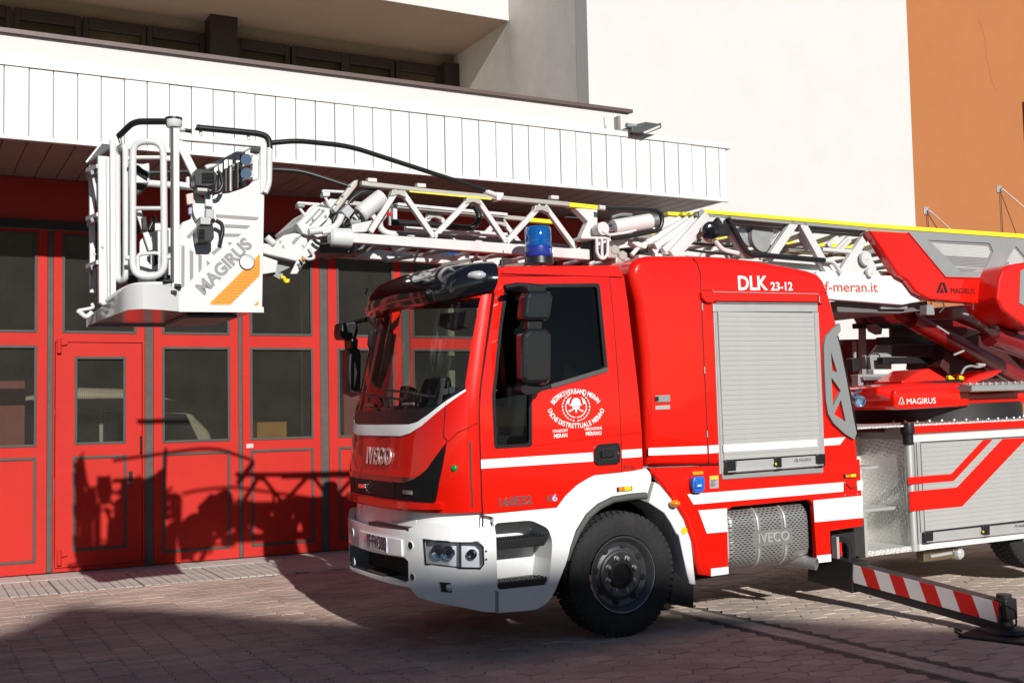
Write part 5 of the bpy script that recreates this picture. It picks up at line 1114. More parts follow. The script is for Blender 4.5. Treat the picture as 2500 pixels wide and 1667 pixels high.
for k in range(NS2): o = bpy.data.objects.new('shutter_slat', me); COL.objects.link(o); o.parent = sh2; o.location = (0, 0, z0+k*h_)
yline('rail_groove', c6, [(140, 362), (188, 1470)], .006, YB-.016, BLK, rb); yline('rail_groove', c6, [(165, 362), (215, 1340)], .006, YB-.018, BLK, rb)
for pts in ([(75, 738), (550, 702), (900, 328), (1003, 323), (575, 778), (80, 818)], [(88, 895), (612, 848), (1112, 318), (1344, 305), (1400, 300), (1344, 345), (668, 1056), (97, 1110)]): sidepatch('red_chevron_stripe', c6, pts, RED, sh2, .025, .003, (), YB, None)
for (za, xs_, xe_) in [(k, 0, 0) for k in range(0)]: pass
lb2 = lockbar(c6, (225, 1350), (225, 1448), (1400, 1222), (1400, 1322), YB-.012, rb, ((.035, .075), (.555, .065)), 'G3', True); yt('G3', c6, (312, 1380), (346, 1376), .045, INK, 'shutter_lettering', lb2, YB-.035, 0); yt('MAGIRUS', c6, (1285, 1272), (1375, 1264), .026, INK, 'shutter_lettering', lb2, YB-.035, 0)
logoA(c6, [[(1238, 1288), (1250, 1255), (1258, 1255), (1246, 1288)], [(1258, 1255), (1266, 1255), (1274, 1285), (1266, 1285)]], INK, lb2, YB-.035)
q = ty(*c6(898, 1333), YB-.058); MB().lathe([(0, .012), (.004, .01)], q, (0, -1, 0), 12).build('yellow_mark', YLW, lb2)
# under the rear body: hydraulic fitting, lamp
q = ty(*cJ(720, 945), .15); bevel(MB().box((q[0]-.22, .1, q[2]-.05), (q[0]+.22, .2, q[2]+.06)).build('jack_valve', mat('bronze_valve', (.2, .15, .09), .45, metal=.6), TR), .01); MB().tube([(q[0]-.15, .09, q[2]), (q[0]+.15, .09, q[2]+.01)], .018).build('valve_tube', ALU, TR)
q = ty(*cJ(872, 935), .1); MB().lathe([(0, .06), (.08, .06), (.1, .04), (.1, 0)], q+np.array([-.04, .06, 0]), (.3, -1, 0), 16).build('work_lamp', LENSW, TR, 40)
MB().prism([(q_[0], q_[2]) for q_ in P(cJ, [(75, 795), (240, 780), (255, 960), (200, 975), (110, 980), (80, 900)], .12)], .12, .6).build('hose_box', DARK, TR)
mb = MB(); mb.tube([ty(*cJ(a, b), .06) for a, b in ((110, 850), (160, 860), (185, 900), (185, 980))], .03, 8, fil=.05); mb.build('hydraulic_hose', BLK, TR, 60)
q = ty(*cJ(115, 900), .05); MB().box((q[0]-.03, .03, q[2]-.1), (q[0]-.0, .1, q[2]+.1)).build('hose_bracket', ALU, TR); MB().box((q[0]+.002, .03, q[2]-.08), (q[0]+.03, .06, q[2]+.05)).build('release_lever', RED, TR)
# ---- outrigger: beam sloping down to the foot plate
b0 = ty(*cJ(155, 1010), .05); foot = tz(*cJ(1110, 1440), .0); fx, fy = foot[0], foot[1]
# top front edge from (155,1010) at y~.05 to (1108,1250); foot end sits over the plate
e0 = np.array(ty(*cJ(152, 1045), .02)); 
tip = np.array(tx(*cJ(1105, 1300), fx-.0)); tip = np.array(ty(*cJ(1105, 1300), fy+.05))
d = tip-e0; L = np.linalg.norm(d); d /= L; sidev = np.cross(d, np.array([0, 0, 1.])); sidev /= np.linalg.norm(sidev)
if sidev[0] > 0: sidev = -sidev
upv = np.cross(sidev, d); upv = -upv if upv[2] < 0 else upv
hB, wB = .20, .16
c_ = e0-d*.5
org = MB(); mid0 = e0-d*.45; mid1 = tip+d*.02
def beam(p, q, w_, h2, nm, m): 
    mb = MB(); mb.add([p+upv*a*h2/2+sidev*b*w_/2 for a, b in ((-1, -1), (1, -1), (1, 1), (-1, 1))]+[q+upv*a*h2/2+sidev*b*w_/2 for a, b in ((-1, -1), (1, -1), (1, 1), (-1, 1))], [(0, 1, 2, 3), (7, 6, 5, 4), (0, 4, 5, 1), (1, 5, 6, 2), (2, 6, 7, 3), (3, 7, 4, 0)]); return mb
OUTM = mat('outrigger_black', (.02, .018, .02), .5, var=.2)
cen = -sidev*(wB/2)-upv*.04
outr = beam(mid0+cen, mid1+cen, wB, .235, 'outrigger', OUTM).build('outrigger', OUTM, TR); bevel(outr, .008)
beam(mid0+cen+upv*.0, e0+d*.12+cen, wB+.03, .28, '', OUTM).build('outrigger_sleeve', OUTM, outr)
bh = .165
bands = MB(); 
def band(t0, t1, sk, m):
    p = [e0+d*(t0*L)+upv*bh*.5, e0+d*(t1*L)+upv*bh*.5, e0+d*(t1*L+sk)-upv*bh*.5, e0+d*(t0*L+sk)-upv*bh*.5]
    for i in range(4):
        t_ = (p[i]-e0)@d; p[i] = p[i]-d*max(0, t_-L)+d*max(0, -t_)
    mk('hazard_band', [q+sidev*.004 for q in p]+[q+sidev*.001 for q in p], [(0, 1, 2, 3), (7, 6, 5, 4), (0, 4, 5, 1), (1, 5, 6, 2), (2, 6, 7, 3), (3, 7, 4, 0)], m, outr)
ks = [0, .025, .125, .22, .315, .42, .515, .62, .72, .83, .935, 1.0]
ks = [-.06, .03, .125, .22, .325, .42, .525, .625, .735, .85, .965, 1.05]
HZR = mat('red_reflective_tape', (.7, .012, .006), .45, var=.06, vscale=30)
for i in range(len(ks)-1): band(max(0, ks[i]) if i else 0, min(1, ks[i+1]), .085*1.0, HZR if i % 2 == 0 else STR)
fp_ = np.array([fx, fy, 0]); tipb = mid1+cen-upv*.13
mb = MB(); mb.tube([np.array([tip[0], tip[1], .3])-sidev*wB/2, np.array([tip[0], tip[1], .03])-sidev*wB/2], .06, 14); mb.build('jack_leg', OUTM, outr, 40)
ft = tip-sidev*wB/2; bevel(MB().box((ft[0]-.07, ft[1]-.07, .1), (ft[0]+.07, ft[1]+.05, .27)).build('jack_head', OUTM, outr), .015)
MB().lathe([(0, .16), (.03, .15), (.05, .07), (.08, .06)], (ft[0], ft[1], .0), (0, 0, 1), 20).build('foot_pad', OUTM, outr, 40)
mb = MB(); mb.tube([tip+d*.06+upv*.07, tip+d*.16+upv*.05, tip+d*.17-upv*.07, tip+d*.07-upv*.09], .008, 6, fil=.03); mb.build('cable_loop', BLK, outr)
wf_ = TO+TM @ np.array([ft[0], ft[1], 0])
fpz = empty('ground_plate', (wf_[0], wf_[1], .0)); tag(fpz, 'flat black support plate under the outrigger foot', 'support plate')
o = MB().box((-.3, -.27, .003), (.3, .27, .024)).build('plate', mat('black_hard_plastic', (.018, .017, .018), .6, var=.2), fpz); bevel(o, .008); fpz.rotation_euler = (0, 0, R(18))
mb = MB(); mb.tube([(-.3, .24, .03), (-.32, .28, .05), (-.2, .33, .05), (-.18, .28, .03)], .01, 6, fil=.03); mb.build('rope_handle', BLK, fpz)
# =================================================================== LADDER
Y1, Y2, Y3, Y4 = .72, .65, .58, .50            # near faces: tip section ... base section
fy_ = lambda y: 2*CY-y
def mirr_prism(name, c, pts, y, th, m, parent, far=True, bv=0.):
    xz = sp(c, pts, y); o = MB().prism(xz, y, y+th).build(name, m, parent)
    if bv: bevel(o, bv)
    if far:
        o2 = MB().prism(xz, fy_(y)-th, fy_(y)).build(name, m, parent)
        if bv: bevel(o2, bv)
    return o
def pbar(name, c, a, b, y, w_, h2, m, parent, far=False):
    p, q = ty(*c(*a), y), ty(*c(*b), y); o = MB().bar(p, q, w_, h2, (0, 1, 0)).build(name, m, parent); bevel(o, .005)
    if far: p2, q2 = np.array([p[0], fy_(p[1]), p[2]]), np.array([q[0], fy_(q[1]), q[2]]); bevel(MB().bar(p2, q2, w_, h2, (0, 1, 0)).build(name, m, parent), .005)
    return o
def ptube(name, c, pts, y, r, m, parent, fil=0., closed=False, n=8):
    ys = y if isinstance(y, (list, tuple)) else [y]*len(pts); q = [ty(*c(a, b), yy) for (a, b), yy in zip(pts, ys)]
    mb = MB(); mb.tube(q, r, n, closed, fil); return mb.build(name, m, parent, 50)
def plt(name, c, pts, y0, y1, m, parent, bv=.006, ref=None): o = MB().prism(sp(c, pts, y0 if ref is None else ref), y0, y1).build(name, m, parent); bevel(o, bv); return o
LD_ = empty('ladder', (0, 0, 0), TR)
GRR = mat('warm_grey_rail', (.42, .4, .36), .45, metal=.3, var=.06)
# ---- tip section
lc = mirr_prism('lower_chord', c0, [(859, 568), (1240, 594), (1441, 609), (1443, 634.5), (1240, 619.5), (857, 592)], Y1, .09, LAD, LD_, True, .008)
mirr_prism('upper_chord', c0, [(884, 441), (1060, 462), (1391, 493), (1391, 504), (1060, 472), (884, 453)], Y1, .07, GRR, LD_, True, .006)
yl = mirr_prism('yellow_rail_tape', c0, [(1000, 466), (1200, 484), (1200, 488), (1000, 469)], Y1-.004, .004, YEL, LD_, False)
mirr_prism('yellow_rail', c0, [(1391, 494), (1461, 501.5), (1461, 511.5), (1391, 505)], Y1-.008, .08, YEL, LD_, True, .004)
nodes = [(903, 567), (1058, 579), (1235, 592), (1404, 606)]; apx = [(972, 465), (1155, 483), (1322, 503)]
for i in range(3):
    pbar('lattice_strut', c0, nodes[i], (apx[i][0]-4, apx[i][1]), Y1+.035, .05, .045, LAD, LD_, True); pbar('lattice_strut', c0, (apx[i][0]+6, apx[i][1]), nodes[i+1], Y1+.035, .05, .045, LAD, LD_, True)
    a = apx[i]; mirr_prism('gusset', c0, [(a[0]-14, a[1]-2), (a[0]+16, a[1]), (a[0]+20, a[1]+18), (a[0]+2, a[1]+10), (a[0]-18, a[1]+14)], Y1-.002, .075, GRR, LD_, True, .004)
for a, b in (((969, 567), (1048, 574)), ((1070, 574), (1225, 588)), ((1250, 590), (1390, 602))): ptube('guide_pipe', c0, [a, b], Y1-.005, .014, BLK, LD_)
plt('chord_end_plate', cB, [(860, 580), (1060, 540), (1000, 650), (860, 660)], Y1, Y1+.09, LAD, LD_); plt('rail_end_plate', cC, [(800, 112), (1015, 118), (1015, 385), (860, 385), (925, 240)], Y1, Y1+.09, LAD, LD_)
k = 0; x = -1.9; pa, pb = ty(859, 580, Y1), ty(1442, 622, Y1)
while x < 4.6:
    z = pa[2]+(pb[2]-pa[2])*(x-pa[0])/(pb[0]-pa[0]); MB().tube([(x, Y1+.05, z+.03), (x, fy_(Y1)-.05, z+.03)], .02, 8).build('rung', LAD, LD_); x += .3
    k += 1
x = -1.95
while x < .0:
    z = pa[2]+(pb[2]-pa[2])*(x-pa[0])/(pb[0]-pa[0])-.05; MB().bar((x, Y1+.06, z), (x+.28, fy_(Y1)-.06, z), .03, .012, (0, 0, 1)).build('cross_brace', GRR, LD_); MB().bar((x+.28, Y1+.06, z), (x, fy_(Y1)-.06, z), .03, .012, (0, 0, 1)).build('cross_brace', GRR, LD_); x += .56
# energy chain and fittings inside the tip
ch = [(1060, 420), (1200, 560), (1500, 570), (1800, 600), (2000, 620), (2070, 560), (2080, 470), (2020, 390)]
ptube('cable_chain', cB, [(1220, 560), (1500, 575), (1800, 600), (1990, 622), (2065, 570), (2080, 480), (2020, 390)], 1.1, .028, BLK, LD_, .12)
ptube('water_pipe', cB, [(1290, 680), (1190, 665), (1130, 620), (1120, 540), (1180, 480)], .86, .03, LAD, LD_, .1); ptube('valve_stem', cB, [(1220, 390), (1222, 590)], .82, .016, ALUD, LD_); plt('valve_body', cB, [(1205, 460), (1240, 460), (1240, 500), (1205, 500)], .8, .84, RED, LD_); plt('valve_cap', cB, [(1208, 380), (1236, 380), (1240, 415), (1206, 415)], .8, .84, AMB, LD_)
plt('inner_rail', cB, [(1380, 590), (2352, 660), (2352, 700), (1380, 640)], 1.3, 1.36, LAD, LD_); plt('inner_post', cB, [(1255, 380), (1295, 380), (1295, 540), (1255, 540)], 1.2, 1.25, LAD, LD_)
plt('inner_rail', cB, [(1300, 370), (2352, 470), (2352, 500), (1300, 400)], 1.45, 1.5, LAD, LD_)
# black hand rails from basket to ladder
ptube('hand_rail', cK, [(1195, 632), (1310, 622), (1540, 645), (2150, 843)], [.62, .62, .66, .72], .021, BLK, LD_, .15); ptube('hand_rail_end', cB, [(2130, 262), (2290, 320)], .72, .024, LAD, LD_); plt('rail_clamp', cB, [(2245, 280), (2290, 280), (2292, 350), (2248, 350)], .69, .78, LAD, LD_)
ptube('hand_rail', cK, [(640, 765), (1200, 748), (1330, 755), (1545, 825)], [1.75, 1.75, 1.72, 1.65], .021, BLK, LD_, .15)
# rail clips on upper chord
for a, b in ((1035, 165), (1505, 215), (2250, 300)):
    q = ty(*cB(a, b), Y1+.02); bevel(MB().box((q[0]-.03, q[1]-.03, q[2]-.015), (q[0]+.05, q[1]+.03, q[2]+.02)).build('rail_clip', LAD, LD_), .006)
for a, b in ((585, 15), ):
    q = ty(*cC(a, b), Y1+.02); bevel(MB().box((q[0]-.03, q[1]-.03, q[2]-.015), (q[0]+.05, q[1]+.03, q[2]+.02)).build('rail_clip', LAD, LD_), .006)
# ---- hinge, piston, hand loop at the middle
ptube('hand_loop', cC, [(1090, 112), (1560, 128), (1630, 170), (1632, 260), (1600, 325), (1440, 355), (1280, 385), (1150, 398)], .6, .021, BLK, LD_, .12); ptube('loop_ferrule', cC, [(1025, 105), (1092, 113)], .62, .024, LAD, LD_)
cyl = ptube('lift_cylinder', cC, [(1160, 300), (1515, 240)], .62, .075, LAD, LD_, n=18); ptube('cylinder_rod', cC, [(1070, 315), (1170, 298)], .62, .04, CHR, cyl, n=12); ptube('cylinder_end', cC, [(1505, 240), (1575, 228)], .62, .06, ALUD, cyl, n=16); q = ty(*cC(1072, 305), .58); MB().lathe([(0, .06), (.1, .06)], q, (0, 1, 0), 20).build('clevis', LAD, cyl, 40)
ptube('cylinder_hose', cC, [(1060, 330), (1120, 370), (1300, 345), (1380, 320)], .58, .014, LAD, LD_, .1); ptube('cylinder_hose', cC, [(1150, 200), (1200, 180), (1260, 170), (1340, 175)], .62, .016, ALUD, LD_, .05)
plt('hinge_block', cC, [(955, 400), (1005, 400), (1005, 610), (955, 610)], .7, .9, BLK, LD_); plt('hinge_bracket', cC, [(860, 380), (1140, 385), (1140, 408), (860, 405)], .6, .8, LAD, LD_)
ptube('hang_loop', cC, [(1005, 405), (1008, 540), (1040, 590), (1070, 595), (1110, 560), (1112, 410)], .6, .016, LAD, LD_, .08); ptube('hang_loop', cC, [(1055, 405), (1058, 590)], .6, .014, LAD, LD_)
for i, (a, b) in enumerate(((1165, 530), (1240, 585), (1290, 650), (1300, 740), (1310, 800))):
    q = ty(*cC(a, b), .62); bevel(MB().box((q[0]-.07, .6, q[2]-.06), (q[0]+.06, .85, q[2]+.05)).build('pulley_block', ALUD if i > 2 else GRR, LD_), .012); MB().lathe([(0, .04), (.02, .04)], q+np.array([0, -.03, .02]), (0, 1, 0), 14).build('pulley', GRR, LD_, 40)
for a, b, yy, wd in (((1090, 470), (1835, 200), Y1, .05), ((1480, 445), (1905, 195), Y2, .055), ((1560, 480), (1965, 190), Y3, .06), ((1720, 560), (2060, 180), Y4, .09), ((1640, 520), (2010, 185), Y3-.03, .06)): pbar('section_strut', cC, a, b, yy, .05, wd, LAD, LD_, True)
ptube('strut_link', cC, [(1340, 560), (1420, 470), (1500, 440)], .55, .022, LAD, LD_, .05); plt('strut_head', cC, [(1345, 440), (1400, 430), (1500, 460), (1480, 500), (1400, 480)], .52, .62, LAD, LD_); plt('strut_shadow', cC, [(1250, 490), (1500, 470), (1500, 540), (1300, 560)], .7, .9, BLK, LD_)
# yellow caps of nested sections
for x0c, x1c, yy in ((1690, 1812, Y1), (1830, 1885, Y2), (1905, 1948, Y3)):
    plt('yellow_rail', cC, [(x0c, 145+(x0c-1690)*.02), (x1c, 150), (x1c, 188), (x0c, 175)], yy, yy+.07, YEL, LD_); plt('rail_cap', cC, [(x1c, 150), (x1c+38, 150), (x1c+38, 200), (x1c, 205)], yy-.01, yy+.08, GRYM, LD_)
plt('rail_cap', cC, [(1990, 135), (2038, 130), (2038, 190), (1990, 195)], Y4-.02, Y4+.08, GRYM, LD_)
# ---- base section
mirr_prism('yellow_rail', c0, [(1720, 511.5), (2140, 547), (2520, 572.5), (2520, 583.5), (2140, 556.5), (1720, 520.8)], Y4, .08, YEL, LD_, True, .005)
mirr_prism('upper_chord', c0, [(1700, 521), (2140, 557), (2520, 584), (2520, 590), (2140, 565), (1700, 527)], Y4+.01, .09, GRYM, LD_, True)
for yy, dz in ((Y2, 8), (Y3, 3)):
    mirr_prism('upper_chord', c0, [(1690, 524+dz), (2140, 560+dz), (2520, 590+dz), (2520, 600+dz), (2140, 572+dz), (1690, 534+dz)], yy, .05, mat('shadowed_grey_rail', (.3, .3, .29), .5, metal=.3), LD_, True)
    mirr_prism('lower_chord', c0, [(1600, 612+dz*2), (2140, 655+dz*2), (2300, 668+dz*2), (2300, 690+dz*2), (2140, 680+dz*2), (1600, 636+dz*2)], yy, .05, LAD, LD_, True)
for a, b, wd in (((455, 110), (30, 560), .1), ((555, 130), (850, 590), .085), ((1400, 205), (1140, 590), .085), ((1485, 220), (1800, 790), .085), ((2260, 300), (1930, 800), .085)): pbar('lattice_strut', cU, a, b, Y4+.04, .06, wd, LAD, LD_, True)
for a, b, wd in (((280, 265), (60, 520), .05), ((1290, 265), (1140, 480), .05), ((2040, 400), (1900, 540), .05), ((1460, 330), (1560, 520), .05), ((1900, 365), (1780, 470), .04), ((2020, 380), (1850, 560), .04)): pbar('inner_strut', cU, a, b, Y2, .04, wd, LAD, LD_, True)
mirr_prism('lower_chord', cI, [(40, 500), (480, 530), (590, 530), (640, 560), (700, 640), (785, 692), (615, 727), (160, 692), (40, 680)], Y4-.02, .1, WHT, LD_, True, .012)
MB().prism(sp(c0, [(1560, 622), (2000, 668), (2000, 722), (1560, 660)], Y4+.02), Y4+.02, Y4+.1).build('lower_chord', LAD, LD_)
ot = mat('orange_red_lettering', (.6, .045, .01), .5); yt('f-meran.it', cI, (92, 608), (446, 612), .1, ot, 'web_lettering', LD_, Y4-.022, .01)
# fittings: lamps, drums, cables
la = ty(*cU(432, 305), .42); lamp_ = MB(); lamp_.lathe([(0, .085), (.05, .085), (.06, .07), (.055, 0)], la, (-.35, -1, 0), 22); wl = lamp_.build('search_light', BLKG, LD_, 40); plt('light_fins', cU, [(510, 220), (655, 215), (680, 350), (520, 365)], .42, .6, BLK, wl, .01)
for k in range(6): plt('fin', cU, [(650, 225+k*22), (682, 228+k*22), (682, 236+k*22), (650, 233+k*22)], .42, .6, BLK, wl, .002)
ptube('lamp_bracket', cU, [(370, 170), (350, 290), (390, 400), (450, 420)], .5, .022, LAD, wl, .06); ptube('lamp_bracket', cU, [(490, 410), (580, 520), (760, 560)], .5, .025, LAD, wl, .1)
dq = ty(*cU(1010, 375), .7); MB().lathe([(0, .15), (.05, .15), (.05, .06), (.06, 0)], dq, (.05, -1, .0), 26).build('cable_drum', GRYM, LD_, 40); plt('drum_guard', cU, [(750, 350), (800, 250), (900, 235), (900, 380), (930, 470), (880, 480)], .7, .78, mat('silver_guard', (.5, .51, .53), .3, metal=.6), LD_)
ptube('black_cable', cU, [(640, 150), (740, 330), (830, 500), (900, 575), (1100, 585), (1750, 640)], .46, .028, BLK, LD_, .15); ptube('pipe_end', cU, [(1740, 640), (1840, 650), (1880, 690), (1940, 790)], .46, .022, LAD, LD_, .1)
ptube('long_pipe', cU, [(1720, 515), (2230, 555)], .55, .025, LAD, LD_); ptube('brass_pipe', cU, [(1300, 545), (2050, 590)], .8, .012, mat('brass_pipe', (.4, .3, .1), .35, metal=.8), LD_); ptube('long_pipe', cU, [(1080, 490), (2200, 560)], .9, .02, GRR, LD_)
ptube('long_pipe', cU, [(1120, 640), (1700, 690)], .6, .024, LAD, LD_); ptube('cable', cU, [(150, 440), (700, 480)], .55, .012, BLK, LD_); ptube('cable', cU, [(200, 520), (520, 560), (760, 575)], .5, .012, BLK, LD_, .1); plt('motor_box', cU, [(1000, 500), (1100, 495), (1100, 590), (900, 580)], .75, 1., GRYM, LD_)
for a, b, r_ in ((2240, 615, .075), (2290, 775, .05)):
    q = ty(*cU(a, b), .44); MB().lathe([(0, r_), (.03, r_*.95), (.03, r_*.3), (.04, 0)], q+np.array([0, .03, 0]), (0, -1, 0), 24).build('guide_pulley', LAD, LD_, 40)
plt('gusset_plate', cU, [(2080, 590), (2240, 540), (2352, 700), (2352, 800), (1940, 800)], Y4+.0, Y4+.05, LAD, LD_)
for a, b, c2_, d2 in ((2130, 600, 2110, 900), ): pass
q0, q1 = ty(1650, 560, 1.17), ty(2200, 620, 1.17)
for k in range(9):
    p = q0+(q1-q0)*k/8; MB().tube([(p[0], Y2, p[2]-.12), (p[0], fy_(Y2), p[2]-.12)], .022, 8).build('rung', GRR, LD_); MB().bar((p[0], Y2+.05, p[2]+.1), (p[0]+.3, fy_(Y2)-.05, p[2]+.1), .05, .03, (0, 0, 1)).build('cross_brace', GRR, LD_)
# ---- red casing and grey mesh panels round the ladder foot
YS = .40
plt('ladder_fairing', cI, [(392, 226), (655, 241), (905, 541), (1252, 551), (1246, 640), (1222, 718), (1200, 726), (800, 692), (705, 640), (645, 560), (590, 531)], YS, YS+.12, RED, LD_, .02)
mw = [[(785, 292), (1200, 312), (1225, 370), (1160, 502), (1002, 502), (930, 430), (830, 330)], [(1375, 330), (1450, 420), (1450, 450), (1292, 470)]]
fair = patch('mesh_panel_frame', sp(cI, [(655, 242), (1520, 292), (1520, 440), (1290, 472), (1255, 549), (908, 540)], YS+.02), side(YS+.02), GRYM, LD_, 0, .04, (0, 0), [sp(cI, fil2(q, 12), YS+.02) for q in mw], 40)
def perf():
    m = bpy.data.materials.new('perforated_sheet'); m.use_nodes = True; t = m.node_tree; n = t.nodes; b = n['Principled BSDF']; b.inputs['Base Color'].default_value = (.35, .35, .34, 1); b.inputs['Roughness'].default_value = .5
    tc = n.new('ShaderNodeTexCoord'); v = n.new('ShaderNodeTexVoronoi'); v.voronoi_dimensions = '2D'; v.inputs['Scale'].default_value = 62; v.inputs['Randomness'].default_value = 0
    mp = n.new('ShaderNodeMapping'); mp.inputs['Rotation'].default_value = (R(90), 0, 0); t.links.new(tc.outputs['Object'], mp.inputs[0]); t.links.new(mp.outputs[0], v.inputs['Vector'])
    lt_ = n.new('ShaderNodeMath'); lt_.operation = 'GREATER_THAN'; lt_.inputs[1].default_value = .36; t.links.new(v.outputs[0], lt_.inputs[0]); t.links.new(lt_.outputs[0], b.inputs['Alpha']); return m
PERF = perf()
plt('inner_cover', cI, [(700, 280), (1500, 320), (1500, 520), (940, 510)], 1.0, 1.05, LAD, LD_)
for q in mw: patch('perforated_mesh', sp(cI, fil2(q, 12), YS+.03), side(YS+.03), PERF, fair, 0, 0)
yline('fairing_edge', cI, [(655, 242), (905, 541), (1250, 550)], .012, YS-.004, RED, LD_); INKB = mat('black_lettering', (.02, .01, .01), .4)
yt('MAGIRUS', cI, (938, 634), (1100, 638), .058, INKB, 'maker_lettering', LD_, YS-.002, .0); logoA(cI, [[(843, 647), (868, 577), (884, 577), (858, 647)], [(884, 577), (897, 577), (920, 646), (903, 646), (888, 600)], [(866, 647), (880, 610), (893, 646)]], INKB, LD_, YS-.002)
rc = plt('ladder_foot_casing', cI, fil2([(1290, 482), (1330, 458), (1440, 440), (1560, 425), (1560, 900), (1430, 866), (1290, 765), (1250, 690), (1262, 560)], 20), .15, .6, RED, LD_, .05); plt('casing_inset', cI, [(1408, 500), (1440, 480), (1440, 740), (1400, 715)], .142, .16, GRYM, rc, .004)
# ---- underside boxes
plt('under_tray', cI, [(170, 700), (600, 730), (780, 700), (790, 760), (590, 785), (180, 775)], .6, 1.7, mat('grey_tray', (.12, .12, .12), .6), LD_); plt('junction_box', cI, [(470, 720), (650, 728), (648, 755), (470, 755)], .55, .7, GRYM, LD_); plt('camera_box', cI, [(780, 728), (825, 726), (832, 795), (778, 793)], .4, .5, GRYM, LD_); ptube('box_cable', cI, [(830, 705), (890, 710), (895, 745), (860, 780)], .42, .008, RUBS, LD_, .05)
# =================================================================== TURNTABLE
TT = empty('turntable', (0, 0, 0), TR)
plt('lift_frame', cV, [(850, 90), (1640, 20), (2000, 30), (2450, 150), (2450, 760), (2250, 560), (1900, 330), (1600, 205), (1180, 215), (1000, 230), (905, 190)], .98, 1.1, DRED, TT, .03)
plt('lift_frame', cV, [(850, 90), (1640, 20), (2000, 30), (2450, 150), (2450, 760), (2250, 560), (1900, 330), (1600, 205), (1180, 215), (1000, 230), (905, 190)], 1.5, 1.7, DRED, TT, .03, ref=.98)
ptube('lift_cylinder', cV, [(1000, 200), (1500, 470), (2400, 950)], 1.0, .1, DRED, TT, n=14); ptube('lift_cylinder', cV, [(1950, 380), (2450, 560)], .5, .13, DRED, TT, n=16)
plt('turret_shade_sheet', cV, [(1130, 240), (1700, 215), (2450, 100), (2450, 1010), (950, 1010), (1000, 560)], 1.95, 2.0, mat('near_black_red', (.05, .006, .006), .6), TT)  # added near-black sheet standing in for the shade behind the lift gear
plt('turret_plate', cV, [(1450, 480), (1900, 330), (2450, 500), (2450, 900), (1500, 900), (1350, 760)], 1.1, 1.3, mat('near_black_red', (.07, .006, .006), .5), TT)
for a, b in (((1815, 235), (1970, 315)), ((1310, 275), (1450, 365)), ((1510, 620), (1630, 570)), ((1620, 125), (1740, 150))): ptube('highlight_bar', cV, [a, b], .56, .012, ALU, TT)  # bright bars modelled in place of highlights on the lift gear
sp_ = (np.array(ty(*cV(1000, 1320), .5))[0], ); rx = ty(*cV(900, 1320), .5)[0]
ringc = np.array([rx+1.15, CY, zdk]); MB().lathe([(.02, .95), (.2, .95), (.2, .8)], ringc, (0, 0, 1), 48).build('slew_ring', mat('black_slew_ring', (.012, .011, .011), .5, var=.2), TT, 40)
for k in range(24): a = R(200+k*7); MB().lathe([(.02, .014), (.04, .012)], ringc+np.array([1.0*math.cos(a), 1.0*math.sin(a), 0]), (0, 0, 1), 6).build('ring_bolt', ALU, TT)
fq = [(598, 1020), (640, 1000), (800, 968), (1000, 955), (1640, 945), (1680, 960), (1722, 1000), (1725, 1065), (2450, 1038), (2450, 1195), (1700, 1236), (1000, 1272), (860, 1275), (815, 1255), (785, 1195), (755, 1150), (605, 1095)]
tf = rprism('turntable_fairing', sp(cV, fq, .32), .32, 2*CY-.32, .04, RED, TT, 4)
lowp = rprism('fairing_nose', sp(cV, [(800, 1040), (900, 1030), (1640, 1010), (1700, 1010), (1705, 1233), (1000, 1270), (860, 1273), (812, 1240), (795, 1120)], .28), .28, 1.2, .03, RED, TT, 4)
yt('MAGIRUS', cV, (948, 1178), (1294, 1168), .058, TXW, 'maker_lettering', lowp, .279, .0); logoA(cV, [[(848, 1213), (872, 1125), (884, 1125), (862, 1213)], [(884, 1122), (898, 1122), (928, 1210), (910, 1210), (890, 1150)], [(875, 1213), (888, 1170), (905, 1211)]], ALU, lowp, .279)
plt('fairing_hump', cV, [(890, 935), (1120, 792), (1220, 780), (1415, 892), (1420, 945), (900, 965)], .6, 1.0, RED, TT, .03); plt('fairing_hump', cV, [(1640, 960), (1720, 890), (1850, 840), (2050, 795), (2120, 800), (2000, 880), (1840, 930), (1730, 990)], .5, .9, RED, TT, .03); plt('grip_mat', cV, [(1230, 955), (1300, 928), (1640, 920), (1640, 945), (1400, 958)], .4, .7, BLK, TT)
st_ = plt('side_step', cV, [(1728, 985), (2450, 955), (2450, 1035), (1730, 1055)], .12, .5, GRYM, TT, .006); pz = ty(*cV(1728, 985), .12)[2]; px0 = ty(*cV(1728, 985), .12)[0]
MB().add([(px0, .115, pz+.002), (px0+2.5, .115, pz+.002), (px0+2.5, .55, pz+.03), (px0+.12, .55, pz+.03)], [(0, 1, 2, 3)]).build('step_tread', CHQ, st_)
for i in range(12):
    for j in range(3): c_ = (px0+.1+i*.1+(j % 2)*.05, .16+j*.12, pz+.008+j*.008); MB().bar((c_[0]-.025, c_[1]-.03, c_[2]), (c_[0]+.03, c_[1]+.03, c_[2]+.004), .02, .012, (0, 0, 1)).build('tread_stud', ALU, st_)
for a in (1480, 1610): plt('yellow_lug', cV, [(a-30, 870), (a-5, 862), (a+45, 900), (a+35, 912), (a-28, 912)], .6, .64, YLW, TT, .004)
ptube('hydraulic_hose', cV, [(1600, 850), (1640, 770), (1720, 745), (1800, 770), (1870, 745)], .55, .013, GRYM, TT, .1); ptube('hose_fitting', cV, [(1790, 735), (1880, 740)], .55, .018, ALU, TT)
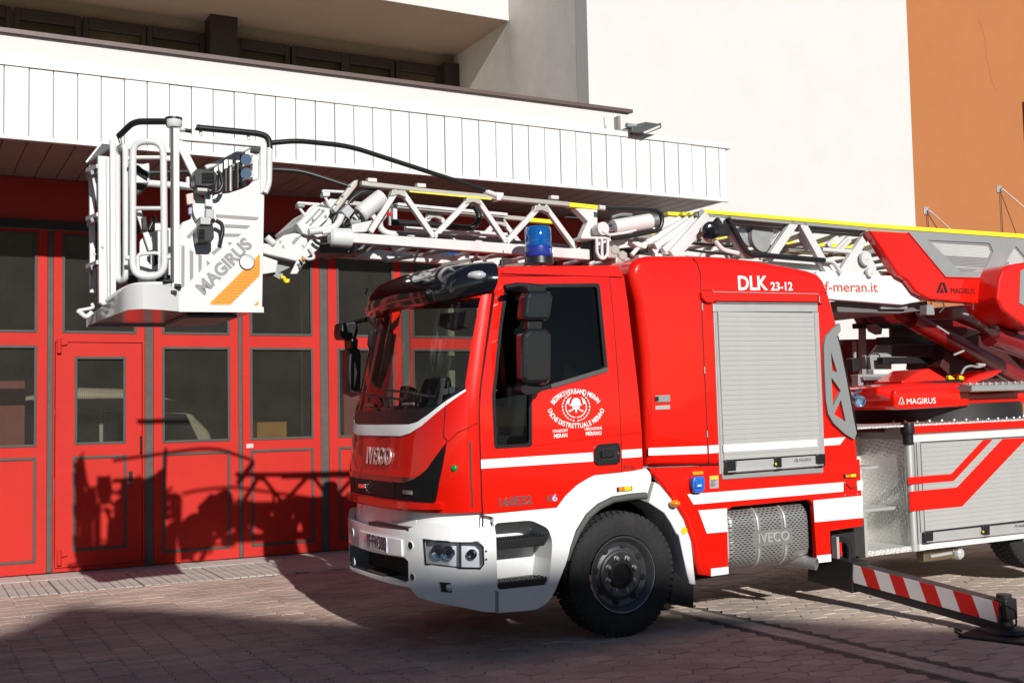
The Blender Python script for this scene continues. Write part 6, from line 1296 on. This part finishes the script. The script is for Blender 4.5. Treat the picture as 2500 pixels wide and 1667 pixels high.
# ---- gear standing on the deck behind
DK = empty('deck_equipment', (0, 0, 0), TR)
plt('far_locker', cV, [(150, 435), (640, 425), (640, 1010), (220, 1010)], 2.0, 2.3, DRED, DK); plt('frame_post', cV, [(415, 290), (465, 290), (470, 1000), (420, 1000)], 1.5, 1.56, GRYM, DK, .004)
plt('top_beam', cV, [(355, 240), (1000, 240), (1060, 300), (360, 302)], 1.5, 1.58, BLK, DK, .004); plt('cross_beam', cV, [(655, 405), (1450, 400), (1450, 488), (660, 498)], 1.3, 1.4, BLK, DK); plt('cross_beam', cV, [(668, 645), (1400, 640), (1300, 715), (672, 728)], 1.3, 1.4, BLK, DK)
plt('seat_shell', cV, [(510, 640), (650, 450), (770, 400), (770, 900), (540, 900)], 1.45, 1.5, GRYM, DK); plt('control_panel', cV, [(770, 300), (1120, 300), (1150, 640), (780, 640)], 1.6, 1.65, mat('brown_grey_panel', (.1, .075, .065), .6), DK); plt('shelf', cV, [(430, 850), (895, 845), (895, 905), (440, 915)], 1.2, 1.4, GRYM, DK); plt('shelf_box', cV, [(555, 790), (765, 790), (890, 850), (555, 850)], 1.25, 1.35, LAD, DK)
plt('lower_bracket', cV, [(370, 850), (430, 850), (435, 1000), (370, 1000)], 1.2, 1.3, GRYM, DK); plt('shelf_bracket', cV, [(430, 880), (690, 880), (690, 920), (440, 925)], 1.15, 1.2, ALUD, DK); plt('lower_beam', cV, [(270, 1010), (600, 1000), (595, 1050), (270, 1045)], 1.1, 1.2, ALUD, DK); plt('lamp_arm', cV, [(530, 250), (600, 250), (660, 310), (650, 375), (560, 330)], 1.4, 1.5, GRYM, DK)
ptube('valve_rod', cV, [(325, 460), (325, 680)], 1.4, .02, GRYM, DK); plt('valve_block', cV, [(300, 660), (370, 650), (385, 800), (310, 830)], 1.35, 1.45, BLK, DK); plt('cushion', cV, [(470, 1080), (600, 1085), (760, 1150), (790, 1200), (470, 1205)], 1.0, 1.3, BLK, DK, .02)
cq = ty(*cV(370, 1160), .5); MB().lathe([(-.07, .035), (-.05, .055), (.02, .06), (.05, .058), (.055, .045), (.03, .04), (.03, 0)], cq, (-.3, -.9, -.3), 20).build('hose_coupling', mat('blue_chrome_coupling', (.25, .4, .6), .2, metal=.8), DK, 40); ptube('coupling_arm', cV, [(300, 1080), (360, 1050), (400, 1040)], .5, .02, CHR, DK)
# =================================================================== BASKET
BK = empty('rescue_basket', (0, 0, 0), TR)
NB, FB = .55, 1.83
BW = mat('white_basket_paint', (.62, .62, .61), .4, coat=.4, var=.03)
zfl = ty(*cA(1315, 1395), NB)[2]; xr = ty(*cA(1318, 1390), NB)[0]; xn = ty(*cA(745, 1385), NB)[0]
fl_px = [tz(*cA(a, b), zfl) for a, b in ((620, 1378), (500, 1372), (400, 1378), (340, 1400), (250, 1435), (115, 1490))]
plan = [(xr, NB), (xn, NB)]+[(p[0], p[1]) for p in fl_px]; fx0 = fl_px[-1][0]; fyy = fl_px[-1][1]
far_y = fyy
plan += [(xr-.35, far_y), (xr, far_y-.25)]
n_ = len(plan); mxc, myc = sum(p[0] for p in plan)/n_, sum(p[1] for p in plan)/n_; pin = [(mxc+(a-mxc)*.965, myc+(b-myc)*.955) for a, b in plan]; base = MB(); base.add([(a, b, zfl) for a, b in pin]+[(a, b, zfl+.05) for a, b in pin], [tuple(range(n_)), tuple(range(2*n_-1, n_-1, -1))]+[(i, (i+1) % n_, n_+(i+1) % n_, n_+i) for i in range(n_)])
UND = mat('polished_underside', (.22, .21, .21), .16, metal=.85, var=.1)
floor_ = base.build('basket_floor', UND, BK)
FB = far_y
# rim
mb = MB()
def skirt_strip(pts, z0a, z1a, th, nm, m, parent):
    V = []; F = []
    for (a, b), z0_, z1_ in zip(pts, z0a, z1a): V += [(a, b, z0_), (a, b, z1_), (a+th, b+th, z0_), (a+th, b+th, z1_)]
    for i in range(len(pts)-1): k = 4*i; F += [(k, k+4, k+5, k+1), (k+2, k+3, k+7, k+6), (k+1, k+5, k+7, k+3), (k, k+2, k+6, k+4)]
    return mk(nm, V, F, m, parent, auto=50)
cp_ = [(p[0], p[1]) for p in plan[1:8]]; hts = [.17, .17, .17, .165, .14, .1, .06]
skirt_strip(cp_, [zfl-.012]*7, [zfl+h for h in hts], .012, 'floor_rim', BW, BK)
skirt_strip([(xr, NB-.005), (xn, NB-.005)], [zfl-.015]*2, [zfl+.03]*2, .012, 'floor_rim', BW, BK); MB().box((fx0, FB-.02, zfl-.02), (xr-.35, FB, zfl+.1)).build('floor_rim', BW, BK)
hx = MB(); hx.add([(xr-.5, NB+.35, zfl-.004), (xr-.12, NB+.3, zfl-.004), (xr-.12, FB-.4, zfl-.004), (xr-.5, FB-.2, zfl-.004), (xr-.5, NB+.35, zfl-.03), (xr-.12, NB+.3, zfl-.03), (xr-.12, FB-.4, zfl-.03), (xr-.5, FB-.2, zfl-.03)], [(0, 1, 2, 3), (7, 6, 5, 4), (0, 4, 5, 1), (1, 5, 6, 2), (2, 6, 7, 3), (3, 7, 4, 0)]); hx.build('underside_mount', GRYM, BK)
# side panels
pan = [(745, 1383), (745, 862), (770, 792), (825, 772), (835, 720), (820, 660), (822, 600), (850, 585), (880, 610), (930, 640), (1000, 600), (1090, 592), (1180, 562), (1225, 540), (1255, 510), (1295, 500), (1300, 300), (1318, 262), (1336, 262), (1332, 600), (1317, 1383)]
sidep = plt('side_panel', cA, pan, NB, NB+.03, BW, BK, .006)
pxz = sp(cA, pan, NB); o = MB().prism(pxz, FB-.03, FB).build('side_panel', BW, BK)
def bp(name, pts, m, off=.002): return sidepatch(name, cA, pts, m, sidep, off, .0015, (), NB, None)
os_ = bp('orange_stripe', [(960, 1340), (980, 1322), (1296, 1010), (1302, 1015), (1300, 1155), (1098, 1355), (968, 1355)], ORG); bp('orange_stripe', [(1258, 1359), (1292, 1328), (1290, 1355), (1284, 1360)], ORG)
ODK = mat('orange_tape_line', (.6, .13, .004), .5)
for k in range(15):
    yy = 1060+k*19.5
    xl = max(966, 1296-(yy-1010)*.99+6); xr_ = min(1300, 1300-(yy-1155)*1.01) if yy > 1155 else 1300
    if xr_-xl > 20: bp('tape_line', [(xl+4, yy), (xr_-4, yy+2), (xr_-4, yy+6), (xl+2, yy+4)], ODK, .0035)
for q in ([(765, 945), (786, 956), (785, 1226), (763, 1246)], [(820, 978), (846, 992), (845, 1172), (822, 1194)], [(880, 1008), (904, 1022), (903, 1112), (881, 1140)], [(936, 1050), (963, 1072), (938, 1088)], [(1000, 737), (1297, 757), (1275, 779), (1000, 760)], [(1060, 805), (1236, 814), (1214, 836), (1060, 828)], [(1050, 868), (1173, 871), (1153, 891), (1050, 890)], [(1080, 927), (1114, 931), (1092, 951)], [(797, 890), (865, 820), (868, 848), (818, 905)], [(850, 935), (880, 905), (880, 935), (865, 950)], [(970, 998), (1035, 945), (1042, 965), (985, 1016)]): bp('grey_logo_bar', q, LOGO)
# MAGIRUS up the slope
a = ty(*cA(893, 1262), NB); b = ty(*cA(1222, 930), NB); A_ = np.array([a[0], a[2]]); B_ = np.array([b[0], b[2]]); dd = B_-A_; LL = np.linalg.norm(dd); dd /= LL; nn = np.array([-dd[1], dd[0]]); m0 = (A_+B_)/2-nn*.0; kf = fit('MAGIRUS', LL, .092)
text('maker_lettering', 'MAGIRUS', LOGO, sidep, lambda x, y, of: ((m0+dd*x*kf+nn*y)[0], NB-of, (m0+dd*x*kf+nn*y)[1]), .092, .002, .0015, .06)
q = ty(*cA(1210, 1066), NB); MB().lathe([(0, .054), (.012, .054), (.014, .046), (.01, .045), (.008, 0)], q, (0, -1, 0), 28).build('hole_cover', BW, sidep, 40); MB().tube([(q[0]+.054*math.cos(t_), NB-.006, q[2]+.054*math.sin(t_)) for t_ in [2*math.pi*k/28 for k in range(28)]], .006, 6, True).build('cover_seal', BLK, sidep)
# posts and rails, near side
def bbox(name, a0, a1, wpx, y, th, m=BW, parent=BK):
    p, q = ty(*cA(*a0), y), ty(*cA(*a1), y); o = MB().bar(p, q, th, wpx/2.8/300., (0, 1, 0)).build(name, m, parent); bevel(o, .006); return o
post = bbox('corner_post', (718, 105), (722, 1240), 48, NB+.02, .06); q = ty(*cA(712, 100), NB+.02); MB().lathe([(-.05, .05), (-.03, .062), (.015, .062), (.02, .05), (.02, 0)], q, (0, 0, 1), 20).build('post_cap', BW, post, 40); MB().lathe([(.005, .064), (.022, .064), (.022, .05)], q, (0, 0, 1), 20).build('cap_ring', BLK, post, 40); ptube('post_edge', cA, [(700, 140), (704, 1200)], NB-.012, .01, RUBS, post)
ptube('spring_pin', cA, [(755, 165), (790, 165)], NB, .012, ALUD, post); ptube('pin_grip', cA, [(788, 164), (832, 170)], NB, .016, BLK, post)
bbox('top_rail', (745, 212), (1335, 262), 42, NB+.02, .05); bbox('top_rail', (745, 212), (1335, 262), 42, FB-.02, .05); bbox('diagonal_brace', (742, 235), (858, 470), 52, NB+.02, .03); bbox('mid_rail', (745, 535), (860, 552), 34, NB+.05, .05)
ptube('grab_rail', cA, [(868, 145), (1290, 186), (1345, 205), (1366, 240), (1368, 292)], NB-.02, .024, BLK, BK, .06, n=10); ptube('grab_rail_leg', cA, [(1366, 285), (1362, 530), (1335, 592)], NB-.02, .024, BW, BK, .06, n=10)
for a0, a1 in (((890, 150), (900, 200)), ((1218, 172), (1224, 230))): ptube('rail_stand', cA, [a0, a1], NB, .012, BW, BK)
ptube('rail_end', cA, [(868, 140), (878, 148)], NB-.02, .028, BLK, BK); bbox('rear_post', (1318, 262), (1318, 600), 36, NB+.015, .06); plt('rear_clamp', cA, [(1245, 280), (1305, 285), (1300, 318), (1245, 310)], NB-.0, NB+.06, BLK, BK)
ptube('grab_rail', cA, [(668, 104), (470, 104), (420, 122), (335, 205)], [NB, .68, .74, .86], .024, BLK, BK, .06, n=10); ptube('rail_stand', cA, [(335, 205), (350, 250)], .86, .014, ALUD, BK)
# gate loops
gate = ptube('gate_loop', cA, [(432, 240), (640, 240), (650, 1160), (432, 1165)], [.7, .6, .6, .7], .026, BW, BK, .14, True, 10)
for y_, x0g, x1g in ((350, 400, 690), (697, 445, 645)): ptube('gate_bar', cA, [(x0g, y_+8), (450, y_), (x1g, y_)], [.72, .7, .6], .016, BW, gate)
ptube('gate_loop_inner', cA, [(462, 1010), (620, 1000), (625, 1140), (470, 1148)], [.72, .66, .66, .72], .014, BW, BK, .04, True); ptube('gate_hinge', cA, [(660, 360), (700, 365)], .6, .018, BW, BK); ptube('gate_hinge', cA, [(380, 1035), (450, 1035)], .72, .018, BW, BK); ptube('gate_hinge', cA, [(650, 1030), (700, 1030)], .6, .018, BW, BK)
ptube('gate_loop', cA, [(325, 290), (382, 262), (386, 1185), (330, 1200)], [1.0, .86, .86, 1.0], .024, BW, BK, .1, True, 10)
# front frame
f1 = bbox('front_post', (222, 345), (230, 1345), 58, 1.12, .07); ptube('post_foot', cA, [(205, 1330), (230, 1348), (262, 1335)], 1.1, .02, BW, BK); bbox('front_post', (293, 225), (296, 1330), 34, .98, .05); bbox('front_post', (262, 345), (272, 1320), 26, 1.05, .03); bbox('front_post', (150, 400), (155, 1275), 34, 1.55, .06)
for yy in (420, 745, 1068): plt('ladder_step', cA, [(140, yy+20), (190, yy), (190, yy+30), (150, yy+50)], 1.25, 1.5, GRYM, BK, .004)
for yy in (440, 770, 1095):
    p, q = ty(*cA(150, yy), 1.55), ty(*cA(225, yy-30), 1.12); MB().bar(p, q, .09, .03, (1, 0, 0)).build('ladder_rung', BW, BK)
plt('corner_plate', cA, [(180, 480), (192, 600), (192, 700), (150, 470)], 1.3, 1.32, BW, BK)
hood = MB(); hq = [ty(*cA(*q), yy) for q, yy in (((118, 383), 1.6), ((222, 255), 1.55), ((300, 262), 1.0), ((195, 335), 1.15))]; hood.add(hq+[p+np.array([0, 0, -.015]) for p in hq], [(0, 1, 2, 3), (7, 6, 5, 4), (0, 4, 5, 1), (1, 5, 6, 2), (2, 6, 7, 3), (3, 7, 4, 0)]); hood.build('canopy_flap', mat('grey_flap', (.1, .1, .1), .5), BK); ptube('flap_edge', cA, [(116, 385), (222, 250)], 1.6, .012, BW, BK)
# pole and sleeve
ptube('pole', cA, [(328, 330), (326, 1200)], 1.05, .02, BW, BK); ptube('pole_sleeve', cA, [(327, 405), (327, 515)], 1.05, .042, BLK, BK, n=12); ptube('pole_sleeve', cA, [(326, 515), (326, 660)], 1.05, .03, BLK, BK, n=12)
# control console, seat, inner panels
plt('control_console', cA, fil2([(400, 380), (500, 395), (545, 385), (548, 500), (520, 560), (455, 600), (400, 560)], 12), 1.2, 1.45, mat('light_console', (.55, .55, .54), .5), BK, .015); plt('console_display', cA, [(410, 400), (470, 400), (540, 460), (530, 510), (470, 470), (410, 440)], 1.19, 1.2, NAVY, BK, .004); plt('console_underside', cA, [(450, 520), (540, 520), (520, 560), (455, 605)], 1.17, 1.4, BLK, BK, .004)
plt('inner_panel', cA, fil2([(475, 1170), (480, 920), (535, 858), (690, 845), (692, 1240), (475, 1240)], 14), 1.4, 1.43, BW, BK); bbox('inner_brace', (468, 715), (560, 985), 40, 1.35, .03)
plt('inner_slot', cA, [(530, 1025), (555, 1015), (555, 1080), (530, 1050)], 1.39, 1.402, NAVY, BK, .001); plt('inner_slot', cA, [(580, 990), (605, 990), (605, 1075), (580, 1090)], 1.39, 1.402, NAVY, BK, .001); ptube('hand_grip', cA, [(545, 840), (580, 770), (570, 750)], 1.3, .018, BLK, BK, .05)
plt('seat_back', cA, [(490, 760), (525, 750), (535, 840), (500, 850)], 1.3, 1.45, BLK, BK); ptube('cross_rail', cA, [(530, 525), (690, 538), (850, 550)], 1.5, .03, BW, BK); plt('rail_pin', cA, [(800, 480), (820, 480), (822, 530), (798, 530)], 1.45, 1.5, BW, BK)
# floor-level tube, latch gear
ptube('kick_rail', cA, [(255, 1330), (350, 1262), (430, 1222), (560, 1215), (735, 1216)], [1.0, .85, .72, .64, .57], .02, BW, BK, .1); plt('rail_bracket', cA, [(335, 1260), (420, 1255), (420, 1310), (395, 1325), (370, 1290)], .75, .78, BW, BK); plt('latch_motor', cA, [(625, 1245), (690, 1250), (690, 1300), (628, 1305)], .5, .6, BLK, BK); plt('latch_motor', cA, [(690, 1255), (735, 1258), (735, 1282), (690, 1282)], .5, .58, BLK, BK); plt('foot_pedal', cA, [(640, 1180), (740, 1180), (740, 1205), (640, 1200)], .55, .65, BLK, BK); ptube('latch_pin', cA, [(715, 1228), (760, 1232)], .53, .02, BLK, BK); plt('floor_mat', cA, [(400, 1150), (690, 1150), (690, 1215), (400, 1225)], .9, 1.6, BLK, BK)
ptube('tie_hook', cA, [(150, 1345), (165, 1375), (115, 1385), (60, 1395), (58, 1410)], 1.55, .014, BW, BK, .03); ptube('tie_hook', cA, [(60, 1398), (115, 1445), (155, 1405)], 1.55, .02, BW, BK, .03)
for a0, b0 in ((225, 960), (170, 1010)): q = ty(*cA(a0, b0), 1.08); MB().lathe([(0, .012), (.006, .01)], q, (0, -1, 0), 8).build('bolt', ALUD, BK)
# work lamps
for i, (pts, fin, hdl) in enumerate((([(848, 470), (862, 430), (890, 422), (985, 435), (1012, 465), (1000, 535), (950, 552), (860, 545)], [(905, 445), (990, 448), (990, 530), (905, 525)], [(1010, 440), (1035, 470), (1048, 540), (1020, 585), (990, 590)]), ([(868, 840), (880, 815), (985, 818), (988, 900), (970, 925), (880, 925)], [(885, 830), (925, 826), (925, 915), (885, 918)], [(1000, 780), (1040, 800), (1048, 850), (1035, 905)]))):
    l_ = plt('work_light', cA, fil2(pts, 8), NB-.16, NB-.03, BLK, BK, .015)
    for k in range(8): yy = fin[0][1]+8+k*(fin[2][1]-fin[0][1]-12)/8; plt('cooling_fin', cA, [(fin[0][0], yy), (fin[1][0], yy), (fin[1][0], yy+4), (fin[0][0], yy+4)], NB-.172, NB-.155, BLK, l_, .001)
    ptube('light_handle', cA, hdl, NB-.1, .016, BLK, l_, .06)
    q = ty(*cA(pts[0][0]+40, pts[0][1]+(95 if i == 0 else -50)), NB-.08); bevel(MB().box((q[0]-.03, NB-.14, q[2]-.03), (q[0]+.05, NB-.0, q[2]+.03)).build('light_mount', ALUD, l_), .006); MB().lathe([(0, .02), (.02, .018)], q+np.array([.06, -.06, 0]), (0, -1, 0), 12).build('clamp_knob', CHR, l_, 40)
plt('light_bracket', cA, [(925, 560), (975, 560), (980, 690), (930, 680)], NB-.05, NB-.0, BW, BK); plt('light_bracket', cA, [(930, 700), (985, 700), (985, 800), (930, 800)], NB-.05, NB-.0, ALUD, BK)
plt('siren', cA, fil2([(798, 600), (845, 590), (850, 665), (805, 670)], 8), NB-.06, NB-.02, mat('pink_white_lens', (.7, .5, .46), .3, coat=.5), BK, .012); ptube('power_cable', cA, [(830, 670), (850, 760), (890, 805), (920, 800)], NB-.03, .006, RUBS, BK, .05); plt('cable_plug', cA, [(815, 690), (838, 690), (838, 740), (815, 735)], NB-.05, NB-.01, mat('lilac_plug', (.35, .35, .5), .4), BK)
# rods, nozzles at the back of the near side
for i, (x0_, y0_, y1_) in enumerate(((1000, 420, 590), (1032, 400, 588), (1068, 370, 585), (1100, 350, 580), (1150, 330, 560), (1188, 320, 545))):
    ptube('tool_rod', cA, [(x0_, y1_), (x0_, y0_)], .75, .016 if i % 2 else .024, BLK if i % 2 == 0 else ALUD, BK)
    plt('rod_holder', cA, [(x0_-12, y0_), (x0_+14, y0_-14), (x0_+14, y0_+50), (x0_-12, y0_+60)], .72, .78, BW if i % 2 else ALU, BK, .003)
ptube('tool_rack', cA, [(930, 420), (1060, 370), (1150, 320), (1240, 270)], .8, .02, BW, BK); ptube('tool_rack', cA, [(1060, 420), (1240, 370)], .78, .018, GRYM, BK)
for yy in (375, 470): q = ty(*cA(1228, yy), .62); MB().lathe([(0, .03), (.02, .045), (.06, .045), (.06, 0)], q, (-.6, -.8, 0), 18).build('hose_coupling', CHR, BK, 40)
plt('manifold', cA, [(1252, 325), (1292, 330), (1292, 500), (1252, 505)], .58, .66, LAD, BK)
# ---- link between basket and ladder tip
LK = empty('basket_link', (0, 0, 0), TR)
plt('swivel_arm', cS, [(0, 962), (150, 1003), (185, 955), (300, 862), (440, 832), (545, 850), (662, 902), (472, 1222), (0, 1112)], .85, 1.5, LAD, LK, .012); plt('swivel_underside', cS, [(0, 1120), (470, 1225), (400, 1300), (200, 1395), (0, 1425)], .95, 1.4, GRYM, LK); plt('swivel_face', cS, [(0, 1140), (215, 1215), (190, 1370), (0, 1400)], .88, .93, LAD, LK); ptube('swivel_pin', cS, [(60, 890), (160, 985)], .85, .03, LAD, LK)
plt('hinge_plate', cS, [(470, 1225), (670, 905), (800, 930), (780, 1050), (610, 1175), (480, 1395), (390, 1395)], .82, .86, LAD, LK); plt('arm_cover', cS, [(460, 722), (745, 462), (960, 505), (900, 640), (730, 800), (672, 900), (560, 800)], .86, 1.5, LAD, LK, .01); plt('arm_beam', cS, [(955, 500), (1265, 112), (1318, 108), (1300, 190), (1010, 560)], .78, .86, GRR, LK, .008); plt('arm_beam', cS, [(955, 500), (1265, 112), (1318, 108), (1300, 190), (1010, 560)], 1.5, 1.58, GRR, LK, .008)
plt('arm_core', cS, [(900, 640), (960, 520), (1150, 420), (1200, 640), (1220, 760), (1000, 880), (760, 900), (700, 860)], .9, 1.4, LAD, LK, .01); plt('arm_underside_shade', cS, [(690, 890), (860, 960), (1000, 970), (1230, 965), (1500, 1000), (1400, 1100), (800, 1110)], 1.2, 1.55, mat('underside_shade_grey', (.13, .13, .135), .5), LK)  # the dark grey piece is painted shade on the arm's underside
plt('swivel_bracket', cS, [(470, 700), (540, 690), (660, 800), (640, 870), (560, 840)], .8, .9, LAD, LK); lc_ = ptube('tilt_cylinder', cS, [(1350, 570), (1640, 340)], .78, .072, LAD, LK, n=20); ptube('cylinder_cap', cS, [(1330, 590), (1352, 572)], .78, .07, mat('grey_cap', (.4, .4, .4), .5), lc_, n=20); ptube('cylinder_pin', cS, [(1310, 605), (1340, 580)], .78, .018, LAD, lc_)
plt('valve_box', cS, [(1085, 535), (1180, 442), (1268, 530), (1182, 638)], .74, .9, mat('light_grey_box', (.4, .41, .42), .45), LK, .008); ptube('link_hose', cS, [(640, 820), (800, 795), (980, 760), (1055, 680), (1085, 590)], .76, .03, LAD, LK, .15); ptube('link_hose', cS, [(1200, 400), (1280, 310), (1420, 265), (1600, 255)], .8, .026, BLK, LK, .15); ptube('link_hose', cS, [(820, 830), (1000, 800), (1210, 805)], .75, .02, LAD, LK, .1)
for pts in ([(490, 420), (500, 480), (620, 640)], [(490, 425), (780, 445)], [(830, 250), (850, 330), (940, 480)], [(830, 260), (1120, 275)], [(740, 460), (660, 500), (590, 600), (520, 690)], [(640, 1040), (700, 1130), (710, 1180), (620, 1200), (550, 1140)]): ptube('hook_bar', cS, pts, .95 if pts[0][1] < 700 else .8, .013, LAD, LK, .04)
for a0, b0 in ((535, 450), (880, 300)): plt('hook_block', cS, [(a0-45, b0-25), (a0+50, b0-22), (a0+48, b0+30), (a0-44, b0+30)], .92, 1.0, GRYM if a0 < 600 else LAD, LK, .004)
q = ty(*cS(1110, 910), .74); MB().lathe([(-.12, .05), (-.1, .07), (.02, .075), (.06, .075)], q, (1, 0, -.02), 20).build('chord_nose', LAD, LK, 40); plt('pump_box', cS, [(1060, 660), (1200, 640), (1320, 690), (1180, 740), (1070, 740)], .8, .9, BLK, LK, .01); ptube('pump_stub', cS, [(1200, 690), (1340, 680)], .76, .02, GRYM, LK)
plt('cable_cluster', cS, [(500, 1260), (570, 1180), (600, 1240), (520, 1320)], .78, .82, ALUD, LK); ptube('orange_cable', cS, [(540, 1180), (580, 1190), (560, 1210)], .77, .012, AMB, LK); plt('hook_bracket', cS, [(150, 1370), (290, 1385), (285, 1455), (235, 1470), (150, 1420)], .92, .98, GRYM, LK); ptube('yellow_hook', cS, [(250, 1440), (300, 1440), (320, 1500), (350, 1500), (358, 1465)], .9, .016, YLW, LK, .02)
for a0, b0 in ((830, 525), (870, 600), (700, 650), (610, 790), (290, 1020), (250, 950), (1200, 180), (1100, 320), (1010, 430), (1120, 920), (560, 1010)): q = ty(*cS(a0, b0), .85 if a0 < 1000 else .77); MB().lathe([(0, .012), (.007, .01)], q, (0, -1, 0), 8).build('bolt', ALUD, LK)
for pts, r_ in (([(790, 500), (700, 600), (600, 700)], .006), ([(850, 520), (760, 620), (650, 730)], .006)): ptube('cover_seam', cS, pts, .855, r_, GRYM, LK)
for pts, r_ in (([(1000, 600), (960, 680), (1000, 760), (1090, 700)], .014), ([(1150, 640), (1100, 720), (1150, 790), (1220, 740)], .012), ([(1240, 620), (1300, 680), (1400, 660)], .012), ([(700, 920), (760, 980), (860, 990), (960, 960)], .014), ([(500, 1200), (560, 1260), (520, 1330)], .008), ([(1180, 430), (1240, 350), (1330, 300)], .012)): ptube('cable', cS, pts, .76, r_, BLK, LK, .05)
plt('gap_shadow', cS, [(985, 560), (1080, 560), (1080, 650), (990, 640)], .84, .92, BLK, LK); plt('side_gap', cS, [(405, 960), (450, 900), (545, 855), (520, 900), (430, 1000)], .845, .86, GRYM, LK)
plt('coil_cover', cS, [(790, 440), (840, 400), (960, 365), (1060, 400), (960, 500)], 1.0, 1.4, LAD, LK, .01)
# =================================================================== no deeper than thing > part > sub-part
def depth(o):
    d = 0
    while o.parent is not None: o = o.parent; d += 1
    return d
for o in list(bpy.data.objects):
    while depth(o) > 2: o.parent = o.parent.parent
